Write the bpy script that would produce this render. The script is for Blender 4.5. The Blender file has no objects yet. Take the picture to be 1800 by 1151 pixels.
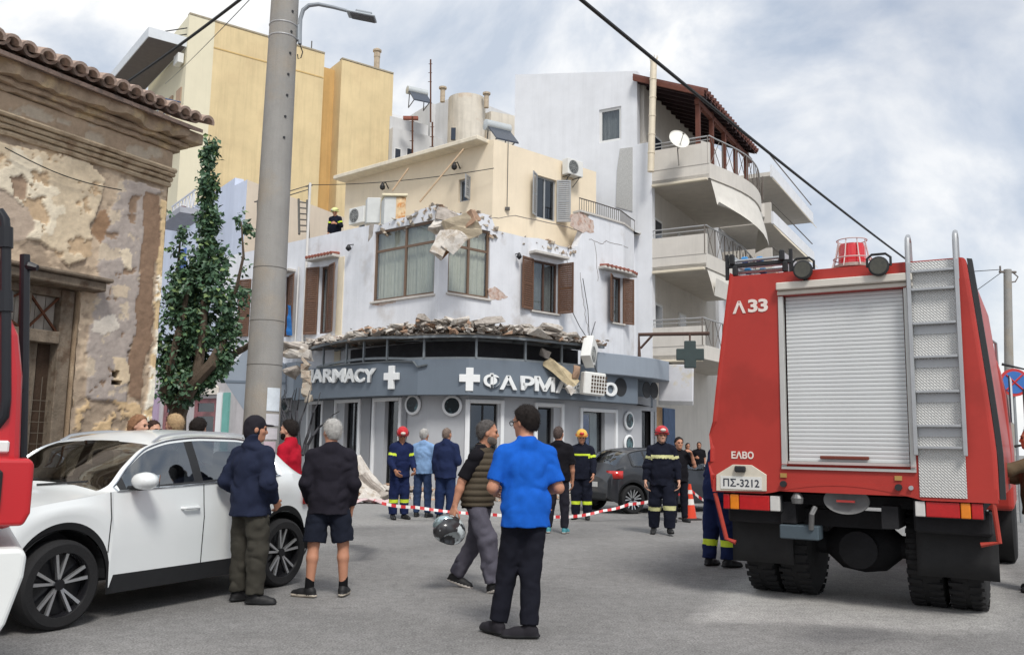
import bpy, math, random
import numpy as np
from mathutils import Vector, Matrix
sc = bpy.context.scene
COL = sc.collection
rnd = random.Random(7)
R = math.radians

# ------------------------------------------------------------------ camera
F_PX, CX, CY, CAM_H = 1550.0, 900.0, 575.5, 1.45
PITCH, ROLL = math.atan(206.5 / 1550), 0.017
_F = Vector((0, math.cos(PITCH), math.sin(PITCH)))
_U0 = Vector((0, -math.sin(PITCH), math.cos(PITCH)))
_X0 = Vector((1, 0, 0))
_Rc = _X0 * math.cos(ROLL) + _U0 * math.sin(ROLL)
_Uc = _U0 * math.cos(ROLL) - _X0 * math.sin(ROLL)
CAM = Vector((0, 0, CAM_H))
cd = bpy.data.cameras.new('camera'); cam = bpy.data.objects.new('camera', cd); COL.objects.link(cam)
cd.sensor_width = 36; cd.lens = F_PX / 1800 * 36; cd.clip_start = 0.05; cd.clip_end = 2000
m = Matrix.Identity(4)
for i in range(3):
    m[i][0] = _Rc[i]; m[i][1] = _Uc[i]; m[i][2] = -_F[i]; m[i][3] = CAM[i]
cam.matrix_world = m
sc.camera = cam

def ray(px, py):
    return _F + _Rc * ((px - CX) / F_PX) + _Uc * ((CY - py) / F_PX)
def gnd(px, py, z=0.0):
    d = ray(px, py); t = (z - CAM_H) / d.z
    return CAM + d * t
def at(px, py, Y):
    d = ray(px, py); return CAM + d * (Y / d.y)

# ------------------------------------------------------------------ world, sun, exposure
SUN_EL, SUN_AZ = R(52), R(164)      # azimuth: direction the light comes FROM, clockwise from +Y
w = bpy.data.worlds.new('World'); sc.world = w; w.use_nodes = True
nt = w.node_tree; N = nt.nodes; L = nt.links; N.clear()
def nd(nt, t, **k):
    n = nt.nodes.new(t)
    for a, b in k.items():
        if a == 'ins':
            for i, v in b.items(): n.inputs[i].default_value = v
        else: setattr(n, a, b)
    return n
sky = nd(nt, 'ShaderNodeTexSky', sky_type='NISHITA', sun_disc=False, sun_elevation=SUN_EL, sun_rotation=SUN_AZ, air_density=1.0, dust_density=2.0)
tc = nd(nt, 'ShaderNodeTexCoord')
mp = nd(nt, 'ShaderNodeMapping'); mp.inputs['Scale'].default_value = (1.0, 1.0, 1.25); mp.inputs['Location'].default_value = (0.35, 0.2, 0.1)
L.new(tc.outputs['Generated'], mp.inputs[0])
n1 = nd(nt, 'ShaderNodeTexNoise', ins={'Scale': 4.4, 'Detail': 10, 'Roughness': 0.56, 'Distortion': 0.3})
n2 = nd(nt, 'ShaderNodeTexNoise', ins={'Scale': 1.9, 'Detail': 5, 'Roughness': 0.5})
L.new(mp.outputs[0], n1.inputs['Vector']); L.new(mp.outputs[0], n2.inputs['Vector'])
# cover: how much of the blue shows; tone: grey undersides to bright tops
cr = nd(nt, 'ShaderNodeValToRGB'); cr.color_ramp.elements[0].position = 0.30; cr.color_ramp.elements[1].position = 0.50
cr.color_ramp.elements[0].color = (0.55, 0.55, 0.55, 1); cr.color_ramp.elements[1].color = (1, 1, 1, 1)
L.new(n2.outputs[0], cr.inputs[0])
tr = nd(nt, 'ShaderNodeValToRGB'); e = tr.color_ramp.elements
e[0].position = 0.40; e[0].color = (4.2, 4.75, 5.6, 1); e[1].position = 0.61; e[1].color = (8.0, 8.0, 7.95, 1)
x = e.new(0.49); x.color = (5.6, 5.95, 6.5, 1)
L.new(n1.outputs[0], tr.inputs[0])
mx = nd(nt, 'ShaderNodeMix', data_type='RGBA')
L.new(cr.outputs[0], mx.inputs['Factor']); L.new(sky.outputs[0], mx.inputs['A']); L.new(tr.outputs[0], mx.inputs['B'])
bg = nd(nt, 'ShaderNodeBackground'); bg.inputs['Strength'].default_value = 0.095
L.new(mx.outputs['Result'], bg.inputs[0])
ow = nd(nt, 'ShaderNodeOutputWorld'); L.new(bg.outputs[0], ow.inputs[0])

sl = bpy.data.lights.new('sun', 'SUN'); sl.energy = 2.0; sl.angle = R(15); sl.color = (1.0, 0.965, 0.91)
sun = bpy.data.objects.new('sun', sl); COL.objects.link(sun)
_from = Vector((math.sin(SUN_AZ) * math.cos(SUN_EL), math.cos(SUN_AZ) * math.cos(SUN_EL), math.sin(SUN_EL)))
sun.rotation_euler = _from.to_track_quat('Z', 'Y').to_euler(); sun.location = (0, -20, 40)
vs = sc.view_settings; vs.view_transform = 'Standard'; vs.look = 'None'; vs.gamma = 1; vs.exposure = 0.52; vs.use_curve_mapping = False
sc.cycles.max_bounces = 6; sc.cycles.transparent_max_bounces = 12

# ------------------------------------------------------------------ materials
MATS = {}
def srgb(r, g, b):
    f = lambda c: (c / 255 / 12.92) if c / 255 <= 0.04045 else ((c / 255 + 0.055) / 1.055) ** 2.4
    return (f(r), f(g), f(b))
def M(name, col, rough=0.75, var=0.12, scale=3.0, bump=0.0, bscale=60.0, metal=0.0, streak=0.0, spec=0.35, col2=None, c2scale=1.2, c2pos=(0.5, 0.62), coat=0.0, attr=None, emit=None):
    """procedural material: base colour, blotchy variation, optional second colour in patches, vertical streaks, fine bump"""
    if name in MATS: return MATS[name]
    mt = bpy.data.materials.new(name); mt.use_nodes = True; nt = mt.node_tree; L = nt.links
    b = nt.nodes['Principled BSDF']
    b.inputs['Roughness'].default_value = rough; b.inputs['Metallic'].default_value = metal
    b.inputs['Specular IOR Level'].default_value = spec; b.inputs['Coat Weight'].default_value = coat; b.inputs['Coat Roughness'].default_value = 0.08
    tc = nd(nt, 'ShaderNodeTexCoord')
    if attr:
        a = nd(nt, 'ShaderNodeVertexColor', layer_name=attr); cur = a.outputs[0]
    else:
        rgb = nd(nt, 'ShaderNodeRGB'); rgb.outputs[0].default_value = (*col, 1); cur = rgb.outputs[0]
    if col2:
        nz = nd(nt, 'ShaderNodeTexNoise', ins={'Scale': c2scale, 'Detail': 8, 'Roughness': 0.62}); L.new(tc.outputs['Object'], nz.inputs['Vector'])
        rp = nd(nt, 'ShaderNodeValToRGB'); rp.color_ramp.elements[0].position = c2pos[0]; rp.color_ramp.elements[1].position = c2pos[1]
        L.new(nz.outputs[0], rp.inputs[0])
        mx = nd(nt, 'ShaderNodeMix', data_type='RGBA'); L.new(rp.outputs[0], mx.inputs['Factor']); L.new(cur, mx.inputs['A']); mx.inputs['B'].default_value = (*col2, 1); cur = mx.outputs['Result']
    if var:
        nz = nd(nt, 'ShaderNodeTexNoise', ins={'Scale': scale, 'Detail': 7, 'Roughness': 0.65}); L.new(tc.outputs['Object'], nz.inputs['Vector'])
        mr = nd(nt, 'ShaderNodeMapRange', ins={1: 0.25, 2: 0.75, 3: 1 - var, 4: 1 + var * 0.6}); L.new(nz.outputs[0], mr.inputs[0])
        mx = nd(nt, 'ShaderNodeMix', data_type='RGBA', blend_type='MULTIPLY'); mx.inputs['Factor'].default_value = 1
        L.new(cur, mx.inputs['A']); L.new(mr.outputs[0], mx.inputs['B']); cur = mx.outputs['Result']
    if streak:
        mp = nd(nt, 'ShaderNodeMapping'); mp.inputs['Scale'].default_value = (2.6, 2.6, 0.16); L.new(tc.outputs['Object'], mp.inputs[0])
        nz = nd(nt, 'ShaderNodeTexNoise', ins={'Scale': 1.4, 'Detail': 9, 'Roughness': 0.7}); L.new(mp.outputs[0], nz.inputs['Vector'])
        mr = nd(nt, 'ShaderNodeMapRange', ins={1: 0.48, 2: 0.8, 3: 1.0, 4: 1 - streak}); L.new(nz.outputs[0], mr.inputs[0])
        mx = nd(nt, 'ShaderNodeMix', data_type='RGBA', blend_type='MULTIPLY'); mx.inputs['Factor'].default_value = 1
        L.new(cur, mx.inputs['A']); L.new(mr.outputs[0], mx.inputs['B']); cur = mx.outputs['Result']
    L.new(cur, b.inputs['Base Color'])
    if emit:
        b.inputs['Emission Color'].default_value = (*emit[0], 1); b.inputs['Emission Strength'].default_value = emit[1]
    if bump:
        nz = nd(nt, 'ShaderNodeTexNoise', ins={'Scale': bscale, 'Detail': 4, 'Roughness': 0.6}); L.new(tc.outputs['Object'], nz.inputs['Vector'])
        bp = nd(nt, 'ShaderNodeBump', ins={'Strength': bump, 'Distance': 0.02}); L.new(nz.outputs[0], bp.inputs['Height']); L.new(bp.outputs[0], b.inputs['Normal'])
    MATS[name] = mt
    return mt
def glass(name, tint=(0.5, 0.55, 0.55), clear=0.75, rough=0.03, refl=0.06):
    """window glass: lets light through with a tint and mirrors the sky by Fresnel"""
    if name in MATS: return MATS[name]
    mt = bpy.data.materials.new(name); mt.use_nodes = True; nt = mt.node_tree; L = nt.links
    nt.nodes.remove(nt.nodes['Principled BSDF'])
    t = nd(nt, 'ShaderNodeBsdfTransparent'); t.inputs[0].default_value = (*[c * clear for c in tint], 1)
    g = nd(nt, 'ShaderNodeBsdfGlossy'); g.inputs['Roughness'].default_value = rough; g.inputs[0].default_value = (0.9, 0.95, 1, 1)
    fr = nd(nt, 'ShaderNodeLayerWeight'); fr.inputs[0].default_value = 0.5
    pw = nd(nt, 'ShaderNodeMath', operation='POWER'); pw.inputs[1].default_value = 4.0; L.new(fr.outputs['Facing'], pw.inputs[0])
    mr = nd(nt, 'ShaderNodeMath', operation='MULTIPLY_ADD'); mr.inputs[1].default_value = 0.9; mr.inputs[2].default_value = refl; mr.use_clamp = True
    L.new(pw.outputs[0], mr.inputs[0])
    mx = nd(nt, 'ShaderNodeMixShader'); L.new(mr.outputs[0], mx.inputs[0]); L.new(t.outputs[0], mx.inputs[1]); L.new(g.outputs[0], mx.inputs[2])
    L.new(mx.outputs[0], nt.nodes['Material Output'].inputs[0])
    MATS[name] = mt
    return mt

# ------------------------------------------------------------------ mesh building
def V(*a): return Vector(a)
class MB:
    def __init__(s): s.v = []; s.f = []; s.m = []
    def add(s, vs, fs, mi=0):
        o = len(s.v); s.v += [tuple(p) for p in vs]; s.f += [tuple(i + o for i in f) for f in fs]; s.m += [mi] * len(fs); return s
    def hexa(s, p, mi=0):      # p: 4 bottom ccw, 4 top ccw
        return s.add(p, [(3, 2, 1, 0), (4, 5, 6, 7), (0, 1, 5, 4), (1, 2, 6, 5), (2, 3, 7, 6), (3, 0, 4, 7)], mi)
    def box(s, c, d, rz=0, mi=0, T=None):
        x, y, z = d[0] / 2, d[1] / 2, d[2] / 2; ca, sa = math.cos(rz), math.sin(rz)
        ps = []
        for zz in (-z, z):
            for (a, b) in ((-x, -y), (x, -y), (x, y), (-x, y)):
                q = V(c[0] + a * ca - b * sa, c[1] + a * sa + b * ca, c[2] + zz); ps.append(T @ q if T else q)
        return s.hexa(ps, mi)
    def prism(s, poly, ext, mi=0):
        poly = [Vector(p) for p in poly]; ext = Vector(ext); n = len(poly)
        vs = poly + [p + ext for p in poly]
        fs = [tuple(range(n))[::-1], tuple(range(n, 2 * n))] + [(i, (i + 1) % n, n + (i + 1) % n, n + i) for i in range(n)]
        return s.add(vs, fs, mi)
    def tube(s, pts, r, n=8, mi=0, caps=True, closed=False):
        pts = [Vector(p) for p in pts]; k = len(pts)
        rs = r if isinstance(r, (list, tuple)) else [r] * k
        rings = []; up = None
        for i in range(k):
            a = pts[i - 1] if (i > 0 or closed) else pts[i]; b = pts[(i + 1) % k] if (i < k - 1 or closed) else pts[i]
            t = (b - a).normalized()
            if up is None:
                up = V(0, 0, 1) if abs(t.z) < 0.9 else V(1, 0, 0)
            u = (up - t * up.dot(t)); u = u.normalized() if u.length > 1e-6 else t.orthogonal().normalized()
            v = t.cross(u); up = u
            rings.append([pts[i] + (u * math.cos(2 * math.pi * j / n) + v * math.sin(2 * math.pi * j / n)) * rs[i] for j in range(n)])
        return s.loft(rings, mi, caps, closed)
    def loft(s, rings, mi=0, caps=True, closed=False, wrap=True):
        n = len(rings[0]); k = len(rings); vs = [p for r in rings for p in r]; fs = []
        for i in range(k if closed else k - 1):
            i2 = (i + 1) % k
            for j in range(n if wrap else n - 1):
                j2 = (j + 1) % n
                fs.append((i * n + j, i * n + j2, i2 * n + j2, i2 * n + j))
        if caps and not closed and wrap:
            fs.append(tuple(range(n))[::-1]); fs.append(tuple((k - 1) * n + j for j in range(n)))
        return s.add(vs, fs, mi)
    def lathe(s, prof, o=(0, 0, 0), ax=(0, 0, 1), n=24, mi=0, caps=True):
        ax = Vector(ax).normalized(); u = ax.orthogonal().normalized(); v = ax.cross(u); o = Vector(o)
        return s.loft([[o + ax * h + (u * math.cos(2 * math.pi * j / n) + v * math.sin(2 * math.pi * j / n)) * r for j in range(n)] for (r, h) in prof], mi, caps)
    def disc(s, c, ax, r, t, n=20, mi=0):
        return s.lathe([(r, -t / 2), (r, t / 2)], c, ax, n, mi)
    def build(s, name, mat, parent=None, smooth=False, bevel=0.0, seg=1, angle=35, T=None, **props):
        me = bpy.data.meshes.new(name)
        vs = [tuple(T @ Vector(p)) for p in s.v] if T is not None else s.v
        me.from_pydata(vs, [], s.f); me.validate()
        mats = mat if isinstance(mat, (list, tuple)) else [mat]
        for q in mats: me.materials.append(q)
        if len(mats) > 1 and len(me.polygons) == len(s.m): me.polygons.foreach_set('material_index', s.m)
        return link(name, me, parent, smooth, bevel, seg, angle, **props)
def link(name, me, parent=None, smooth=False, bevel=0.0, seg=1, angle=35, **props):
    if smooth:
        me.polygons.foreach_set('use_smooth', [True] * len(me.polygons))
        me.set_sharp_from_angle(angle=R(angle))
    o = bpy.data.objects.new(name, me); COL.objects.link(o)
    if parent is not None:
        o.parent = parent; o.matrix_parent_inverse = parent.matrix_basis.inverted()
    if bevel:
        bv = o.modifiers.new('bevel', 'BEVEL'); bv.width = bevel; bv.segments = seg; bv.limit_method = 'ANGLE'; bv.angle_limit = R(40); bv.harden_normals = False
    for k, v in props.items(): o[k] = v
    return o
def thing(name, label, cat, loc=(0, 0, 0), rz=0.0, group=None):
    o = bpy.data.objects.new(name, None); COL.objects.link(o); o.location = loc; o.rotation_euler = (0, 0, rz); o.empty_display_size = 0.2
    o['label'] = label; o['category'] = cat
    if group: o['group'] = group
    return o
def tag(o, label, cat, group=None, kind=None):
    if label: o['label'] = label
    if cat: o['category'] = cat
    if group: o['group'] = group
    if kind: o['kind'] = kind
    return o
def dup(root, loc=None, rz=None, label=None, parent=None):
    r = root.copy(); COL.objects.link(r)
    if parent: r.parent = parent
    if loc is not None: r.location = loc
    if rz is not None: r.rotation_euler = (0, 0, rz)
    if label: r['label'] = label
    for ch in root.children:
        c = dup(ch, parent=r)
    return r

# ------------------------------------------------------------------ facades: vertical surfaces over a plan polyline
class Fac:
    """vertical surface over a plan polyline (world xy, metres); s runs along it, z up, o outwards (to the camera side)"""
    def __init__(s, pts):
        s.p = [Vector((p[0], p[1])) for p in pts]; s.L = [0.0]
        for a, b in zip(s.p, s.p[1:]): s.L.append(s.L[-1] + (b - a).length)
        s.nrm = []
        for a, b in zip(s.p, s.p[1:]):
            t = (b - a).normalized(); n = Vector((t.y, -t.x))
            if n.dot(-(a + b) / 2) < 0: n = -n
            s.nrm.append(n)
    def seg(s, q):
        i = 0
        while i < len(s.p) - 2 and q > s.L[i + 1]: i += 1
        return i
    def xy(s, q, o=0.0):
        i = s.seg(q); t = (s.p[i + 1] - s.p[i]).normalized(); p = s.p[i] + t * (q - s.L[i])
        n = s.nrm[i]
        if len(s.nrm) > 1:     # blend normals near knots so offsets stay joined
            for k, j in ((i, i - 1), (i + 1, i + 1)):
                if 0 <= j < len(s.nrm) and abs(q - s.L[k]) < 1e-6:
                    n2 = s.nrm[j]; b = (n + n2).normalized(); n = b / max(0.3, b.dot(n2)); break
        return p + n * o
    def P(s, q, z, o=0.0):
        p = s.xy(q, o); return V(p.x, p.y, z)
    def px(s, x, y, o=0.0):
        d = ray(x, y); best = None; near = None
        for i in range(len(s.nrm)):
            a = s.p[i] + s.nrm[i] * o; b = s.p[i + 1] + s.nrm[i] * o; t = b - a
            den = d.x * t.y - d.y * t.x
            if abs(den) < 1e-9: continue
            k = (a.x * t.y - a.y * t.x) / den; u = (a.x * d.y - a.y * d.x) / den
            if k <= 0: continue
            lo = -1e9 if i == 0 else -1e-6; hi = 1e9 if i == len(s.nrm) - 1 else 1 + 1e-6
            if lo <= u <= hi and (best is None or k < best[0]): best = (k, s.L[i] + u * t.length)
            c = min(1, max(0, u)); e_ = abs(c - u) * t.length
            if near is None or e_ < near[0]: near = (e_, k, s.L[i] + c * t.length)
        if best is None: best = near[1:]
        return best[1], CAM_H + d.z * best[0]
    def s_at(s, x, y=700): return s.px(x, y)[0]
    def z_at(s, x, y): return s.px(x, y)[1]
    def knots(s, a, b):
        return [a] + [k for k in s.L[1:-1] if a + 1e-4 < k < b - 1e-4] + [b]
    def slab(s, mb, s0, s1, z0, z1, o0, o1, mi=0, z0b=None, z1b=None):
        """box following the polyline; z0b, z1b: heights at the far end"""
        if s0 > s1: s0, s1, z0, z1, z0b, z1b = s1, s0, (z0 if z0b is None else z0b), (z1 if z1b is None else z1b), z0, z1
        ks = s.knots(s0, s1); rings = []
        for q in ks:
            t = (q - s0) / (s1 - s0) if s1 > s0 else 0
            za = z0 if z0b is None else z0 + (z0b - z0) * t; zb = z1 if z1b is None else z1 + (z1b - z1) * t
            rings.append([s.P(q, za, o0), s.P(q, za, o1), s.P(q, zb, o1), s.P(q, zb, o0)])
        mb.loft(rings, mi); return mb
    def bar(s, mb, a, b, w, o0, o1, mi=0):
        """straight bar in the facade plane from (s,z) a to b, width w"""
        d = Vector((b[0] - a[0], b[1] - a[1])); n = Vector((-d.y, d.x)).normalized() * w / 2
        q = [(a[0] + n.x, a[1] + n.y), (a[0] - n.x, a[1] - n.y), (b[0] - n.x, b[1] - n.y), (b[0] + n.x, b[1] + n.y)]
        mb.hexa([s.P(u, z, o0) for u, z in q] + [s.P(u, z, o1) for u, z in q], mi); return mb
    def poly(s, mb, pts, o0, o1, mi=0):
        a = [s.P(u, z, o0) for u, z in pts]; b = [s.P(u, z, o1) for u, z in pts]; n = len(a)
        mb.add(a + b, [tuple(range(n)), tuple(range(n, 2 * n))[::-1]] + [(i, n + i, n + (i + 1) % n, (i + 1) % n) for i in range(n)], mi); return mb
    def wall(s, mb, s0, s1, z0, z1, holes=(), t=0.3, top=None, mi=0, back=True):
        """wall sheet with real openings (s0,s1,z0,z1) and reveals of depth t; top: optional function s -> z"""
        if s0 > s1: s0, s1 = s1, s0
        hs = [(min(a, b), max(a, b), min(c, d), max(c, d)) for a, b, c, d in holes]
        S = sorted(set([s0, s1] + [x for h in hs for x in h[:2] if s0 < x < s1] + [k for k in s.L[1:-1] if s0 < k < s1] + ([s0 + (s1 - s0) * i / 40 for i in range(1, 40)] if top else [])))
        Z = sorted(set([z0, z1] + [x for h in hs for x in h[2:] if z0 < x < z1]))
        for a, b in zip(S, S[1:]):
            if b - a < 1e-5: continue
            for c, d in zip(Z, Z[1:]):
                mx, mz = (a + b) / 2, (c + d) / 2
                if any(h[0] < mx < h[1] and h[2] < mz < h[3] for h in hs): continue
                da, db = d, d
                if top and d == Z[-1]: da, db = top(a), top(b)
                mb.add([s.P(a, c), s.P(b, c), s.P(b, db), s.P(a, da)], [(0, 1, 2, 3)], mi)
                if back: mb.add([s.P(a, c, -t), s.P(b, c, -t), s.P(b, db, -t), s.P(a, da, -t)], [(3, 2, 1, 0)], mi)
                if d == Z[-1]: mb.add([s.P(a, da), s.P(b, db), s.P(b, db, -t), s.P(a, da, -t)], [(0, 1, 2, 3)], mi)
        for a, b, c, d in hs:
            for q in ([(a, c), (a, d)], [(b, d), (b, c)], [(a, d), (b, d)], [(b, c), (a, c)]):
                mb.add([s.P(*q[0]), s.P(*q[1]), s.P(*q[1], -t), s.P(*q[0], -t)], [(0, 1, 2, 3)], mi)
        for q, zz in ((s0, None), (s1, None)):
            zt = top(q) if top else z1
            mb.add([s.P(q, z0), s.P(q, zt), s.P(q, zt, -t), s.P(q, z0, -t)], [(0, 1, 2, 3)], mi)
        return mb

def text_mesh(body, size=1.0, ext=0.02, bold=0.0, shear=0.0):
    """lettering as a mesh lying in xz (x right, z up, front towards -y), origin at the lower left"""
    c = bpy.data.curves.new('t', 'FONT'); c.body = body; c.size = size; c.extrude = ext; c.offset = bold; c.shear = shear; c.resolution_u = 3
    o = bpy.data.objects.new('t', c); COL.objects.link(o)
    dg = bpy.context.evaluated_depsgraph_get(); me = bpy.data.meshes.new_from_object(o.evaluated_get(dg))
    bpy.data.objects.remove(o); bpy.data.curves.remove(c)
    me.transform(Matrix.Rotation(R(90), 4, 'X'))
    return me
def mesh_fit(me, T, w=None, h=None):
    """scale lettering to width w and height h, then place it with T (x right, -y front, z up)"""
    a = np.empty(len(me.vertices) * 3); me.vertices.foreach_get('co', a); a = a.reshape(-1, 3)
    lo, hi = a.min(0), a.max(0)
    sx = w / (hi[0] - lo[0]) if w else 1; sz = h / (hi[2] - lo[2]) if h else 1
    a[:, 0] = (a[:, 0] - lo[0]) * sx; a[:, 2] = (a[:, 2] - lo[2]) * sz
    a = np.c_[a, np.ones(len(a))] @ np.array(T).T
    me.vertices.foreach_set('co', a[:, :3].ravel()); me.update(); return me
def frame(o, x, z=(0, 0, 1)):
    """matrix with local x along x, z up, -y facing out"""
    x = Vector(x).normalized(); z = Vector(z).normalized(); y = z.cross(x).normalized(); z = x.cross(y)
    T = Matrix.Identity(4)
    for i in range(3): T[i][0], T[i][1], T[i][2], T[i][3] = x[i], y[i], z[i], o[i]
    return T

SDIR = Vector((math.sin(R(29.6)), math.cos(R(29.6)), 0)); PDIR = Vector((SDIR.y, -SDIR.x, 0))   # the street runs along SDIR; PDIR is its right
# ------------------------------------------------------------------ numpy noise used for geometry relief
_rng = np.random.RandomState(3)
_NT = _rng.rand(64, 64, 64).astype(np.float32)
def vnoise(p):
    """value noise in [-1,1] at points p (n,3)"""
    p = np.asarray(p, np.float32); i = np.floor(p).astype(int); f = p - i; f = f * f * (3 - 2 * f); i &= 63; j = (i + 1) & 63
    def g(a, b, c): return _NT[a, b, c]
    x0, y0, z0 = i.T; x1, y1, z1 = j.T; fx, fy, fz = f.T
    a = g(x0, y0, z0) * (1 - fx) + g(x1, y0, z0) * fx; b = g(x0, y1, z0) * (1 - fx) + g(x1, y1, z0) * fx
    c = g(x0, y0, z1) * (1 - fx) + g(x1, y0, z1) * fx; d = g(x0, y1, z1) * (1 - fx) + g(x1, y1, z1) * fx
    return ((a * (1 - fy) + b * fy) * (1 - fz) + (c * (1 - fy) + d * fy) * fz) * 2 - 1
def fbm(p, o=4, g=0.5):
    p = np.asarray(p, np.float32); r = 0; a = 1.0; t = 0
    for k in range(o): r = r + a * vnoise(p * 2 ** k + 17.3 * k); t += a; a *= g
    return r / t
def inpoly(x, y, poly):
    r = np.zeros(len(x), bool); n = len(poly)
    for i in range(n):
        x0, y0 = poly[i]; x1, y1 = poly[(i + 1) % n]
        c = ((y0 > y) != (y1 > y)) & (x < (x1 - x0) * (y - y0) / (y1 - y0 + 1e-12) + x0); r ^= c
    return r
def grid_mesh(name, P, attrs=None, colors=None):
    """P (rows, cols, 3) -> mesh with float attributes and a colour layer"""
    r, c = P.shape[:2]; me = bpy.data.meshes.new(name)
    i = np.arange(r * c).reshape(r, c); q = np.stack([i[:-1, :-1], i[:-1, 1:], i[1:, 1:], i[1:, :-1]], -1).reshape(-1, 4)
    me.vertices.add(r * c); me.vertices.foreach_set('co', P.reshape(-1).astype(np.float32))
    me.loops.add(q.size); me.loops.foreach_set('vertex_index', q.reshape(-1).astype(np.int32))
    me.polygons.add(len(q)); me.polygons.foreach_set('loop_start', np.arange(0, q.size, 4, dtype=np.int32))
    me.update(calc_edges=True)
    for k, a in (attrs or {}).items():
        t = me.attributes.new(k, 'FLOAT', 'POINT'); t.data.foreach_set('value', a.reshape(-1).astype(np.float32))
    if colors is not None:
        t = me.color_attributes.new('Col', 'FLOAT_COLOR', 'POINT'); t.data.foreach_set('color', np.c_[colors.reshape(-1, 3), np.ones(r * c)].astype(np.float32).reshape(-1))
    return me

# ------------------------------------------------------------------ the ground: one asphalt sheet out to the horizon
def make_ground():
    xs = np.concatenate([[-400, -120, -40, -16], np.arange(-9, 13.01, 0.11), [20, 45, 120, 400]])
    ys = np.concatenate([[-60, -20, -4], np.arange(2, 33.01, 0.11), [40, 60, 120, 300, 700]])
    X, Y = np.meshgrid(xs, ys); P = np.stack([X, Y, np.zeros_like(X)], -1); x, y = X.ravel(), Y.ravel()
    wx = x + 0.25 * fbm(np.c_[x * 0.9, y * 0.9, x * 0 + 1]); wy = y + 0.25 * fbm(np.c_[x * 0.9, y * 0.9, x * 0 + 9])
    def soft(poly_px, w):
        poly = [tuple(gnd(*p)[:2]) for p in poly_px]
        acc = np.zeros(len(x))
        for k in range(8):
            a = k * math.pi / 4; acc += inpoly(wx + w * math.cos(a), wy + w * math.sin(a), poly)
        return acc / 8
    dust = soft([(1232, 1090), (1300, 1030), (1345, 985), (1420, 955), (1640, 955), (1760, 1000), (1795, 1075), (1760, 1105), (1600, 1108), (1400, 1095)], 0.10)
    dust *= 0.8 + 0.3 * fbm(np.c_[x * 2, y * 2, x * 0])
    dust = np.maximum(dust, 0.45 * soft([(500, 885), (700, 862), (1000, 875), (990, 920), (620, 925)], 0.3))
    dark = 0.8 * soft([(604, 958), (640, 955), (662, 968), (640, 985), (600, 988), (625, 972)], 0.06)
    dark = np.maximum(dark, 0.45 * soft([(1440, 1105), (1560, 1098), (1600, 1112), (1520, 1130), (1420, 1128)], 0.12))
    c = x * SDIR.x + y * SDIR.y; d = x * PDIR.x + y * PDIR.y       # along and across the street
    worn = 0.5 + 0.5 * np.sin(d * 2.1 + 0.6 * fbm(np.c_[c * .15, d * .3, x * 0 + 4])) * 0.6
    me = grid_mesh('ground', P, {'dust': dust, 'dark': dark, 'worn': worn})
    mt = bpy.data.materials.new('asphalt'); mt.use_nodes = True; nt = mt.node_tree; L = nt.links; b = nt.nodes['Principled BSDF']
    tc = nd(nt, 'ShaderNodeTexCoord')
    def noise(s, d=4, r=0.6):
        n = nd(nt, 'ShaderNodeTexNoise', ins={'Scale': s, 'Detail': d, 'Roughness': r}); L.new(tc.outputs['Object'], n.inputs['Vector']); return n.outputs[0]
    def attr(n): a = nd(nt, 'ShaderNodeAttribute', attribute_name=n); return a.outputs['Fac']
    def mixc(f, a, bcol, mode='MIX'):
        m = nd(nt, 'ShaderNodeMix', data_type='RGBA', blend_type=mode)
        if hasattr(f, 'is_output'): L.new(f, m.inputs['Factor'])
        else: m.inputs['Factor'].default_value = f
        L.new(a, m.inputs['A'])
        if hasattr(bcol, 'is_output'): L.new(bcol, m.inputs['B'])
        else: m.inputs['B'].default_value = (*bcol, 1)
        return m.outputs['Result']
    def rng(v, a, b_, c_, d_): m = nd(nt, 'ShaderNodeMapRange', ins={1: a, 2: b_, 3: c_, 4: d_}); L.new(v, m.inputs[0]); return m.outputs[0]
    rgb = nd(nt, 'ShaderNodeRGB'); rgb.outputs[0].default_value = (0.222, 0.217, 0.211, 1); cur = rgb.outputs[0]
    cur = mixc(1, cur, rng(noise(0.6, 7), 0.3, 0.7, 0.78, 1.15), 'MULTIPLY')
    cur = mixc(1, cur, rng(attr('worn'), 0, 1, 0.89, 1.08), 'MULTIPLY')
    cur = mixc(attr('dust'), cur, (0.385, 0.375, 0.36))
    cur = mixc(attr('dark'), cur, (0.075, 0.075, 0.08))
    cur = mixc(1, cur, rng(noise(60, 3, 0.75), 0.34, 0.66, 0.5, 1.5), 'MULTIPLY')
    cur = mixc(1, cur, rng(noise(9, 5, 0.7), 0.3, 0.7, 0.80, 1.18), 'MULTIPLY')
    # hairline cracks
    mp = nd(nt, 'ShaderNodeMapping'); L.new(tc.outputs['Object'], mp.inputs[0])
    wv = nd(nt, 'ShaderNodeTexNoise', ins={'Scale': 1.3, 'Detail': 5}); L.new(tc.outputs['Object'], wv.inputs['Vector'])
    va = nd(nt, 'ShaderNodeVectorMath', operation='MULTIPLY_ADD'); L.new(wv.outputs['Color'], va.inputs[0]); va.inputs[1].default_value = (1.1, 1.1, 0); L.new(tc.outputs['Object'], va.inputs[2])
    vo = nd(nt, 'ShaderNodeTexVoronoi', feature='DISTANCE_TO_EDGE', ins={'Scale': 0.33}); L.new(va.outputs[0], vo.inputs['Vector'])
    cur = mixc(1, cur, rng(vo.outputs[0], 0.0, 0.003, 0.8, 1.0), 'MULTIPLY')
    L.new(cur, b.inputs['Base Color']); b.inputs['Roughness'].default_value = 0.82; b.inputs['Specular IOR Level'].default_value = 0.3
    bp = nd(nt, 'ShaderNodeBump', ins={'Strength': 0.55, 'Distance': 0.012}); L.new(noise(110, 3, 0.7), bp.inputs['Height']); L.new(bp.outputs[0], b.inputs['Normal'])
    me.materials.append(mt)
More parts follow.
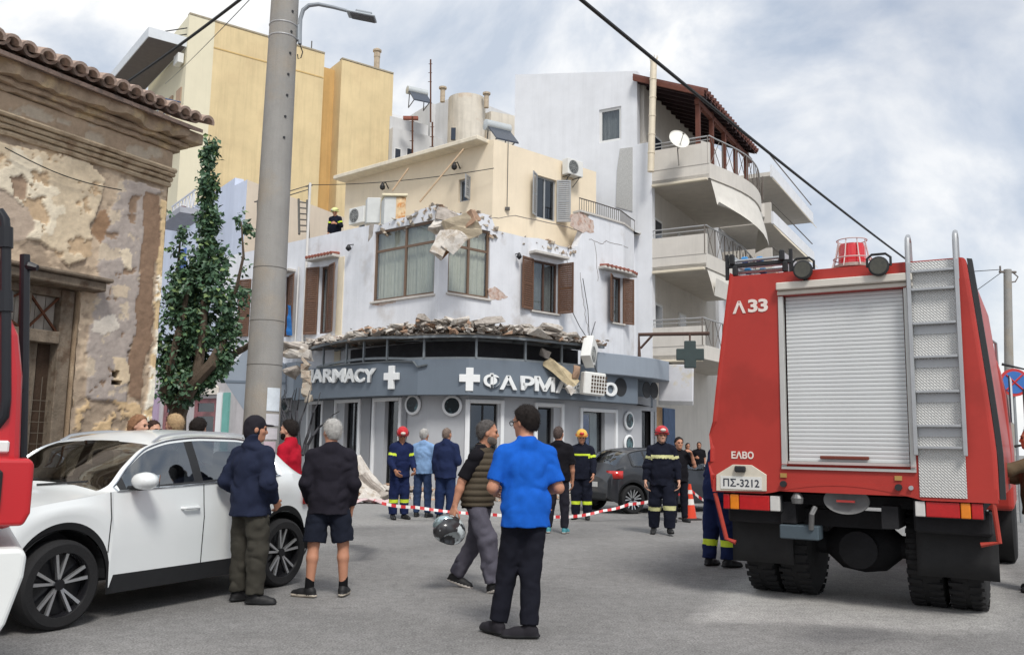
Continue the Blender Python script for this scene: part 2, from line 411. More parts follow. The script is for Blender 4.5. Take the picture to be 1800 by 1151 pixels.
    tag(link('ground', me), None, None, kind='structure')
make_ground()
concrete = M('pavement_concrete', srgb(150, 146, 140), 0.85, 0.2, 4, 0.3, 40)
def pavement(name, pts, inner, z=0.13):
    """raised pavement between an outer kerb line and an inner line, kerb stones along the edge"""
    mb = MB(); n = len(pts)
    for i in range(n - 1):
        a, b, c, d = pts[i], pts[i + 1], inner[i + 1], inner[i]
        mb.hexa([V(*a, -0.05), V(*b, -0.05), V(*c, -0.05), V(*d, -0.05), V(*a, z), V(*b, z), V(*c, z), V(*d, z)])
    o = mb.build(name, concrete, kind='structure')
    kerb = M('kerb_stone', srgb(165, 162, 156), 0.8, 0.2, 5, 0.2, 30)
    for i in range(n - 1):
        a, b = Vector(pts[i]), Vector(pts[i + 1]); t = (b - a); k = max(1, int(t.length / 0.9)); nrm = Vector((t.y, -t.x)).normalized()
        if nrm.dot((a - Vector(inner[i]))) < 0: nrm = -nrm
        for j in range(k):
            p = a + t * ((j + 0.5) / k); m = MB(); m.box((p.x, p.y, (z - 0.04) / 2), (t.length / k - 0.012, 0.14, z + 0.05), math.atan2(t.y, t.x))
            m.build('kerb_stone', kerb, o, bevel=0.012)
    return o
# ------------------------------------------------------------------ derelict house on the near corner
def derelict():
    C = Vector((-4.85, 12.0)); S2 = Vector((SDIR.x, SDIR.y)); A = C - S2 * 9.0
    fw = Fac([A, C]); Lw = 9.0
    house = thing('derelict_house', 'derelict old house with peeling plaster, boarded doorway and broken clay tile eave', 'house', (C.x, C.y, 0))
    zc0, zc1 = fw.z_at(300, 331), fw.z_at(300, 302)          # lower moulding
    ze0 = fw.z_at(300, 268)                                    # underside of the eave cornice
    ztop = ze0 + 0.30
    # doorway from the photograph
    sR, _ = fw.px(137, 560); zh = fw.z_at(120, 505); sL = sR - 1.55
    # relief wall: fine grid, plaster layers as geometry and true colours
    st = 0.022
    ss = np.arange(Lw - 4.2, Lw + 1e-6, st); zs = np.arange(0, zc0 + 0.02, st); S_, Z_ = np.meshgrid(ss, zs); s, z = S_.ravel(), Z_.ravel()
    base = np.c_[s * 1.3, z * 1.3, s * 0]
    ws = s + 0.10 * fbm(base * 2.2, 5, 0.6); wz = z + 0.10 * fbm(base * 2.2 + 31, 5, 0.6)
    def zone(px, jig=1.0):
        return inpoly(s + (ws - s) * jig, z + (wz - z) * jig, [fw.px(*p) for p in px])
    n1 = fbm(base * 3, 5, 0.6); n2 = fbm(base * 9 + 5, 4, 0.6); n3 = fbm(base * 0.8 + 50, 4)
    col = np.empty((len(s), 3)); h = np.zeros(len(s))
    def lay(mask, c, dz, va=0.10):
        c = np.array(srgb(*c)) * [1.15, 1.14, 1.13] + .02; col[mask] = c * (1 + va * n1[mask] + 0.14 * n2[mask])[:, None]; h[mask] = dz
    col[:] = np.array(srgb(158, 140, 120)); lay(np.ones(len(s), bool), (160, 143, 124), 0.0, 0.25)
    stone = (n1 > 0.12); lay(stone, (178, 160, 138), 0.008, 0.2); h += 0.012 * n2
    cream = zone([(-80, 215), (0, 245), (150, 288), (188, 312), (172, 360), (158, 400), (163, 445), (118, 468), (95, 442), (72, 425), (30, 425), (-80, 440)])
    lay(cream, (214, 203, 181), 0.036, 0.10)
    lay(cream & (n3 > 0.12), (200, 184, 158), 0.032, 0.2)
    lay(cream & (n1 > 0.27), (178, 155, 126), 0.012, 0.2)
    lay(zone([(-80, 330), (10, 338), (52, 365), (62, 400), (45, 430), (-80, 430)]), (168, 152, 136), 0.018, 0.15)
    lay(zone([(18, 308), (38, 303), (50, 320), (45, 350), (25, 345)]), (150, 128, 108), 0.008, 0.1)
    grey = zone([(205, 322), (250, 322), (290, 335), (262, 345), (250, 420), (242, 480), (244, 555), (228, 610), (222, 705), (150, 708), (146, 650), (160, 560), (168, 500), (172, 445), (185, 390), (200, 350)])
    lay(grey, (162, 152, 145), 0.026, 0.10)
    lay(grey & (n1 > 0.24), (186, 172, 152), 0.02, 0.15)
    lay(grey & (n1 < -0.30), (140, 118, 98), 0.010, 0.15)
    lay(zone([(172, 372), (185, 366), (196, 395), (178, 425), (160, 408)]), (140, 112, 86), 0.010, 0.15)
    lay(zone([(252, 335), (282, 342), (280, 450), (268, 500), (272, 560), (256, 640), (248, 705), (228, 700), (226, 640), (240, 560), (243, 500), (246, 440)]), (132, 108, 88), 0.014, 0.06)
    lay(zone([(203, 440), (218, 436), (226, 455), (224, 478), (212, 470)]), (214, 200, 176), 0.03, 0.08)
    lay(zone([(160, 560), (200, 555), (205, 580), (180, 590), (160, 585)]), (206, 198, 186), 0.03, 0.08)
    lay(zone([(193, 500), (222, 498), (222, 520), (196, 524)]), (196, 180, 158), 0.028, 0.08)
    lay(zone([(196, 625), (220, 625), (230, 645), (226, 672), (200, 675)]), (204, 186, 158), 0.03, 0.12)
    lay(zone([(120, 705), (150, 695), (250, 712), (262, 760), (100, 770)]) & (n1 > -0.05), (198, 172, 134), 0.02, 0.2)
    edge = zone([(284, 350), (305, 350), (302, 500), (285, 700), (270, 790), (245, 790), (258, 700), (270, 590), (278, 480)])
    lay(edge, (206, 182, 142), 0.022, 0.12); lay(edge & (n1 > 0.05), (228, 220, 204), 0.034, 0.06)
    lay(zone([(196, 652), (206, 650), (208, 660), (198, 662)], 0.3) | zone([(196, 667), (210, 668), (210, 674), (196, 674)], 0.3), (60, 46, 36), -0.10, 0.05)
    h += 0.006 * n2 + 0.01 * n1 + 0.004 * vnoise(base * 30)
    S2v = np.array([S2.x, S2.y]); nrm = np.array([fw.nrm[0].x, fw.nrm[0].y])
    xy = np.array([A.x, A.y]) + s[:, None] * S2v + h[:, None] * nrm
    P = np.c_[xy, z].reshape(*S_.shape, 3)
    keep = ~((s > sL) & (s < sR) & (z < zh))
    me = grid_mesh('wall', P, colors=np.clip(col, 0.01, 0.9))
    import bmesh
    bm = bmesh.new(); bm.from_mesh(me); bm.verts.ensure_lookup_table()
    bmesh.ops.delete(bm, geom=[v for v, k in zip(bm.verts, keep) if not k], context='VERTS'); bm.to_mesh(me); bm.free()
    plaster = M('old_plaster', (0.5, 0.5, 0.5), 0.92, 0.16, 14, 0.5, 70, attr='Col', spec=0.15)
    me.materials.append(plaster); link('wall', me, house, smooth=True, angle=60)
    # rest of the shell
    tan = M('weathered_tan_plaster', srgb(170, 148, 124), 0.9, 0.3, 3.5, 0.5, 50, streak=0.35, col2=srgb(196, 176, 150), c2scale=2.2, spec=0.15)
    mb = MB(); fw.slab(mb, 0, Lw - 4.2, 0, ztop, -0.3, 0.0); fw.slab(mb, Lw - 4.2, Lw, zc0, ztop, -0.4, -0.01)
    nb = -fw.nrm[0]; b = C + nb * 7
    mb.hexa([V(C.x, C.y, 0), V(C.x, C.y, 0) + V(nb.x, nb.y, 0) * .02, V(b.x, b.y, 0), V(b.x, b.y, 0) - SDIR * .3, V(C.x, C.y, ztop), V(C.x, C.y, ztop) + V(nb.x, nb.y, 0) * .02, V(b.x, b.y, ztop), V(b.x, b.y, ztop) - SDIR * .3])
    mb.build('wall', tan, house)
    # frieze with chips
    fz = np.arange(zc1, ze0 + .01, 0.03); ff = np.arange(Lw - 4.2, Lw + .03, 0.03); S_, Z_ = np.meshgrid(ff, fz); s, z = S_.ravel(), Z_.ravel(); base = np.c_[s, z, s * 0]
    n1 = fbm(base * 4 + 3, 5, .6); n2 = fbm(base * 14, 3); col = np.array(srgb(190, 168, 144)) * (1 + .22 * n1 + .1 * n2)[:, None]; h = .05 + .008 * n1
    ch = n1 > 0.30
    for q in [(58, 200, 26, 9), (165, 244, 16, 9), (240, 270, 22, 12), (270, 268, 14, 10), (110, 215, 10, 5)]:
        c0 = fw.px(q[0], q[1]); ch |= (((s - c0[0]) / (q[2] * .0085)) ** 2 + ((z - c0[1]) / (q[3] * .0075)) ** 2 + .7 * n1) < 1
    col[ch] = np.array(srgb(205, 192, 172)) * (1 + .1 * n2[ch])[:, None]; h[ch] -= .02
    xy = np.array([A.x, A.y]) + s[:, None] * S2v + h[:, None] * nrm
    me = grid_mesh('frieze', np.c_[xy, z].reshape(*S_.shape, 3), colors=np.clip(col, .01, .9)); me.materials.append(plaster); link('frieze', me, house, smooth=True)
    # string course: three stacked mouldings
    dz = zc1 - zc0
    def relief(name, z0, z1, o, seed, mat, amp=0.012):
        q = np.arange(Lw - 4.2, Lw + .02, 0.05); r_ = random.Random(seed); rings = []
        for i, k in enumerate(q):
            j = amp * vnoise(np.array([[k * 3.1, seed, 0], [k * 9.1, seed, 3.]])).sum() * .6
            rings.append([fw.P(k, z0 + j * .5, -.05), fw.P(k, z0 + j * .5, o + j), fw.P(k, (z0 + z1) / 2, o + .02 + j), fw.P(k, z1 - j * .3, o + j), fw.P(k, z1 - j * .3, -.05)])
        m_ = MB(); m_.loft(rings); return m_.build(name, mat, house, smooth=True, angle=30)
    mould = M('moulding_plaster', srgb(196, 178, 152), 0.9, 0.28, 7, 0.4, 60, col2=srgb(166, 144, 120), c2scale=4, spec=0.15)
    for k, (a, b_, o) in enumerate(((0.0, 0.26, .05), (.30, .52, .085), (.55, .76, .12), (.79, 1.02, .16))): relief('moulding', zc0 + dz * a, zc0 + dz * b_, o, 5 + k, mould)
    # eave cornice, broken and stepped
    eave = M('eave_plaster', srgb(178, 158, 136), 0.92, 0.35, 6, 0.6, 50, col2=srgb(204, 182, 146), c2scale=3.2, spec=0.12)
    for k, (a, b_, o) in enumerate(((0.0, .07, .09), (.075, .14, .17), (.145, .30, .30))): relief('cornice', ze0 + a, ze0 + b_, o, 15 + k, eave, 0.07 if k == 2 else .03)
    # corner return of the cornice
    mb = MB()
    for a, b_, o in ((0.0, .07, .09), (.075, .14, .17), (.145, .30, .30)):
        c = V(C.x, C.y, 0) + SDIR * o / 2 - PDIR * (1.0 - o / 2)
        mb.box((c.x, c.y, ze0 + (a + b_) / 2), (2.0 + o, o, b_ - a - .004), -R(29.6))
    mb.build('cornice_return', eave, house, bevel=.01)
    # roof: deck and single clay barrel tiles
    clay = M('old_clay', srgb(186, 164, 150), 0.9, 0.4, 9, 0.5, 60, col2=srgb(150, 136, 128), c2scale=6, spec=0.15)
    mb = MB(); zr = ztop + .02; slope = .32
    i_ = V(-PDIR.x, -PDIR.y, 0)
    p0 = fw.P(0, zr, .42); p1 = fw.P(Lw + .18, zr, .42); p2 = p1 + i_ * 4 + V(0, 0, 4 * slope) - SDIR * 3; p3 = p0 + i_ * 4 + V(0, 0, 4 * slope)
    dn = V(0, 0, -.05); mb.hexa([p0 + dn, p1 + dn, p2 + dn, p3 + dn, p0, p1, p2, p3]); roof = mb.build('roof', clay, house)
    def tile_mesh(flip, seed):
        r_ = random.Random(seed); rr = []; L_ = .46
        for j, (t, rad) in enumerate(((0, .108), (.5, .1), (1, .088))):
            ring = []
            for inn in (0, 1):
                for k in range(9):
                    a = math.pi * k / 8; q = rad - .034 * inn
                    ring.append(V(math.cos(a) * q * (1 if not inn else -1), t * L_, math.sin(a) * q * (1 if not flip else -1)))
            rr.append(ring)
        m_ = MB(); m_.loft(rr); me_ = bpy.data.meshes.new('tile'); me_.from_pydata(m_.v, [], m_.f); me_.materials.append(clay); me_.polygons.foreach_set('use_smooth', [True] * len(me_.polygons)); me_.set_sharp_from_angle(angle=R(40)); return me_
    tm = [tile_mesh(False, 1), tile_mesh(True, 2)]
    tilt = math.atan(slope)
    for row in range(3):
        for k in range(24):
            s0 = Lw + .13 - k * .198
            if row and s0 > Lw - .2 * row: continue
            for fl in (0, 1):
                ss_ = s0 - fl * .099
                o_ = (.58 if fl == 0 else .46) + rnd.uniform(-.04, .05) - row * .36
                p = fw.P(ss_, zr + (.045 if fl == 0 else .10) + (.5 - o_ + .1) * slope * 1.0, o_)
                t = bpy.data.objects.new('tile', tm[fl]); COL.objects.link(t)
                xax = SDIR; yax = (i_ + V(0, 0, slope)).normalized(); zax = xax.cross(yax) * -1
                if zax.z < 0: zax = -zax
                Mx = Matrix.Identity(4)
                for i in range(3): Mx[i][0], Mx[i][1], Mx[i][2], Mx[i][3] = xax[i], yax[i], zax[i], p[i]
                Mx = Mx @ Matrix.Rotation(rnd.uniform(-.07, .07), 4, 'Z') @ Matrix.Rotation(rnd.uniform(-.08, .08), 4, 'Y')
                t.parent = roof; t.matrix_basis = Mx; t.matrix_parent_inverse = house.matrix_basis.inverted() if False else Matrix.Identity(4)
                t.matrix_parent_inverse = roof.matrix_parent_inverse @ Matrix.Identity(4) if False else (house.matrix_basis @ roof.matrix_parent_inverse).inverted()
    # doorway: reveal, weathered posts, shelf lintel, transom with crossed bars, boards
    wood = M('grey_weathered_wood', srgb(128, 116, 102), 0.9, 0.35, 8, 0.5, 40, streak=0.5, col2=srgb(108, 92, 78), c2scale=6, spec=0.15)
    dwood = M('dark_rotten_wood', srgb(74, 60, 50), 0.92, 0.35, 6, 0.5, 40, streak=0.5, spec=0.12)
    rust = M('rusty_iron', srgb(96, 62, 46), 0.85, 0.4, 20, 0.3, 80, spec=0.2)
    mb = MB(); t = .42
    for q in ([(sL, 0), (sL, zh)], [(sR, zh), (sR, 0)], [(sL, zh), (sR, zh)]):
        mb.add([fw.P(*q[0], .0), fw.P(*q[1], .0), fw.P(*q[1], -t), fw.P(*q[0], -t)], [(0, 1, 2, 3)])
    mb.build('reveal', tan, house)
    mb = MB(); fw.slab(mb, sL - .2, sR + .2, zh - .02, zh + .10, -.1, .24); fw.slab(mb, sL - .28, sR + .26, zh + .1, zh + .15, -.1, .30); mb.build('lintel_shelf', wood, house, bevel=.015)
    door = MB(); zt = fw.z_at(110, 592)
    for a, b_ in ((sR - .2, sR - .03), (sL + .03, sL + .2)): fw.slab(door, a, b_, 0, zh - .03, -.22, -.05)
    fw.slab(door, sL + .2, sR - .2, zt - .09, zt + .06, -.22, -.03); fw.slab(door, sL + .2, sR - .2, zh - .13, zh - .03, -.2, -.07)
    door = door.build('doorway_frame', wood, house, bevel=.008)
    za, zb = zt + .06, zh - .13; mid = sR - .62
    pale = M('pale_boarding', srgb(176, 168, 158), 0.85, 0.2, 6, 0.2, 40, streak=0.4)
    n = 9
    for i in range(n):
        m_ = MB(); a = sL + .2 + (sR - sL - .4) * i / n; fw.slab(m_, a + .006, a + (sR - sL - .4) / n - .006, za, zb, -.21 - .01 * (i % 2), -.18); m_.build('board', pale, door)
    m_ = MB(); fw.slab(m_, mid - .04, mid + .04, za, zb, -.17, -.06)
    m_.build('mullion', wood, door)
    for x0, x1 in ((sL + .2, mid - .04), (mid + .04, sR - .2)):
        for a, b_ in (((x0, za), (x1, zb)), ((x0, zb), (x1, za))):
            m_ = MB(); fw.bar(m_, a, b_, .025, -.13, -.105 if a[1] < b_[1] else -.1); m_.build('cross_bar', rust, door)
    n = 7
    for i in range(n):
        m_ = MB(); a = sL + .2 + (sR - sL - .4) * i / n; fw.slab(m_, a + .005, a + (sR - sL - .4) / n - .005, .02, zt - .09, -.24 - .012 * rnd.random(), -.2); m_.build('board', dwood if i not in (5,) else wood, door)
    wire = M('fence_wire', srgb(120, 112, 100), .6, .1, metal=.4)
    mb = MB()
    for i in range(11): k = sL + .25 + i * .11; fw.bar(mb, (k, .1), (k, zt - .5), .006, -.14, -.135)
    for i in range(14): k = .2 + i * .13; fw.bar(mb, (sL + .2, k), (sR - .2, k), .006, -.134, -.129) if k < zt - .5 else None
    mb.build('wire_mesh', wire, door, kind='stuff')
    # sagging cable on the wall
    a, b_ = fw.px(0, 262), fw.px(205, 336); pts = [fw.P(a[0] + (b_[0] - a[0]) * i / 10, a[1] + (b_[1] - a[1]) * i / 10 - .08 * math.sin(math.pi * i / 10), .10) for i in range(11)]
    m_ = MB(); m_.tube(pts, .007, 5); m_.build('cable', M('black_cable', (0.02, 0.02, 0.02), .6, 0), house)
    # pavement in front
    q = [A + fw.nrm[0] * 1.35, C + fw.nrm[0] * 1.35 + S2 * .6]; pavement('pavement', [tuple(q[0]), tuple(q[1])], [tuple(A), tuple(C + S2 * .6)])
derelict()
# ------------------------------------------------------------------ shared building materials and window builder
white_wall = M('lilac_white_render', srgb(222, 224, 229), 0.85, 0.10, 1.5, 0.15, 50, streak=0.16, col2=srgb(196, 192, 190), c2scale=0.9, c2pos=(.55, .75), spec=0.2)
broken = M('broken_masonry', srgb(182, 172, 158), 0.95, 0.35, 6, 0.8, 30, col2=srgb(160, 136, 116), c2scale=3.5, spec=0.1)
shutter_brown = M('brown_shutter_paint', srgb(108, 80, 64), 0.7, 0.25, 10, 0.1, 60, streak=.2)
frame_brown = M('dark_brown_frame', srgb(84, 62, 52), 0.6, 0.2, 10)
frame_bronze = M('bronze_aluminium', srgb(118, 96, 80), 0.5, 0.15, 8, metal=.1)
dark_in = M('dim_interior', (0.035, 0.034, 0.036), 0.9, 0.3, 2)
curtain = M('net_curtain', srgb(205, 203, 192), 0.9, 0.12, 5, streak=.25)
clear_glass = glass('window_glass', (.93, .95, .94), .97)
dark_glass = glass('dark_glass', (0.5, 0.52, 0.54), 0.85, refl=.09)
stone_sill = M('sill_stone', srgb(198, 194, 188), 0.8, 0.2, 6, .2, 40)
black_metal = M('black_metal', (0.018, 0.018, 0.02), 0.5, 0.2, 10)
cable_m = M('black_cable', (0.02, 0.02, 0.02), .6, 0)
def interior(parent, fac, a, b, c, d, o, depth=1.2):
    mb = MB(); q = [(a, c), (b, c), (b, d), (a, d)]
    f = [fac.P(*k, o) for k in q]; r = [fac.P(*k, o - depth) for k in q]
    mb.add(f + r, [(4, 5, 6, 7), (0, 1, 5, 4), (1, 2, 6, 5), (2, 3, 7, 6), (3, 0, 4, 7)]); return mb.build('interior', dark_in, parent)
def bars(mb, fac, a, b, c, d, fw_, o0, o1, vs=(), hs=()):
    fac.slab(mb, a, a + fw_, c, d, o0, o1); fac.slab(mb, b - fw_, b, c, d, o0, o1)
    fac.slab(mb, a + fw_, b - fw_, c, c + fw_, o0, o1); fac.slab(mb, a + fw_, b - fw_, d - fw_, d, o0, o1)
    for v in vs: fac.slab(mb, v - fw_ / 2, v + fw_ / 2, c + fw_, d - fw_, o0 + .003, o1 - .003)
    for h in hs: fac.slab(mb, a + fw_, b - fw_, h - fw_ / 2, h + fw_ / 2, o0 + .006, o1 - .006)
def louvre(parent, fac, s0, s1, z0, z1, o, mat, n=None, depth=.035):
    """closed-plane shutter leaf lying in the facade plane"""
    mb = MB(); bars(mb, fac, s0, s1, z0, z1, .055, o, o + depth, hs=((z0 + z1) / 2,))
    sh = mb.build('shutter', mat, parent)
    n = n or int((z1 - z0) / .075); mb = MB()
    for i in range(n):
        z = z0 + .06 + (z1 - z0 - .12) * (i + .5) / n; h = (z1 - z0 - .12) / n
        mb.hexa([fac.P(s0 + .05, z - h * .5, o + depth - .004), fac.P(s1 - .05, z - h * .5, o + depth - .004), fac.P(s1 - .05, z - h * .5 + .01, o + depth - .004), fac.P(s0 + .05, z - h * .5 + .01, o + depth - .004),
                 fac.P(s0 + .05, z + h * .4, o), fac.P(s1 - .05, z + h * .4, o), fac.P(s1 - .05, z + h * .4 + .01, o), fac.P(s0 + .05, z + h * .4 + .01, o)])
    mb.build('louvres', mat, sh, kind='stuff'); return sh
def leaf(parent, fac, sh, z0, z1, width, ang, o, mat, side, inner=True):
    """shutter leaf hinged at s=sh, swung out by ang (0 = flat shut, 180 = flat against the wall); side +1 opens towards +s"""
    i = fac.seg(sh); t = (fac.p[i + 1] - fac.p[i]).normalized(); n = fac.nrm[i]
    d = t * (side * math.cos(ang)) + n * math.sin(ang); p = fac.xy(sh, o)
    f2 = Fac([p, p + d * width])
    return louvre(parent, f2, 0, width, z0, z1, 0.0, mat)
def window(parent, fac, s0, s1, z0, z1, rec=.15, mat=frame_brown, fwid=.06, vs=(), hs=(), drape=None, pane=clear_glass, sill=None, room=True, name='window', drape_cov=1.0):
    a, b = sorted((s0, s1)); c, d = sorted((z0, z1))
    mb = MB(); bars(mb, fac, a, b, c, d, fwid, -rec, -rec + .06, vs, hs); w_ = mb.build(name, mat, parent)
    mb = MB(); fac.slab(mb, a + .01, b - .01, c + .01, d - .01, -rec + .025, -rec + .031); mb.build('pane', pane, w_)
    if drape:
        rows = []; n = max(24, int((b - a) * 40)); bb = a + (b - a) * drape_cov
        for i in range(n + 1):
            q = a + .02 + (bb - a - .04) * i / n; o = -rec - .12 + .025 * math.sin(i * 1.25 + math.sin(i * .31) * 2) ; rows.append([fac.P(q, c + .03, o), fac.P(q, d - .02, o * .97)])
        mb = MB(); mb.loft(rows, wrap=False); mb.build('curtain', drape, w_, smooth=True, angle=80)
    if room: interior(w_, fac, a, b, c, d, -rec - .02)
    if sill:
        mb = MB(); fac.slab(mb, a - .08, b + .08, c - .06, c, -rec, .09); mb.build('sill', sill, w_, bevel=.008)
    return w_
def rock(mb, c, r, flat=1.0, rz=0.0, tilt=0.0, rr=rnd, mi=0, n=9):
    """irregular broken chunk: a convex scatter of points hulled"""
    import bmesh
    bm = bmesh.new(); T = Matrix.Translation(c) @ Matrix.Rotation(rz, 4, 'Z') @ Matrix.Rotation(tilt, 4, 'X')
    for _ in range(n):
        p = V(rr.uniform(-1, 1) * r[0], rr.uniform(-1, 1) * r[1], rr.uniform(-1, 1) * r[2])
        for k in range(3):
            if rr.random() < .55: p[k] = math.copysign(r[k], p[k]) * rr.uniform(.8, 1)
        bm.verts.new(T @ p)
    res = bmesh.ops.convex_hull(bm, input=bm.verts)
    bmesh.ops.delete(bm, geom=[v for v in bm.verts if not v.link_faces], context='VERTS')
    bm.verts.index_update(); mb.add([v.co.copy() for v in bm.verts], [tuple(v.index for v in f.verts) for f in bm.faces], mi); bm.free(); return mb

# ------------------------------------------------------------------ the damaged corner building with the pharmacy
UP = Fac([(-11.4, 33.7), (-2.22, 26.0), (3.05, 30.75), (4.05, 31.75), (4.6, 32.9), (4.5, 36.0)])
GF = Fac([(-8.2, 31.6), (-5.35, 28.2), (-3.6, 26.4), (-2.4, 25.5), (-1.2, 25.15), (0.0, 25.55), (1.9, 26.9), (3.6, 28.5), (4.75, 30.0), (4.9, 31.5)])
def pharmacy():
    bld = thing('pharmacy_building', 'earthquake damaged white corner building with a grey pharmacy on its ground floor', 'building', (-2.2, 26, 0))
    sc0 = UP.L[1]
    ztop = 8.45
    # window openings measured on the two faces
    def R4(x0, y0, x1, y1, xa=None):      # pixel rectangle -> (s0,s1,z0,z1)
        s0 = UP.px(x0, (y0 + y1) / 2)[0]; s1 = UP.px(x1, (y0 + y1) / 2)[0]; xm = (x0 + x1) / 2
        return (s0, s1, UP.z_at(xm, y1), UP.z_at(xm, y0))
    bigL = R4(657, 397, 764, 523); bigR = R4(788, 398, 861, 520)
    wA = R4(936, 460, 981, 549); wB = R4(1076, 487, 1094, 568)
    dL = R4(560, 468, 578, 586); dM = R4(497, 486, 508, 592); dF = R4(440, 490, 452, 590)
    zb = 3.55
    holes = [bigL, bigR, wA, wB, dL, dM, dF]
    zrt = UP.z_at(1060, 383); qrt = UP.px(1030, 390)[0]
    def top(q):
        j = float(fbm(np.array([[q * 1.7, 3.3, 0.]]), 4)[0]) * .25
        if q < sc0 - 3.9: return ztop + .03
        if q < sc0: return ztop - .05 + j + .25 * max(0, 1 - (sc0 - q) / 2.5)
        if q < sc0 + 2.0: return ztop + .12 + j
        if q < sc0 + 5.0: return ztop - .22 + j * .5
        if q < qrt: return ztop - .3 + j + max(0, 1 - (qrt - q) / .5) * (zrt - ztop)
        return zrt
    mb = MB(); UP.wall(mb, 0, UP.L[-1] - .1, zb, ztop, holes, .3, top); wall = mb.build('wall', white_wall, bld)
    # flat roof and back closing wall
    mb = MB(); pts = [UP.P(q, ztop - .55, -.3) for q in (0, sc0, UP.L[2], UP.L[3], UP.L[4], UP.L[5] - .2)]
    pts += [V(4, 40, ztop - .55), V(-9, 44, ztop - .55)]; mb.prism(pts, (0, 0, .12)); mb.build('roof_terrace', M('terrace_concrete', srgb(176, 170, 160), .9, .2, 3), bld)
    # exposed masonry along the torn parapet: sub-chunks of real geometry
    r_ = random.Random(5); mb = MB()
    for q0, q1, n, sz in ((sc0 - 2.7, sc0 - .02, 60, .13), (sc0 + .02, sc0 + 2.2, 55, .12), (sc0 + 4.3, sc0 + 5.9, 40, .12), (sc0 + 2.2, sc0 + 4.4, 22, .06)):
        for _ in range(n):
            q = r_.uniform(q0, q1); z = top(q) + r_.uniform(-.32, .03); o = r_.uniform(-.2, .025)
            rock(mb, UP.P(q, z, o), (sz * r_.uniform(.4, 1.2), sz * r_.uniform(.3, .8), sz * r_.uniform(.3, .7)), rz=r_.uniform(0, 3), tilt=r_.uniform(-.5, .5), rr=r_)
    mb.build('torn_parapet', broken, bld, kind='stuff')
    # patches where the render has fallen off
    pink = M('exposed_brick_patch', srgb(205, 188, 178), .95, .3, 9, .8, 25, col2=srgb(184, 150, 134), c2scale=6, spec=.1)
    for poly in ([(858, 508), (874, 505), (893, 522), (880, 528), (860, 526)], [(1003, 378), (1022, 372), (1043, 390), (1043, 410), (1020, 408), (1003, 398)], [(925, 585), (945, 578), (950, 600), (922, 603)], [(955, 590), (975, 586), (980, 600), (955, 603)], [(655, 533), (700, 528), (690, 534), (655, 538)]):
        pp = []
        for i, p in enumerate(poly):
            a, b = UP.px(*p), UP.px(*poly[(i + 1) % len(poly)])
            for k in range(4): pp.append((a[0] + (b[0] - a[0]) * k / 4 + r_.uniform(-.04, .04), a[1] + (b[1] - a[1]) * k / 4 + r_.uniform(-.04, .04)))
        mb = MB(); UP.poly(mb, pp, -.02, .006); mb.build('bare_patch', pink, bld)
    # cracks
    crk = M('crack_dark', srgb(120, 112, 108), .95, .2)
    for line in ([(1035, 420), (1058, 428), (1066, 424), (1085, 430), (1110, 436)], [(1045, 425), (1049, 470), (1052, 500)], [(997, 448), (998, 480), (996, 560)], [(860, 385), (905, 380), (1000, 400), (1032, 412)], [(1020, 480), (1024, 520), (1030, 560), (1036, 590)]):
        pts = []
        for a, b in zip(line, line[1:]):
            for k in range(5): pts.append((a[0] + (b[0] - a[0]) * k / 5 + r_.uniform(-1.2, 1.2), a[1] + (b[1] - a[1]) * k / 5 + r_.uniform(-1.2, 1.2)))
        mb = MB(); q = [UP.px(*p) for p in pts]
        for a, b in zip(q, q[1:]): UP.bar(mb, a, b, .02, -.02, .003)
        mb.build('crack', crk, bld)
    # large curtained corner windows
    for k, (h, vs, hs) in enumerate(((bigL, (710,), (433,)), (bigR, (826,), (436,)))):
        w_ = window(bld, UP, *h, rec=.12, mat=frame_bronze, fwid=.075, vs=[UP.px(vs[0], 460)[0]], hs=[UP.z_at((710, 826)[k], hs[0])], drape=curtain, sill=None)
        mb = MB(); UP.slab(mb, min(h[:2]) - .06, max(h[:2]) + .06, h[2] - .07, h[2], -.12, .07); mb.build('sill', stone_sill, w_, bevel=.01)
    # shuttered windows on the right face
    w_ = window(bld, UP, *wA, rec=.16, vs=[(wA[0] + wA[1]) / 2], drape=M('grey_curtain', srgb(120, 122, 124), .9, .2, 5), drape_cov=.95, sill=stone_sill)
    leaf(w_, UP, min(wA[:2]), wA[2], wA[3], .62, R(168), .02, shutter_brown, +1); leaf(w_, UP, max(wA[:2]), wA[2], wA[3], .62, R(100), .02, shutter_brown, -1)
    w2 = window(bld, UP, *wB, rec=.16, drape=M('grey_curtain', srgb(120, 122, 124)), drape_cov=.4, sill=stone_sill)
    leaf(w2, UP, min(wB[:2]), wB[2], wB[3], .5, R(150), .02, shutter_brown, +1); leaf(w2, UP, max(wB[:2]), wB[2], wB[3], .5, R(165), .02, shutter_brown, -1)
    # canopies over windows
    def ledge(x0, x1, y, tiles, droop=0):
        a, b = UP.px(x0, y)[0], UP.px(x1, y)[0]; z = UP.z_at((x0 + x1) / 2, y); mb = MB(); UP.slab(mb, min(a, b), max(a, b), z - .05, z + .05, -.05, .32); o = mb.build('window_hood', stone_sill, bld, bevel=.015)
        if tiles:
            n = 9
            for i in range(n):
                q = min(a, b) + abs(b - a) * (i + .5) / n; m_ = MB(); m_.tube([UP.P(q, z + .11, 0), UP.P(q, z + .07, .36)], .055, 8); m_.build('hood_tile', M('red_clay', srgb(150, 92, 78), .85, .3, 9), o)
    ledge(930, 990, 450, False); ledge(1052, 1106, 477, True); ledge(550, 598, 455, True); ledge(497, 520, 478, False)
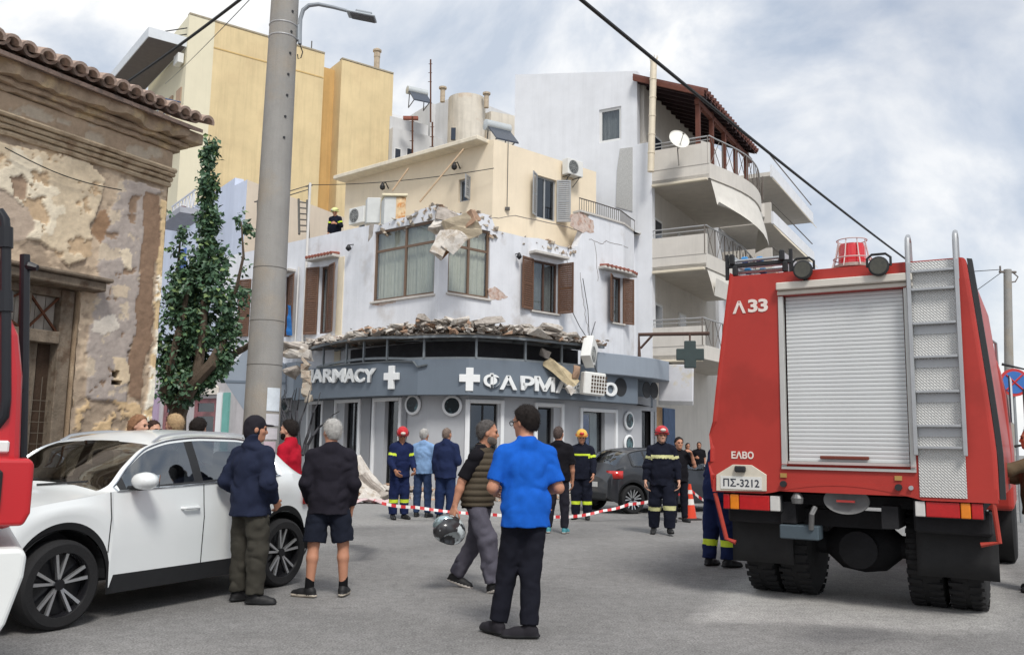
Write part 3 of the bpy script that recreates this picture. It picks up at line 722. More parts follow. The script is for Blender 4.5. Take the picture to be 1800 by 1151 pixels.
    # balcony doors on the left face
    for h, lv in ((dL, True), (dM, True), (dF, True)):
        w_ = window(bld, UP, *h, rec=.18, mat=frame_brown, fwid=.07, vs=[(h[0] + h[1]) / 2], drape=curtain, drape_cov=.5, name='balcony_door')
        leaf(w_, UP, min(h[:2]), h[2], h[3], .55, R(166), .02, shutter_brown, +1); leaf(w_, UP, max(h[:2]), h[2], h[3], .55, R(160), .02, shutter_brown, -1)
    # door surround, pipes, wall lamp
    mb = MB(); a = UP.px(600, 520)[0]; UP.slab(mb, a - .2, a + .1, zb + .3, UP.z_at(600, 452), -.02, .03); mb.build('door_surround', M('cream_surround', srgb(226, 214, 190), .8, .12), bld)
    pipe_m = M('white_pipe', srgb(216, 214, 210), .6, .15)
    for x, y0, y1, r in ((541, 325, 600, .045), (528, 470, 600, .03)):
        s0 = UP.px(x, 480)[0]; mb = MB(); mb.tube([UP.P(s0, UP.z_at(x, y0), .08), UP.P(s0, UP.z_at(x, y1), .08)], r, 8); mb.build('downpipe', pipe_m, bld, smooth=True)
    q = UP.px(621, 438); mb = MB(); mb.lathe([(.02, 0), (.09, .06), (.1, .1), (.03, .22)], UP.P(q[0], q[1] - .1, .2), (0, 0, 1), 10); mb.tube([UP.P(q[0], q[1] + .1, .2), UP.P(q[0], q[1] + .16, 0)], .015, 6); mb.build('wall_lantern', black_metal, bld)
    q = UP.px(906, 452); mb = MB(); mb.lathe([(.02, 0), (.08, .06), (.09, .1), (.03, .22)], UP.P(q[0], q[1] - .1, .18), (0, 0, 1), 10); mb.tube([UP.P(q[0], q[1] + .1, .18), UP.P(q[0], q[1] + .1, 0)], .015, 6); mb.build('wall_lantern', black_metal, bld)
    # blue cloth on the balcony rail
    q = UP.px(520, 575); mb = MB(); mb.loft([[UP.P(q[0] - .1 + .02 * math.sin(i), q[1] + .75 - .15 * i, .3 + .02 * math.cos(i * 2)), UP.P(q[0] + .1 + .05 * i * .5, q[1] + .7 - .15 * i, .33)] for i in range(8)], wrap=False)
    tag(mb.build('hanging_cloth', M('blue_cloth', srgb(40, 110, 180), .9, .2)), 'bright blue cloth hanging by the louvred balcony door above the pharmacy', 'cloth')
    # curved terrace railing at the right end
    rail = M('railing_iron', srgb(92, 86, 84), .6, .2); a = UP.px(1022, 365)[0]; b = UP.px(1117, 392)[0]; z0 = top(b)
    mb = MB(); ks = UP.knots(a, b); ks = [a + (b - a) * i / 24 for i in range(25)]
    mb.tube([UP.P(k, z0 + .52, -.1) for k in ks], .022, 6); mb.tube([UP.P(k, z0 + .08, -.1) for k in ks], .018, 6); rl = mb.build('terrace_railing', rail, bld)
    for i in range(31):
        k = a + (b - a) * i / 30; mb = MB(); mb.tube([UP.P(k, z0 + .04, -.1), UP.P(k, z0 + .52, -.1)], .011, 5); mb.build('baluster', rail, rl)
    mb = MB(); UP.slab(mb, a - .1, b + .3, z0 - .02, z0 + .05, -.32, .05); mb.build('coping', stone_sill, bld)

    # ---------------- penthouse
    PH = Fac([(-9.5, 35.86), (-.72, 28.5), (5.2, 33.83)]); c1 = PH.L[1]; cream = M('cream_render', srgb(236, 221, 196), .85, .08, 1.2, .1, 50, streak=.08, spec=.2)
    zt = PH.z_at(872, 246); hA = (PH.px(942, 350)[0], PH.px(978, 350)[0], PH.z_at(960, 386), PH.z_at(960, 312)); hB = (PH.px(806, 330)[0], PH.px(826, 330)[0], PH.z_at(816, 354), PH.z_at(816, 314))
    hC = (PH.px(628, 380)[0], PH.px(642, 380)[0], 7.9, PH.z_at(635, 362))
    sr = PH.px(1048, 300)[0]; sl_ = PH.px(607, 340)[0]
    mb = MB(); PH.wall(mb, sl_, sr, 7.8, zt, [hA, hB, hC], .25); mb.build('penthouse_wall', cream, bld)
    mb = MB(); mb.prism([PH.P(sl_, zt - .02, -.2), PH.P(c1, zt - .02, -.2), PH.P(sr, zt - .02, -.2), V(2, 38, zt - .02), V(-6, 40, zt - .02)], (0, 0, .01)); mb.build('penthouse_roof', concrete, bld)
    mb = MB(); zo = PH.z_at(760, 282); PH.slab(mb, sl_ - .1, c1 - .25, zt - .10, zt + .05, -.2, .55); mb.build('roof_overhang', M('overhang_concrete', srgb(226, 216, 196), .85, .15, 3, streak=.2), bld, bevel=.02)
    gs = M('grey_shutter_paint', srgb(160, 162, 164), .7, .15, 8)
    w_ = window(bld, PH, *hA, rec=.15, mat=gs, vs=[(hA[0] + hA[1]) / 2], pane=dark_glass); leaf(w_, PH, min(hA[:2]), hA[2], hA[3], .45, R(150), .02, gs, +1); leaf(w_, PH, max(hA[:2]), hA[2], hA[3], .5, R(135), .02, gs, -1)
    w_ = window(bld, PH, *hB, rec=.15, mat=gs, pane=dark_glass); leaf(w_, PH, max(hB[:2]), hB[2], hB[3], .4, R(110), .02, gs, -1)
    window(bld, PH, *hC, rec=.15, mat=gs, pane=dark_glass, name='terrace_door')
    for x, y in ((683, 332), (809, 297)):
        q = PH.px(x, y); mb = MB(); mb.lathe([(.02, 0), (.09, .05), (.1, .14), (.03, .28)], PH.P(q[0], q[1] - .12, .3), (0, 0, 1), 10); mb.tube([PH.P(q[0], q[1] + .12, .3), PH.P(q[0], q[1] + .2, .15), PH.P(q[0], q[1], 0)], .02, 6); mb.build('wall_lantern', black_metal, bld)
    # stays from the overhang and wires across the terrace
    for (x0, y0, o0), (x1, y1, o1) in (((815, 262, .5), (738, 355, 1.5)), ((718, 296, .5), (690, 335, .9))):
        a, b = PH.px(x0, y0, o0), PH.px(x1, y1, o1); mb = MB(); mb.tube([PH.P(a[0], a[1], o0), PH.P(b[0], b[1], o1)], .03, 6); mb.build('stay_rod', M('rusty_beige', srgb(196, 170, 140), .8, .2), bld)
    mb = MB(); q = PH.px(892, 270); mb.tube([PH.P(q[0], PH.z_at(892, 246), .03), PH.P(q[0], PH.z_at(892, 370), .03)], .012, 5); mb.box(PH.P(q[0], PH.z_at(892, 368), .05), (.16, .1, .1)); mb.build('conduit', M('grey_plastic', srgb(90, 88, 86), .6, .1), bld)
    # cage with tarpaulin and cabinet on the terrace
    def cabinet(name, lab, cat, x0, x1, y0, y1, Y, m_, dep=.4):
        a, b = at(x0, y1, Y), at(x1, y1, Y); t = at(x0, y0, Y).z; mb = MB(); d = V(-.3, .95, 0) * dep
        mb.hexa([a, b, b + d, a + d, V(a.x, a.y, t), V(b.x, b.y, t), V(b.x, b.y, t) + d, V(a.x, a.y, t) + d]); return tag(mb.build(name, m_, bevel=.02), lab, cat)
    cabinet('terrace_cabinet', 'pale grey cabinet standing on the roof terrace beside the rusty cage', 'cabinet', 644, 668, 347, 392, 29.2, M('pale_grey_sheet', srgb(206, 208, 206), .6, .12, 3))
    cg = thing('rooftop_cage', 'white sheet metal box with rust-orange panel on the roof terrace', 'cage', at(690, 375, 28.6))
    a, b = at(675, 378, 28.6), at(713, 370, 28.6); z1 = at(690, 343, 28.6).z; z0 = a.z - .3
    d = V(-.3, .95, 0) * .7; tx = (b - a); 
    mb = MB(); m1 = a + tx * .55; mb.hexa([V(a.x, a.y, z0), V(m1.x, m1.y, z0), V(m1.x, m1.y, z0) + d, V(a.x, a.y, z0) + d, V(a.x, a.y, z1 - .06), V(m1.x, m1.y, z1 - .06), V(m1.x, m1.y, z1 - .06) + d, V(a.x, a.y, z1 - .06) + d]); mb.build('panel', M('pale_grey_sheet', (.6, .6, .6)), cg, bevel=.01)
    mb = MB(); mb.hexa([V(m1.x, m1.y, z0), V(b.x, b.y, z0), V(b.x, b.y, z0) + d, V(m1.x, m1.y, z0) + d, V(m1.x, m1.y, z1 - .08), V(b.x, b.y, z1 - .08), V(b.x, b.y, z1 - .08) + d, V(m1.x, m1.y, z1 - .08) + d]); mb.build('rusted_panel', M('rusted_panel', srgb(224, 196, 156), .8, .3, 6, col2=srgb(206, 140, 80), c2scale=5), cg, bevel=.01)
    mb = MB(); mb.hexa([V(a.x, a.y, z1 - .05) + V(-.08, -.08, 0), V(b.x, b.y, z1 - .05) + V(.08, -.08, 0), V(b.x, b.y, z1 - .05) + d, V(a.x, a.y, z1 - .05) + d, V(a.x, a.y, z1 + .04) + V(-.08, -.08, 0), V(b.x, b.y, z1 + .04) + V(.08, -.08, 0), V(b.x, b.y, z1 + .04) + d, V(a.x, a.y, z1 + .04) + d]); mb.build('lid', M('cream_lid', srgb(226, 216, 186), .7, .15), cg, bevel=.02)
    # air conditioner outdoor units
    def ac(label, p, x, size=(.78, .3, .58), tilt=None, broken_=False):
        T = frame(p, x); t = thing('air_conditioner', label, 'air conditioner', p)
        if tilt is not None: T = T @ tilt
        W_, D_, H_ = size; wm = M('ac_white', srgb(222, 222, 218), .5, .08, 5)
        mb = MB(); mb.box((0, 0, 0), size, T=T); mb.build('casing', wm, t, bevel=.02, seg=2)
        c = T @ V(-W_ * .14, -D_ / 2, 0); ax = T.to_3x3() @ V(0, -1, 0)
        mb = MB(); mb.disc(c, ax, H_ * .4, .012, 24); mb.build('fan_opening', M('ac_dark', (0.05, .055, .06), .6, .1), t)
        mb = MB(); u = T.to_3x3() @ V(1, 0, 0); v = T.to_3x3() @ V(0, 0, 1)
        for k in (.14, .24, .34, .42): mb.tube([c + ax * .012 + (u * math.cos(i * math.pi / 12) + v * math.sin(i * math.pi / 12)) * k * H_ for i in range(24)], .006, 5, closed=True)
        for i in range(8): an = i * math.pi / 4; mb.tube([c + ax * .014, c + ax * .014 + (u * math.cos(an) + v * math.sin(an)) * .42 * H_], .005, 5)
        mb.build('grille', M('ac_grille', srgb(180, 182, 180), .5, .05), t); return t
    q = PH.px(998, 299); tdir = PH.p[2] - PH.p[1]; p = PH.P(q[0], q[1], .25)
    u = ac('white air conditioner unit mounted high on the cream penthouse wall', p, V(tdir.x, tdir.y, 0)); mb = MB()
    for k in (-.25, .25):
        b_ = PH.P(q[0] + k, q[1] - .31, 0); mb.tube([b_, PH.P(q[0] + k, q[1] - .31, .42)], .018, 5); mb.tube([PH.P(q[0] + k, q[1] - .6, 0), PH.P(q[0] + k, q[1] - .31, .36)], .014, 5)
    mb.tube([PH.P(q[0] - .1, q[1] - .3, .1), PH.P(q[0] - .15, q[1] - .8, .03), PH.P(q[0] - .15, q[1] - 1.7, .03)], .02, 6); mb.build('bracket', M('grey_plastic', (0.3, 0.3, 0.3)), u)
    ldir = PH.p[1] - PH.p[0]
    ac('white air conditioner unit standing on the terrace near the firefighter', at(632, 380, 29.8), V(ldir.x, ldir.y, 0))
    # hanging, torn-off pair above the sign
    A1 = at(1036, 618, 25.9); ac('torn-off air conditioner dangling by cables above the pharmacy sign', A1, V(.8, .6, 0), tilt=Matrix.Rotation(R(-52), 4, 'Y') @ Matrix.Rotation(R(25), 4, 'X') @ Matrix.Rotation(R(20), 4, 'Z'))
    A2 = at(1050, 675, 25.75); t = thing('hanging_grille_unit', 'wrecked white unit with a square grid of slots hanging over the sign letters', 'air conditioner', A2)
    T = frame(A2, V(.93, .36, 0)) @ Matrix.Rotation(R(4), 4, 'Y'); mb = MB(); mb.box((-.1, .1, 0), (.7, .3, .66), T=T); mb.build('casing', M('ac_white', (.7, .7, .7)), t, bevel=.03)
    mb = MB()
    for i in range(6):
        for j in range(5): mb.box((-.19 + i * .088 - .0, -.052, -.22 + j * .105), (.06, .012, .075), T=T)
    mb.build('slots', M('slot_brown', srgb(82, 70, 60), .8, .2), t, kind='stuff')
    for k, pts in enumerate((((1000, 545), (1014, 574), (1030, 598)), ((1020, 490), (1029, 545), (1034, 598)), ((1042, 566), (1038, 598)), ((1040, 632), (1048, 650)))):
        w3 = [UP.P(*UP.px(*p), .12) if i < len(pts) - 1 else (A1 if k < 3 else A2) + V(0, 0, .3) for i, p in enumerate(pts)]
        if k == 3: w3 = [A1, A2 + V(0, 0, .3)]
        mb = MB(); mb.tube(w3, .014, 5); mb.build('hanging_cable', cable_m, bld)

    # ---------------- ground floor shop
    shop = M('shop_grey_cladding', srgb(176, 178, 182), .7, .06, 1.0, .05, 60, streak=.06); dk = M('shop_pilaster_grey', srgb(140, 142, 146), .7, .06, 1.0, streak=.06)
    wt = M('white_surround', srgb(226, 228, 230), .6, .05); fas = M('fascia_slate_grey', srgb(108, 118, 129), .55, .08, .8, streak=.1); fas_l = M('fascia_light_grey', srgb(142, 151, 162), .55, .08, .8, streak=.1)
    zf0, zf1 = 2.82, 3.82
    doors = []
    for (x0, x1, y0, y1) in ((546, 562, 703, 862), (604, 628, 700, 862), (675, 702, 702, 862), (826, 874, 709, 862), (945, 973, 716, 866), (1025, 1063, 722, 866), (1128, 1148, 722, 850)):
        doors.append((GF.px(x0, 760)[0], GF.px(x1, 760)[0], .16, GF.z_at((x0 + x1) / 2, y0)))
    mb = MB(); GF.wall(mb, 0, GF.L[-1], 0, zf0 + .3, doors, .28); gw = mb.build('shop_wall', shop, bld)
    names = 'shop_window'
    blue_in = M('blue_poster', srgb(36, 70, 140), .6, .35, 2.5, col2=srgb(120, 130, 150), c2scale=1.2)
    for k, h in enumerate(doors):
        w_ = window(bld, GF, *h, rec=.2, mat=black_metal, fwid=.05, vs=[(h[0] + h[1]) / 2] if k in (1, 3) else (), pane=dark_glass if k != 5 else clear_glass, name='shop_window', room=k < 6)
        if k == 5:
            mb = MB(); GF.slab(mb, h[0] + .06, h[0] + (h[1] - h[0]) * .55, .3, h[3] - .1, -.27, -.26); mb.build('poster', blue_in, w_)
            mb = MB(); GF.slab(mb, h[0] + (h[1] - h[0]) * .6, h[1] - .06, .3, h[3] - .1, -.27, -.26); mb.build('poster', M('grey_poster', srgb(120, 132, 142), .6, .2, 3), w_)
        if k == 3:
            mb = MB(); GF.slab(mb, h[0] + .45, h[1] - .08, .3, h[3] - .1, -.42, -.4); mb.build('poster', M('grey_poster', (.2, .22, .24)), w_)
    # white surrounds (outer frames) around doors, dark pilasters between
    for (x0, x1, y0) in ((540, 568, 693), (588, 634, 690), (655, 706, 694), (818, 885, 702), (938, 990, 708), (1018, 1084, 718)):
        a, b = GF.px(x0, 760)[0], GF.px(x1, 760)[0]; z = min(zf0 - .02, GF.z_at((x0 + x1) / 2, y0)); t_ = .11; mb = MB()
        GF.slab(mb, a, a + t_, .14, z, -.02, .07); GF.slab(mb, b - t_, b, .14, z, -.02, .07); GF.slab(mb, a + t_, b - t_, z - t_, z, -.02, .07); mb.build('door_surround', wt, bld, bevel=.015)
    for x0, x1 in ((636, 653), (708, 716), (568, 587)):
        a, b = GF.px(x0, 760)[0], GF.px(x1, 760)[0]; mb = MB(); GF.slab(mb, a + .03, b - .03, .14, zf0 - .02, -.02, .05); mb.build('pilaster', dk, bld)
    # oval wall lights / porthole signs
    for x, y, rx, rz_ in ((504, 710, 10, 16), (728, 711, 10, 16), (796, 713, 13, 16), (1103, 739, 7, 18), (1103, 780, 7, 16)):
        q = GF.px(x, y); c = GF.P(q[0], q[1], .03); i = GF.seg(q[0]); n = GF.nrm[i]; n3 = V(n.x, n.y, 0); mb = MB(); mb.lathe([(.30, 0), (.30, .05), (.25, .07), (.22, .05)], c, n3, 28); o = mb.build('porthole_sign', wt, bld, smooth=True)
        mb = MB(); mb.disc(c + n3 * .055, n3, .225, .012, 28); mb.build('dark_disc', M('porthole_dark', srgb(34, 44, 50), .25, .4, 6, col2=srgb(90, 120, 126), c2scale=4), o)
    # fascia
    s_l = GF.px(543, 660)[0]; s_r = GF.L[-1] - .6
    mb = MB(); GF.slab(mb, s_l, s_r, zf0, zf1, -.1, .55); fo = mb.build('fascia', fas, bld)
    UF = Fac([at(1050, 640, 26.6)[:2], at(1100, 640, 27.3)[:2], at(1150, 640, 28.3)[:2], at(1176, 640, 29.3)[:2], at(1170, 640, 31.0)[:2]])
    mb = MB(); zq0 = UF.z_at(1120, 662); zq1 = UF.z_at(1120, 626); UF.slab(mb, 0, UF.L[-1], zq0, zq1, -.8, 0); mb.build('upper_fascia', fas_l, bld, bevel=.02)
    mb = MB(); GF.slab(mb, GF.px(505, 640)[0], s_l - .02, zf0 + .1, zf1 + .3, -.1, .5); mb.build('fascia_end', fas_l, bld)
    # letters, each its own part
    def fpt(x, y): q = GF.px(x, y, .555); return q
    let = M('letter_white', srgb(232, 234, 234), .45, .03)
    def letters(chars):
        for ch, x0, y0, x1, y1 in chars:
            a, b = fpt(x0, (y0 + y1) / 2), fpt(x1, (y0 + y1) / 2); xm = (x0 + x1) / 2; z0, z1 = fpt(xm, y1)[1], fpt(xm, y0)[1]
            A_, B_ = GF.P(a[0], z0, .60), GF.P(b[0], z0, .60)
            T = frame(A_, B_ - A_)
            if ch == '+':
                w_, h_ = (B_ - A_).length, z1 - z0; t_ = w_ * .36; mb = MB(); x = [0, (w_ - t_) / 2, (w_ + t_) / 2, w_]; zz = [0, (h_ - t_) / 2 + .03, (h_ + t_) / 2 + .03, h_]
                pl = [(x[1], zz[0]), (x[2], zz[0]), (x[2], zz[1]), (x[3], zz[1]), (x[3], zz[2]), (x[2], zz[2]), (x[2], zz[3]), (x[1], zz[3]), (x[1], zz[2]), (x[0], zz[2]), (x[0], zz[1]), (x[1], zz[1])]
                mb.prism([T @ V(p[0], -.05, p[1]) for p in pl], T.to_3x3() @ V(0, .09, 0)); mb.build('cross_emblem', let, fo, bevel=.008)
            else:
                me = mesh_fit(text_mesh(ch, 1, .03, .032), T, (B_ - A_).length, z1 - z0); me.materials.append(let); link('letter', me, fo)
    letters([('H', 538, 650, 552, 672), ('A', 552, 649, 570, 672), ('R', 571, 648, 588, 672), ('M', 587, 648, 609, 672), ('A', 608, 648, 627, 672), ('C', 626, 648, 643, 672), ('Y', 641, 648, 661, 672), ('+', 678, 643, 703, 684),
             ('+', 808, 646, 843, 687), ('Φ', 849, 656, 878, 682), ('Α', 877, 660, 908, 685), ('Ρ', 911, 661, 937, 686), ('Μ', 938, 662, 973, 688), ('Α', 974, 665, 1004, 691), ('Κ', 1005, 668, 1027, 692), ('Ε', 1030, 670, 1047, 694), ('Ι', 1050, 671, 1055, 695), ('Ο', 1060, 672, 1082, 696)])
    for x, y, r in ((1091, 680, .29), (1137, 685, .27), (1150, 686, .27)):
        q = GF.px(x, y, .555); c = GF.P(q[0], q[1], .553); i = GF.seg(q[0]); n3 = V(GF.nrm[i].x, GF.nrm[i].y, 0); mb = MB(); mb.disc(c, n3, r, .02, 28); mb.build('round_hole', M('hole_dark', (0.03, .032, .036), .8, .1), fo)
    # steel frame of the stripped canopy
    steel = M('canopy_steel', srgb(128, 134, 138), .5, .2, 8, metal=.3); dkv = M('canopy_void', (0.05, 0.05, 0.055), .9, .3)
    f0 = GF.px(560, 620, .5)[0]; f1 = GF.px(1050, 640, .5)[0]; zu = zf1 + .62
    mb = MB(); n = 40; ks = [f0 + (f1 - f0) * i / n for i in range(n + 1)]
    bow = lambda k: .10 * math.sin(math.pi * min(1, (k - f0) / (f1 - f0) * 2.2)) if (k - f0) / (f1 - f0) < .45 else 0
    cf = None
    for z, o in ((zu, .75), (zf1 + .03, .5), (zu, -.1)):
        mb = MB(); mb.loft([[GF.P(k, z - .035 + bow(k), o - .04), GF.P(k, z - .035 + bow(k), o + .04), GF.P(k, z + .035 + bow(k), o + .04), GF.P(k, z + .035 + bow(k), o - .04)] for k in ks])
        cf = mb.build('canopy_frame', steel, bld) if cf is None else (mb.build('rail', steel, cf), cf)[1]
    for k in [f0 + (f1 - f0) * t for t in (.04, .17, .26, .36, .48, .60, .73, .86, .97)]:
        mb = MB(); GF.slab(mb, k - .03, k + .03, zf1 + .03, zu + bow(k), .5, .56); GF.slab(mb, k - .025, k + .025, zu - .03 + bow(k), zu + .02 + bow(k), -.1, .75); mb.build('strut', steel, cf)
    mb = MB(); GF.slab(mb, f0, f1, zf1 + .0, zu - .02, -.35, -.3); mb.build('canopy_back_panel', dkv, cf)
    mb = MB(); GF.slab(mb, f0 - 1.0, f1 + .1, zu + .045, zu + .085, -1.2, .78); deck = mb.build('canopy_deck', M('deck_board', srgb(120, 112, 104), .9, .3, 5), bld)
    # broken slab bits under the left end, dented soffit strip
    mb = MB(); q = [GF.px(x, 630, .56)[0] for x in (560, 640, 700, 728, 740, 752)]
    rings = [[GF.P(k, zf1 + .02 + dz, .50), GF.P(k, zf1 - .02 + dz, .62), GF.P(k, zf1 + .02 + dz, .64)] for k, dz in zip(q, (0, 0, -.02, -.06, -.22, -.16))]; mb.loft(rings); mb.build('bent_trim', steel, fo)
    # left flank: grey panels either side of the pole and a battered drainpipe
    lf = Fac([tuple(at(390, 650, 27.5)[:2]), tuple(at(510, 650, 26.8)[:2])])
    mb = MB(); lf.poly(mb, [lf.px(*p) for p in ((395, 665), (437, 612), (505, 640), (505, 690), (480, 725), (436, 727))], 0, .12); mb.build('side_awning', fas_l, bld, bevel=.01)
    mb = MB(); lf.poly(mb, [lf.px(*p) for p in ((397, 668), (506, 672), (506, 676), (397, 672))], .121, .14); mb.build('awning_seam', fas, bld)
    dp = GF.px(541, 660, .75)[0]
    mb = MB(); r_ = random.Random(9)
    for i in range(7): rock(mb, at(539 + r_.uniform(-3, 3), 635 + i * 11, 25.4), (.14, .12, .13), rr=r_, n=12)
    mb.build('broken_column', broken, bld)
    return bld
PHARM = pharmacy()
# ------------------------------------------------------------------ neighbouring buildings
offwhite = M('block_white_render', srgb(224, 226, 230), .85, .08, 1.2, .1, 50, streak=.10, spec=.2)
cream_w = M('block_cream_render', srgb(208, 203, 195), .85, .10, 1.2, .1, 50, streak=.14, spec=.2)
alu = M('aluminium_rail', srgb(178, 178, 178), .4, .1, metal=.5)
iron = M('grey_iron', srgb(112, 104, 98), .6, .2)
timber = M('brown_timber', srgb(104, 62, 50), .75, .25, 8, .2, 40); timber_d = M('dark_timber', srgb(52, 36, 38), .8, .3, 6)
roof_tile = M('brown_roof_tile', srgb(112, 74, 66), .85, .3, 8, .3, 30)
awning = M('cream_awning', srgb(214, 204, 184), .8, .1, 3)
def apartment():
    b = thing('apartment_block', 'white four storey block with stacked balconies, brown timber roof terrace and satellite dish', 'building', (5.3, 33, 0))
    K = Vector((5.15, 33.3)); Sd = Vector((SDIR.x, SDIR.y)); Pd = Vector((PDIR.x, PDIR.y))
    SW = Fac([K - Pd * 8, K - Pd * .0]); zt = SW.z_at(1120, 126)
    pl = [SW.px(*p) for p in ((904, 132), (916, 128), (1120, 125), (1122, 246), (1146, 250))]
    w0 = (SW.px(1053, 215)[0], SW.px(1092, 215)[0], SW.z_at(1072, 249), SW.z_at(1072, 190))
    sl_ = SW.px(904, 250)[0]; sr = SW.px(1120, 250)[0]; s2 = SW.px(1146, 300)[0]
    mb = MB(); SW.wall(mb, sl_, sr, 0, SW.z_at(1118, 125), [w0], .3, top=lambda q: pl[0][1] + (pl[2][1] - pl[0][1]) * (q - sl_) / (sr - sl_)); mb.build('side_wall', offwhite, b)
    mb = MB(); SW.slab(mb, sr, s2, 0, SW.z_at(1133, 252), -.3, .02); mb.build('side_wall', offwhite, b)
    window(b, SW, *w0, rec=.12, mat=M('white_pvc', srgb(220, 220, 218), .5, .05), fwid=.1, drape=M('grey_curtain', (.2, .2, .2)))
    # pebbledash panel
    mb = MB(); SW.poly(mb, [SW.px(*p) for p in ((1090, 262), (1112, 259), (1112, 372), (1083, 364), (1085, 300))], -.02, .03); mb.build('stone_panel', M('pebbledash', srgb(190, 190, 188), .9, .4, 40, .6, 60), b)
    # body behind
    mb = MB(); bk = K + Sd * 9.0; z1 = pl[2][1] - 3.0
    fr = Fac([K + Sd * .02, bk]); mb = MB(); zl = [SW.z_at(1150, y) for y in (258, 415, 573)]
    dors = []
    FW = Fac([K, bk])
    for z in zl: dors.append((1.2, 2.6, z - .9, z + 1.15))
    mb.hexa([V(*K, 0), V(*bk, 0), V(*(bk - Pd * 6), 0), V(*(K - Pd * .3), 0), V(*K, z1), V(*bk, z1), V(*(bk - Pd * 6), z1), V(*(K - Pd * .3), z1)]); mb.build('front_wall', cream_w, b)
    mb = MB(); a_ = K - Pd * .25 + Sd * .4; mb.hexa([V(*a_, z1), V(*(a_ + Sd * 9), z1), V(*(a_ + Sd * 9 - Pd * 4), z1), V(*(a_ - Pd * 3), z1), V(*a_, z1 + 2.9), V(*(a_ + Sd * 9), z1 + 2.9), V(*(a_ + Sd * 9 - Pd * 4), z1 + 2.9), V(*(a_ - Pd * 3), z1 + 2.9)]); mb.build('top_floor_wall', cream_w, b)
    # balconies: solid end panel, curved front with iron railing
    for i, (yr, yt, yb) in enumerate(((246, 258, 320), (400, 415, 474), (560, 574, 632))):
        xe = (1247, 1242, 1238)[i]
        BE = Fac([K, K + Pd * 2.4]); q1 = BE.px(xe, (yt + yb) / 2)[0]; z0, z1_ = BE.z_at(1195, yb), BE.z_at(1195, yt); zr = BE.z_at(1195, yr)
        bl = MB(); BE.slab(bl, 0, q1, z0, z1_, -.14, 0); bal = bl.build('balcony', cream_w, b)
        # underside and curved front
        E = K + Pd * q1; n = 14; pts = []
        for k in range(n + 1):
            t = k / n; bulge = .75 * math.sin(math.pi * t) ** 1.0 * (1 if i == 0 else .35); pts.append(E + Sd * 7.6 * t + Pd * (bulge - .0 * t))
        BF = Fac(pts); h = (z1_ - z0) * .42; m_ = MB(); BF.slab(m_, 0, BF.L[-1], z0, z0 + h, -.14, .0); m_.build('balcony_front', cream_w, bal)
        m_ = MB(); m_.prism([V(*K, z0 + .02)] + [V(*(p - Pd * .02), z0 + .02) for p in pts] + [V(*(K + Sd * 7.6), z0 + .02)], (0, 0, .16)); m_.build('balcony_slab', M('slab_underside', srgb(196, 190, 180), .9, .15, 2), bal)
        m_ = MB(); BE.slab(m_, 0, q1, z0 + h - .02, z0 + h, 0.0, .012); m_.build('panel_joint', M('joint_grey', srgb(170, 166, 160), .9, .1), bal)
        # rails: straight tubes over the end panel, iron infill along the front
        m_ = MB(); m_.tube([BE.P(0, zr, -.07), BE.P(q1, zr, -.07)] + [V(*(p - Pd * .07), zr) for p in pts[1:]], .03, 6); m_.build('handrail', alu, bal)
        m_ = MB(); m_.tube([BE.P(0, (zr + z1_) / 2, -.07), BE.P(q1, (zr + z1_) / 2, -.07)], .02, 6); m_.build('handrail', alu, bal)
        ks = 46
        for k in range(ks + 1):
            q = BF.L[-1] * k / ks; m_ = MB()
            if k % 6 == 0: m_.tube([BF.P(q, z0 + h, -.07), BF.P(q, zr, -.07)], .025, 5); m_.build('rail_post', iron, bal)
            elif k % 3 == 0:
                for s_ in (-1, 1): m_.tube([BF.P(q - s_ * .3, z0 + h + .05, -.07 - .01 * s_), BF.P(q + s_ * .3, zr - .05, -.07 - .01 * s_)], .014, 5)
                m_.build('crossed_bars', iron, bal)
        # awning cassette under the slab and a sloping front awning
        m_ = MB(); BE.slab(m_, .25, q1 - .05, z0 - .10, z0 + .0, .0, .16); m_.build('awning_cassette', awning, bal, bevel=.02)
        if i < 2:
            nn = 10; rows = []
            for k in range(nn + 1):
                q = .15 + (BF.L[-1] - .3) * k / nn; rows.append([BF.P(q, z0 - .03, -.05), BF.P(q, z0 - .55, .10), BF.P(q, z0 - 1.05, .22), BF.P(q, z0 - (1.9 if i == 0 else .8) * (k / nn * .5 + .5), .30)])
            m_ = MB(); m_.loft(rows, wrap=False); m_.build('awning', M('awning_pale', srgb(210, 206, 198), .85, .12, 3), bal, smooth=True, angle=70)
        # balcony door in shade
        for q in (.7, 3.6):
            m_ = MB(); zt_ = z0 + 2.35; FW.slab(m_, q, q + .9, z0 + .2, zt_, 0.0, .06); d_ = m_.build('balcony_door', M('white_pvc', (.7, .7, .7)), bal)
            m_ = MB(); FW.slab(m_, q + .1, q + .8, z0 + .3, zt_ - .1, .06, .065); m_.build('pane', M('dark_pane', (.03, .04, .06), .1, .1, spec=.6), d_)
    # timber roof over the top terrace
    K0 = K - Pd * .0; i_ = 0
    ztop = SW.z_at(1125, 138); E = K + Pd * 2.15; zl_ = Fac([K, K + Pd * 2.4]).z_at(1235, 168)
    a0, a1 = K - Pd * .45, E + Pd * .25
    mb = MB(); L_ = 8.0
    P0, P1 = V(*(a0 - Sd * .3), ztop), V(*(a1 - Sd * .3), zl_); d_ = V(*(Sd * L_), 0)
    mb.hexa([P0, P1, P1 + d_, P0 + d_, P0 + V(0, 0, .12), P1 + V(0, 0, .12), P1 + d_ + V(0, 0, .12), P0 + d_ + V(0, 0, .12)]); rf = mb.build('terrace_roof', roof_tile, b)
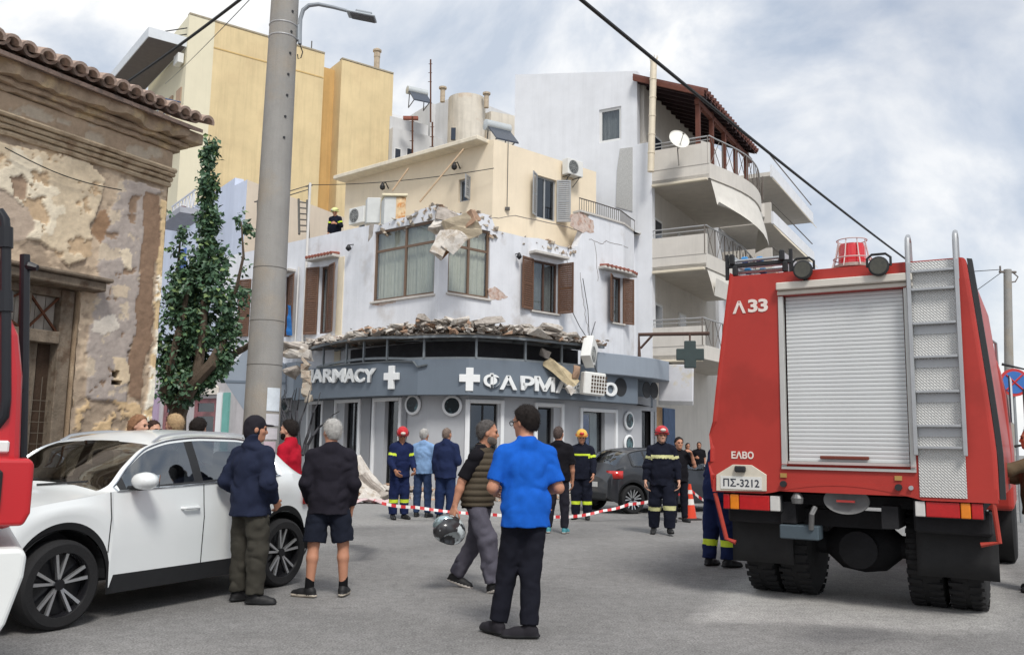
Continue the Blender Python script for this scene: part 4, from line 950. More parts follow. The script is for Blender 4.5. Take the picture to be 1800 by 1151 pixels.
    m_ = MB(); m_.add([P0 + V(0, 0, -.004), P1 + V(0, 0, -.004), P1 + d_ + V(0, 0, -.004), P0 + d_ + V(0, 0, -.004)], [(0, 1, 2, 3)]); m_.build('ceiling_boards', timber_d, rf)
    for k in range(22):
        q = P1 + V(0, 0, .13) + d_ * (k + .5) / 22; m_ = MB(); m_.tube([q - (P1 - P0) * .25, q + (P1 - P0) * .03], .1, 7); m_.build('roof_tile', roof_tile, rf)
    m_ = MB(); m_.prism([P0 + V(0, 0, -.16) - V(*Sd, 0) * .02, P1 + V(0, 0, -.16) - V(*Sd, 0) * .02, P1 - V(*Sd, 0) * .02, P0 - V(*Sd, 0) * .02], V(*Sd, 0) * .1); m_.build('fascia_board', timber, rf)
    for k in range(13):
        q = d_ * (k + .6) / 13.5; m_ = MB(); m_.hexa([P0 + q + V(0, 0, -.14), P1 + q + V(0, 0, -.14), P1 + q + V(*Sd, 0) * .1 + V(0, 0, -.14), P0 + q + V(*Sd, 0) * .1 + V(0, 0, -.14), P0 + q, P1 + q, P1 + q + V(*Sd, 0) * .1, P0 + q + V(*Sd, 0) * .1]); m_.build('rafter', timber_d, rf)
    zfl = Fac([K, K + Pd * 2.4]).z_at(1195, 258)
    for k in range(5):
        q = V(*(E - Pd * .12 + Sd * (.15 + k * 1.75)), 0); m_ = MB(); m_.box((q.x, q.y, (zfl - .6 + zl_) / 2), (.16, .16, zl_ - zfl + .6), R(-29.6)); m_.build('timber_post', timber, rf)
        if k < 4: m_ = MB(); m_.tube([q + V(*Sd, 0) * .05 + V(0, 0, zl_ - .75), q + V(*Sd, 0) * .55 + V(0, 0, zl_ - .15)], .05, 5); m_.build('brace', timber, rf)
    m_ = MB(); q0 = V(*(E - Pd * .12 + Sd * .0), zl_ - .2); m_.hexa([q0 + V(0, 0, -.1) - V(*Pd, 0) * .08, q0 + V(0, 0, -.1) + V(*Pd, 0) * .08, q0 + V(0, 0, -.1) + V(*Pd, 0) * .08 + d_, q0 + V(0, 0, -.1) - V(*Pd, 0) * .08 + d_, q0 + V(0, 0, .1) - V(*Pd, 0) * .08, q0 + V(0, 0, .1) + V(*Pd, 0) * .08, q0 + V(0, 0, .1) + V(*Pd, 0) * .08 + d_, q0 + V(0, 0, .1) - V(*Pd, 0) * .08 + d_]); m_.build('edge_beam', timber, rf)
    # flue pipe
    mb = MB(); p0 = at(1144, 302, 32.6); p1 = at(1149, 108, 32.6); pr = []
    for k in range(13):
        t = k / 12; pr += [p0 + (p1 - p0) * t]
    mb.tube(pr, .13, 12); fl = mb.build('flue_pipe', M('flue_cream', srgb(222, 210, 188), .5, .12, 5, metal=.1), b, smooth=True)
    for k in range(1, 6):
        q = p0 + (p1 - p0) * k / 6; m_ = MB(); m_.disc(q, p1 - p0, .145, .05, 12); m_.build('flue_joint', M('flue_cream', (.6, .6, .5)), fl)
    m_ = MB()
    for k in range(8): a = k * math.pi / 4; u = V(math.cos(a), math.sin(a), 0); m_.tube([p1 + u * .12, p1 + u * .17 + V(0, 0, .18)], .015, 4)
    m_.build('flue_crown', M('flue_cream', (.6, .6, .5)), fl)
    # ground floor in shade: openings below
    mb = MB()
    GFW = Fac([K + Pd * .02 + Sd * .1, bk + Pd * .02])
    for (q, w_, m2) in ((.4, .9, M('ochre_stone', srgb(150, 122, 92), .9, .3, 5)), (1.5, 1.3, M('blue_shutter', srgb(70, 96, 132), .6, .3, 4))):
        m_ = MB(); GFW.slab(m_, q, q + w_, .1, 3.0, 0, .06); m_.build('shopfront', m2, b)
    return b, K, Sd, Pd
APT, KA, SdA, PdA = apartment()
# satellite dish on the balcony parapet
def dish():
    c = at(1193, 246, 31.9); t = thing('satellite_dish', 'round white satellite dish on the top balcony parapet', 'satellite dish', c)
    ax = V(.25, -.9, .35).normalized(); mb = MB(); prof = [(0.02, -.0)] + [(.4 * k / 8, .1 * (k / 8) ** 2) for k in range(1, 9)] + [(.41, .11), (.40, .085)]
    mb.lathe(prof, c - ax * .05, ax, 28); mb.build('reflector', M('dish_white', srgb(226, 224, 216), .5, .1, 4), t, smooth=True)
    mb = MB(); u = ax.orthogonal().normalized(); low = c - V(0, 0, .36); mb.tube([low, c + ax * .42 - V(0, 0, .05)], .013, 5); mb.box(c + ax * .43 - V(0, 0, .04), (.06, .1, .06)); mb.build('feed_arm', M('dish_arm', srgb(110, 106, 100), .6, .1), t)
    mb = MB(); mb.tube([c - ax * .06, c - V(0, 0, .35) - ax * .1, c - V(0, 0, 1.0)], .022, 6); mb.build('mast', M('dish_arm', (.2, .2, .2)), t)
dish()
# the block beyond, mostly hidden by the fire engine
def block2():
    b = thing('far_apartment_block', 'white apartment block further along the street with slanting balcony slabs', 'building')
    K = KA + SdA * 10.2; bk = K + SdA * 10
    zt = at(1370, 282, K.y + 2).z
    mb = MB(); mb.hexa([V(*(K - PdA * .2), 0), V(*bk, 0), V(*(bk - PdA * 6), 0), V(*(K - PdA * 6), 0), V(*(K - PdA * .2), zt), V(*bk, zt), V(*(bk - PdA * 6), zt), V(*(K - PdA * 6), zt)]); mb.build('wall', offwhite, b)
    mb = MB(); 
    for i, y in enumerate((322, 402, 480)):
        q = at(1350, y, K.y); z = q.z; E = K + PdA * 2.4
        m_ = MB(); m_.hexa([V(*(K - PdA * .1), z), V(*E, z), V(*(E + SdA * 10), z), V(*(bk - PdA * .1), z), V(*(K - PdA * .1), z + .2), V(*E, z + .2), V(*(E + SdA * 10), z + .2), V(*(bk - PdA * .1), z + .2)]); s_ = m_.build('balcony_slab', cream_w, b)
        if i: 
            m_ = MB(); m_.hexa([V(*(K), z + .2), V(*E, z + .2), V(*(E + SdA * .12), z + .2), V(*(K + SdA * .12), z + .2), V(*(K), z + 1.0), V(*E, z + 1.0), V(*(E + SdA * .12), z + 1.0), V(*(K + SdA * .12), z + 1.0)]); m_.build('end_panel', cream_w, s_)
        m_ = MB(); m_.hexa([V(*E, z - .05), V(*(E + PdA * .1), z - .05), V(*(E + PdA * .1 + SdA * 10), z - .05), V(*(E + SdA * 10), z - .05), V(*E, z + .55), V(*(E + PdA * .1), z + .55), V(*(E + PdA * .1 + SdA * 10), z + .55), V(*(E + SdA * 10), z + .55)]); m_.build('balcony_front', offwhite, s_)
        m_ = MB(); m_.tube([V(*E, z + 1.05), V(*(E + SdA * 10), z + 1.05)], .03, 5); m_.build('handrail', iron, s_)
        m_ = MB(); m_.hexa([V(*(E + PdA * .1), z - .15), V(*(E + PdA * .45), z - .6), V(*(E + PdA * .45 + SdA * 9), z - .6), V(*(E + PdA * .1 + SdA * 9), z - .15), V(*(E + PdA * .1), z - .1), V(*(E + PdA * .45), z - .55), V(*(E + PdA * .45 + SdA * 9), z - .55), V(*(E + PdA * .1 + SdA * 9), z - .1)]); m_.build('awning', awning, s_)
    mb = MB(); p = at(1316, 280, K.y); mb.tube([p - V(0, 0, .4), p + V(0, 0, 1.0)], .03, 5); mb.build('aerial', iron, b)
block2()

# ------------------------------------------------------------------ yellow block
def yellow():
    b = thing('yellow_apartment_block', 'tall blank yellow apartment block rising behind the street with a shaded corner balcony', 'building')
    A = Vector(at(331, 60, 50.0)[:2]); B = Vector(at(691, 150, 58.2)[:2]); f = Fac([A, B]); zt = f.z_at(330, 24); t = (B - A).normalized(); n = Vector((-t.y, t.x))
    yel = M('yellow_render', srgb(222, 201, 158), .85, .14, .5, .1, 40, streak=.2, col2=srgb(218, 196, 154), c2scale=.4, spec=.15); pale = M('pale_cream_render', srgb(224, 216, 190), .85, .06, .6, .1, 40, streak=.06)
    s1, s2, s3 = f.px(368, 200)[0], f.px(566, 200)[0], f.px(597, 200)[0]
    def vol(a, b_, z, m_, o=0, dep=9, name='wall'):
        mb = MB(); f.slab(mb, a, b_, 0, z, -dep, o); return mb.build(name, m_, b)
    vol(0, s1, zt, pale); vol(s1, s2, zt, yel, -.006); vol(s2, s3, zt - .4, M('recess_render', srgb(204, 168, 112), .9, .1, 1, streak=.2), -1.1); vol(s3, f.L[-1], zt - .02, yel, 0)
    mb = MB(); f.slab(mb, s1, s2, zt - 1.7, zt - 1.62, -.02, .02); mb.build('parapet_joint', M('joint_tan', srgb(206, 176, 120), .9, .2), b)
    cop = M('grey_coping', srgb(170, 160, 140), .9, .25, 4)
    for a_, b_ in ((0, s2), (s3, f.L[-1])): mb = MB(); f.slab(mb, a_, b_, zt + .002, zt + .1, -.35, .04); mb.build('coping', cop, b)
    # left side with balconies
    Cn = A; l = -n if n.dot(-A) < 0 else n
    lf = Vector((-.616, .788)) if True else l
    LF = Fac([A + lf * 10, A])
    mb = MB(); q = [A + lf * .06 + t * .05, A + lf * 10, A + lf * 10 + t * 8, A + lf * .06 + t * 8]; mb.hexa([V(*k, 0) for k in q] + [V(*k, zt - 2.9) for k in q]); mb.build('side_wall', pale, b)
    # roof slab projecting over the balcony, balcony below
    out = -t
    def ledge(z, th, o, L_, m_, name):
        mb = MB(); q = [A + lf * .15, A + lf * .15 + out * o, A + lf * L_ + out * o, A + lf * L_]; mb.hexa([V(*k, z) for k in q] + [V(*k, z + th) for k in q]); return mb.build(name, m_, b)
    P = lambda x, y, o: None
    zs = at(262, 84, A.y + .3).z; o_ = 2.2
    ledge(zs, .6, o_, 12, M('white_slab', srgb(216, 220, 224), .85, .08), 'roof_slab')
    mb = MB(); q = [A + lf * .2 + out * .05, A + lf * .2 + out * (o_ - .05), A + lf * 11.9 + out * (o_ - .05), A + lf * 11.9 + out * .05]; mb.add([V(*k, zs - .006) for k in q], [(0, 1, 2, 3)]); mb.build('soffit_shade', M('soffit_shade_grey', srgb(112, 106, 106), .9, .15), b)  # added sheet below the slab, its shade painted in as dark grey
    zb = at(262, 200, A.y + .3).z - .6; sb = ledge(zb, .25, o_ - .1, 9, pale, 'balcony_slab')
    blue = M('blue_rail', srgb(48, 84, 128), .6, .2)
    for z in (zb + 1.25, zb + .8): mb = MB(); mb.tube([V(*(A + out * .1 + lf * .2), z), V(*(A + out * (o_ - .15) + lf * .2), z), V(*(A + out * (o_ - .15) + lf * 9), z)], .04, 6); mb.build('handrail', blue, sb)
    for k in range(16): q = A + out * (o_ - .15) + lf * (.2 + k * .58); mb = MB(); mb.tube([V(*q, zb + .25), V(*q, zb + 1.25)], .02, 5); mb.build('rail_post', blue, sb)
    for k in range(4): q = A + out * (.3 + k * .35) + lf * .2; mb = MB(); mb.tube([V(*q, zb + .25), V(*q, zb + 1.25)], .02, 5); mb.build('rail_post', blue, sb)
    for k in range(4):
        q = A + lf * (1.0 + k * 1.7) + out * .02; mb = MB(); c = q; mb.box((c.x, c.y, zb + 1.3), (.06, .9, 2.1), math.atan2(lf.y, lf.x) + math.pi / 2); mb.build('shutter', M('beige_shutter', srgb(176, 150, 128), .7, .2), b)
    # air conditioner under the slab
    q = A + lf * .7 + out * .25; mb = MB(); mb.box((q.x, q.y, zs - .7), (.35, .85, .6), math.atan2(lf.y, lf.x) + math.pi / 2); tag(mb.build('air_conditioner', M('ac_white', (.7, .7, .7)), bevel=.02), 'small air conditioner hung under the roof slab of the yellow block', 'air conditioner')
    # rooftop railing
    for z in (.4, .8): mb = MB(); mb.tube([V(*(A + out * .0 + lf * .3), zs + .45 + z), V(*(A + out * .9 + lf * 1.6), zs + .45 + z)], .035, 5); mb.build('roof_railing', black_metal, b)
    # chimney
    q = f.px(668, 118); p = f.P(q[0], zt, -.5); mb = MB(); mb.lathe([(.2, 0), (.2, 1.1), (.22, 1.1), (.22, 1.5), (.3, 1.5), (.3, 1.62), (.1, 1.75)], p, (0, 0, 1), 14); mb.build('chimney', M('chimney_cream', srgb(188, 172, 150), .8, .3, 5, streak=.4), b)
    mb = MB(); p = f.P(f.px(552, 80)[0], zt, -.4); mb.tube([p, p + V(0, 0, .8)], .04, 6); mb.build('roof_pipe', M('grey_plastic', (.3, .3, .3)), b)
yellow()

# ------------------------------------------------------------------ pale buildings filling the gap
def gap():
    b = thing('pale_rooftop_block', 'weathered cream block with a rounded stair tower between yellow block and white block', 'building')
    f = Fac([at(680, 300, 58)[:2], at(760, 300, 60)[:2], at(860, 300, 56)[:2], at(915, 300, 57)[:2]])
    st = M('stained_cream', srgb(214, 206, 192), .9, .2, .8, .2, 20, streak=.35, col2=srgb(200, 170, 140), c2scale=.7, c2pos=(.55, .75))
    wh = M('grey_white_render', srgb(206, 206, 206), .85, .1, .8, streak=.15)
    def seg(x0, x1, y, m_, o=0, dep=6, name='wall'):
        mb = MB(); a, c = f.px(x0, 250)[0], f.px(x1, 250)[0]; f.slab(mb, a, c, 0, f.z_at((x0 + x1) / 2, y), o - dep, o); return mb.build(name, m_, b)
    seg(684, 752, 212, wh, 0); seg(684, 772, 238, wh, .5)
    seg(760, 800, 172, wh, -.4, name='stair_tower_wall')
    # rounded tower
    c = at(820, 220, 56.5); mb = MB(); mb.lathe([(1.25, -14), (1.25, at(820, 176, 56.5).z - c.z)], c, (0, 0, 1), 24); mb.build('stair_tower', st, b, smooth=True)
    seg(842, 910, 196, st, -.2); seg(690, 758, 178, offwhite, -3, name='penthouse_wall')
    for x, y in ((693, 274), (714, 274)):
        q = (f.px(x - 6, y)[0], f.px(x + 6, y)[0], f.z_at(x, y + 10), f.z_at(x, y - 10)); mb = MB(); f.slab(mb, *q, .5, .53); w_ = mb.build('window', M('white_pvc', (.7, .7, .7)), b); mb = MB(); f.slab(mb, q[0] + .06, q[1] - .06, q[2] + .06, q[3] - .06, .53, .535); mb.build('pane', M('dark_pane', (.03, .04, .06)), w_)
    p = at(797, 236, 55.0); mb = MB(); mb.box(p, (.3, .2, .8)); mb.build('window', M('dark_pane', (.03, .04, .06)), b)
    for x, y in ((778, 172), (855, 182)):
        p = at(x, y, 55.5); mb = MB(); mb.lathe([(.16, -.3), (.16, .6), (.26, .6), (.26, .72)], p, (0, 0, 1), 10); mb.build('chimney', M('chimney_cream', (.5, .5, .5)), b)
    mb = MB(); p = at(722, 208, 57); mb.box((p.x, p.y, p.z), (1.0, .3, .2)); mb.build('roof_edge_tile', M('red_clay', srgb(150, 92, 78)), b)
    # aerials
    for x, y0, y1, Y, lab in ((757, 105, 215, 54, 'tall thin rusty mast on the pale rooftops behind the penthouse'), (725, 205, 272, 50, 'short rusty roof pole in front of the pale block'), (760, 215, 258, 50, 'slim grey roof pole near the tall mast')):
        p0, p1 = at(x, y1, Y), at(x, y0, Y); mb = MB(); mb.tube([p0, p1], .05, 6)
        for k in range(3): q = p1 - V(0, 0, .3 + .6 * k); mb.tube([q - V(.12, 0, 0), q + V(.12, 0, 0)], .02, 4)
        tag(mb.build('roof_mast', M('rusty_iron', srgb(120, 100, 90))), lab, 'mast')
    def heater(label, x, y, Y, s, rz):
        p = at(x, y, Y); t = thing('solar_water_heater', label, 'water heater', p); T = Matrix.Translation(p) @ Matrix.Rotation(rz, 4, 'Z')
        g = M('heater_grey', srgb(196, 200, 200), .35, .1, metal=.4); mb = MB(); mb.lathe([(.05 * s, -.72 * s), (.26 * s, -.66 * s), (.26 * s, .66 * s), (.05 * s, .72 * s)], (0, 0, 0), (1, 0, 0), 18); mb.build('tank', g, t, smooth=True, T=T)
        mb = MB(); mb.hexa([T @ V(*k) * 1.0 for k in ((-.6 * s, -1.0 * s, -1.0 * s), (.6 * s, -1.0 * s, -1.0 * s), (.6 * s, -.2 * s, -.2 * s), (-.6 * s, -.2 * s, -.2 * s), (-.6 * s, -1.0 * s, -.92 * s), (.6 * s, -1.0 * s, -.92 * s), (.6 * s, -.2 * s, -.12 * s), (-.6 * s, -.2 * s, -.12 * s))]); mb.build('collector', M('collector_dark', (.05, .06, .08), .2, .1), t)
        mb = MB()
        for k in (-.5, .5): mb.tube([T @ V(k * s, 0, -.2 * s), T @ V(k * s, .1, -1.1 * s)], .03 * s, 5); mb.tube([T @ V(k * s, -.8 * s, -.9 * s), T @ V(k * s, .1, -1.1 * s)], .03 * s, 5)
        mb.build('stand', M('grey_plastic', (.3, .3, .3)), t)
    heater('solar water heater with tilted tank on the distant white roof', 733, 162, 58, 1.1, .5)
    heater('grey cylindrical solar water heater on the penthouse roof', 874, 224, 31.5, .78, .55)
gap()

# ------------------------------------------------------------------ blue-white building and small shop down the side street
def side_street():
    b = thing('pale_blue_house', 'pale blue rendered house with balcony behind the ivy-like street tree', 'house')
    f = Fac([at(285, 400, 47)[:2], at(408, 400, 37.5)[:2], at(430, 400, 36.6)[:2], at(612, 400, 43)[:2]])
    bl = M('pale_blue_render', srgb(206, 214, 232), .85, .08, .8, .1, 40, streak=.12); cr = M('beige_render', srgb(222, 208, 190), .85, .08, .8, .1, 40, streak=.12)
    k1, k2 = f.L[1], f.L[2]
    mb = MB(); f.slab(mb, 0, k1, 0, f.z_at(395, 325), -.4, 0); mb.build('wall', bl, b)
    mb = MB(); f.slab(mb, k1, k2, 0, f.z_at(430, 318), -.3, .0); mb.build('wall', bl, b)
    mb = MB(); f.slab(mb, k2, f.L[-1], 0, f.z_at(430, 318) - .01, -.4, 0); mb.build('wall', cr, b)
    q = at(335, 397, 39); mb = MB(); d = V(*(f.p[1] - f.p[0]).normalized(), 0); n = V(*f.nrm[0], 0); a = V(q.x, q.y, q.z)
    mb.hexa([a - d * 1.5, a - d * 1.5 + n * 1.1, a + d * 2.2 + n * 1.1, a + d * 2.2] + [k + V(0, 0, .25) for k in (a - d * 1.5, a - d * 1.5 + n * 1.1, a + d * 2.2 + n * 1.1, a + d * 2.2)]); mb.build('balcony_slab', M('slab_grey', srgb(170, 172, 180), .9, .15), b)
    z = at(330, 350, 40).z; mb = MB(); s0, s1 = f.px(312, 340)[0], f.px(352, 335)[0]; mb = MB(); f.slab(mb, s0, s1, z, z + .06, .2, .26); f.slab(mb, s0, s1, z + .85, z + .92, .2, .26); r = mb.build('balcony_railing', M('white_rail', srgb(210, 212, 220), .6, .1), b)
    for i in range(7):
        c = s0 + (s1 - s0) * (i + .5) / 7; mb = MB(); mb.tube([f.P(c + math.cos(a_ * math.pi / 6) * .16, z + .45 + math.sin(a_ * math.pi / 6) * .36, .23) for a_ in range(12)], .03, 5, closed=True); mb.build('railing_loop', M('white_rail', (.6, .6, .6)), r)
    for x, y in ((322, 371), (330, 376)):
        p = at(x, y, 38); mb = MB(); mb.lathe([(.1, -.2), (.13, .2)], p, (0, 0, 1), 10); tag(mb.build('flower_pot', M('pot_red', srgb(110, 60, 66), .7, .2)), ('dark red pot on the pale blue house balcony' if x < 325 else 'dark blue-grey pot beside the red one on the balcony'), 'pot')
    # blue door behind leaves
    mb = MB(); q0, q1 = f.px(314, 470)[0], f.px(326, 470)[0]; f.slab(mb, q0, q1, f.z_at(320, 500), f.z_at(320, 440), 0, .05); mb.build('shutter', M('blue_shutter2', srgb(70, 104, 170), .6, .1), b)
    # wooden ladder on the terrace behind the parapet
    t = thing('wooden_ladder', 'grey wooden ladder leaning on the beige terrace wall', 'ladder'); wd = M('old_grey_wood', srgb(96, 94, 90), .85, .25, 8)
    p = [(at(526, 412, 36), at(525, 350, 36.6)), (at(541, 412, 36), at(540, 352, 36.6))]
    for a, c in p: mb = MB(); mb.tube([a, c], .05, 6); mb.build('stile', wd, t)
    for k in range(6): mb = MB(); u = (k + .5) / 6; mb.tube([p[0][0] + (p[0][1] - p[0][0]) * u, p[1][0] + (p[1][1] - p[1][0]) * u], .03, 6); mb.build('rung', wd, t)
    # terrace posts with wires
    for x, y0, y1, lab in ((543, 325, 420, 'thin metal post carrying wires above the white parapet'), (453, 352, 440, 'slim post beside the concrete street pole top wires')):
        mb = MB(); mb.tube([at(x, y1, 33), at(x, y0, 33)], .035, 6); mb.tube([at(x - 6, y0 + 3, 33), at(x + 6, y0 + 1, 33)], .03, 5); tag(mb.build('wire_post', M('grey_plastic', (.3, .3, .3)), None), lab, 'post')
    # little shop
    sh = thing('corner_shop', 'small shop with pink painted door frames and pale arched sign behind the tree', 'shop')
    g = Fac([at(268, 700, 33)[:2], at(440, 700, 30)[:2]]); L_ = g.L[-1]; wl = M('shop_pale_lilac', srgb(186, 182, 184), .85, .2, 2, streak=.3); pk = M('pink_paint', srgb(140, 96, 100), .7, .25, 6, col2=srgb(110, 84, 86)); lil = M('lilac_paint', srgb(170, 150, 174), .6, .1)
    h1 = (g.px(340, 720)[0], g.px(380, 720)[0], .1, g.z_at(360, 700)); h2 = (g.px(286, 720)[0], g.px(315, 720)[0], .1, g.z_at(300, 702))
    mb = MB(); g.wall(mb, 0, L_, 0, g.z_at(350, 640), [h1, h2], .3); mb.build('wall', wl, sh)
    for h in (h1, h2): window(sh, g, *h, rec=.1, mat=pk, fwid=.16, hs=[h[3] - .55], pane=dark_glass, name='shop_door')
    for x0, x1, m_ in ((268, 280, lil), (383, 392, wt_ if False else M('white_surround', (.7, .7, .7))), (394, 404, M('teal_paint', srgb(110, 168, 160), .6, .15))):
        mb = MB(); g.slab(mb, g.px(x0, 720)[0], g.px(x1, 720)[0], 0, g.z_at((x0 + x1) / 2, 690), 0, .08); mb.build('pilaster', m_, sh)
    mb = MB(); a, c = g.px(300, 690)[0], g.px(385, 690)[0]; zz = g.z_at(345, 694); n_ = 14
    top_ = [(a + (c - a) * i / n_, zz + .25 + .5 * math.sin(math.pi * i / n_)) for i in range(n_ + 1)]; g.poly(mb, [(a, zz), (c, zz)] + top_[::-1], .02, .1); mb.build('arched_sign', M('sign_cream', srgb(214, 206, 196), .7, .1), sh)
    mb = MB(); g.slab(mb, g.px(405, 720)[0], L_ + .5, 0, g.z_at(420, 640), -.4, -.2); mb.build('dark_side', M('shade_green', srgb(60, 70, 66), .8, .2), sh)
side_street()
# ------------------------------------------------------------------ concrete street pole with lamp
def street_pole():
    t = thing('street_pole', 'thick grey concrete utility pole with a curved lamp arm, behind the white car', 'pole')
    b = gnd(455, 968); Y = b.y; x0, x1 = at(461, 720, Y).x, at(501, 0, Y).x; z0, z1 = at(461, 720, Y).z, at(501, 0, Y).z
    px = lambda z: x0 + (x1 - x0) * (z - z0) / (z1 - z0)
    r = lambda z: (62 + (50 - 62) * (z - z0) / (z1 - z0)) / 2 / F_PX * Y * 1.0
    con = M('pole_concrete', srgb(152, 150, 146), .85, .14, 2.5, .35, 60, streak=.18, col2=srgb(160, 150, 136), c2scale=1.1, c2pos=(.5, .7))
    zs = [0, 1, 2, 3, 4, 5, 6, 7, 8.5]; mb = MB(); mb.loft([[V(px(z) + math.cos(a * math.pi / 16) * r(z), Y + math.sin(a * math.pi / 16) * r(z), z) for a in range(32)] for z in zs]); mb.build('shaft', con, t, smooth=True)
    for y in (468, 562, 640):
        z = at(470, y, Y - .2).z; mb = MB(); mb.lathe([(r(z) + .002, -.006), (r(z) + .004, 0), (r(z) + .002, .006)], (px(z), Y, z), (0, 0, 1), 32); mb.build('mould_seam', M('seam_grey', srgb(110, 108, 104), .9, .1), t)
    for y in (36, 58):
        z = at(500, y, Y - .2).z; mb = MB(); mb.lathe([(r(z) + .003, -.012), (r(z) + .009, 0), (r(z) + .003, .012)], (px(z), Y, z), (0, 0, 1), 32); mb.build('steel_band', alu, t)
    hole = M('hole_dark', (.03, .03, .03))
    for x, y in ((512, 16), (510, 52), (508, 90), (505, 128), (503, 165), (500, 203), (498, 240)):
        p = at(x, y, Y - .2); mb = MB(); mb.disc((p.x, Y - math.sqrt(max(.001, r(p.z) ** 2 - (p.x - px(p.z)) ** 2)), p.z), (.4, -1, 0), .018, .02, 10); mb.build('bolt_hole', hole, t)
    # notices on the shaft
    for (xa, xb, ya, yb, c) in ((470, 488, 681, 722, (216, 224, 230)), (470, 487, 727, 748, (206, 206, 210)), (470, 486, 752, 772, (200, 196, 200)), (469, 485, 776, 800, (196, 176, 186))):
        zA, zB = at(478, yb, Y - .2).z, at(478, ya, Y - .2).z; rows = []
        for k in range(7):
            x = at(xa + (xb - xa) * k / 6, 700, Y - .2).x; rr = r(zA) + .006; dx = max(-.98 * rr, min(.98 * rr, x - px(zA))); y_ = Y - math.sqrt(rr * rr - dx * dx); rows.append([V(px(zA) + dx, y_, zA), V(px(zA) + dx, y_, zB)])
        mb = MB(); mb.loft(rows, wrap=False); mb.build('notice', M('notice_%d' % ya, srgb(*c), .7, .15, 12), t)
    # lamp
    st = M('lamp_grey', srgb(150, 156, 162), .45, .1, metal=.3); A = [at(x, y, Y) for x, y in ((527, 78), (527, 60), (528, 34), (533, 18), (543, 10), (560, 8), (585, 13), (612, 20))]
    mb = MB(); mb.tube(A, [.03, .03, .03, .03, .03, .028, .026, .024], 10); arm = mb.build('lamp_arm', st, t, smooth=True)
    mb = MB(); mb.tube([at(525, 45, Y), at(525, 72, Y)], .035, 8); mb.build('clamp', st, t)
    c = at(636, 28, Y); d = (at(667, 38, Y) - at(606, 26, Y)); d.normalize(); T = frame(c, d)
    mb = MB(); mb.box((0, 0, -.01), (.42, .22, .03), T=T); hd = mb.build('lamp_head', M('lamp_head_grey', srgb(176, 184, 190), .4, .08, metal=.2), t, bevel=.012, seg=2)
    mb = MB(); mb.box((.03, 0, .03), (.24, .15, .05), T=T); mb.build('driver_housing', st, hd, bevel=.015, seg=2)
    mb = MB(); mb.box((.02, 0, -.03), (.34, .18, .012), T=T); mb.build('led_lens', M('lens_dark', srgb(90, 92, 96), .25, .1), hd)
    mb = MB(); mb.tube([at(526, 76, Y), at(529, 84, Y), at(532, 92, Y), at(529, 102, Y), at(524, 104, Y), at(523, 96, Y)], .008, 6); mb.build('loose_wire', cable_m, t)
street_pole()
def wire(label, a, b, r, sag=0.0, n=24):
    a, b = Vector(a), Vector(b); mb = MB(); mb.tube([a + (b - a) * i / n - V(0, 0, sag * 4 * (i / n) * (1 - i / n)) for i in range(n + 1)], r, 6)
    return tag(mb.build('overhead_cable', cable_m), label, 'cable')
wire('thick black cable slanting from the top edge down behind the fire engine', at(995, -22, 12), at(1640, 490, 34), .032, .12)
wire('thick black cable crossing in front of the yellow block to the tiled roof', at(440, -14, 11), at(215, 150, 15), .022, .03)
wire('thin wire below the thick cable in front of the yellow block', at(452, -14, 11), at(290, 148, 30), .006, .05)
wire('paired thin wires running from the terrace post to the concrete pole', at(543, 326, 33), at(480, 345, 20), .016)
wire('lower thin wire from the terrace post towards the concrete pole', at(543, 333, 33), at(480, 352, 20), .016)
wire('thin sagging wire from the terrace post across the penthouse wall', at(543, 325, 33), at(868, 296, 28.2), .014, .15)
# ------------------------------------------------------------------ far pole, parking sign
def far_pole():
    t = thing('utility_pole', 'slim concrete utility pole seen beyond the cab of the fire engine', 'pole'); Y = 36
    b = V(at(1772, 780, Y).x, Y, 0); top = at(1771, 474, Y); mb = MB(); mb.tube([b, V(top.x, Y, top.z)], [.2, .15], 12); mb.build('shaft', M('pole_concrete', (.3, .3, .3)), t, smooth=True)
    mb = MB(); mb.tube([top + V(-.35, 0, -.1), top + V(.35, 0, -.1)], .05, 6); mb.tube([top + V(-.3, 0, -.1), top + V(-.3, 0, .15)], .04, 6); mb.tube([top + V(.2, 0, -.1), top + V(.42, 0, -.3), top + V(.3, 0, -.5), top + V(0, 0, -.55)], .03, 6); mb.build('crossarm', iron, t)
    wire('thin wire from the slim far pole towards the fire engine roof', top + V(-.3, 0, 0), at(1640, 482, 30), .015)
    wire('second thin wire dropping from the slim far pole', top + V(-.3, 0, -.15), at(1690, 530, 30), .015)
    s = thing('no_parking_sign', 'round blue and red traffic sign on a post beyond the fire engine cab', 'sign'); c = at(1783, 672, 19); ax = V(-.2, -1, 0).normalized()
    mb = MB(); mb.disc(c, ax, .3, .02, 28); d = mb.build('sign_disc', M('sign_red', srgb(190, 60, 60), .5, .1), s)
    mb = MB(); mb.disc(c + ax * .012, ax, .24, .012, 28); mb.build('blue_face', M('sign_blue', srgb(60, 110, 180), .5, .1), d)
    u = ax.cross(V(0, 0, 1)).normalized(); mb = MB()
    for k in (1, -1): dd = (u * k + V(0, 0, 1)).normalized() * .23; mb.tube([c + ax * .02 - dd, c + ax * .02 + dd], .02, 4)
    mb.build('red_cross_bars', M('sign_red', (.5, .05, .05)), d)
    mb = MB(); mb.tube([V(c.x, c.y + .04, 0), V(c.x, c.y + .04, c.z + .3)], .03, 8); mb.build('post', M('galvanised', srgb(150, 154, 156), .5, .1, metal=.4), s)
far_pole()
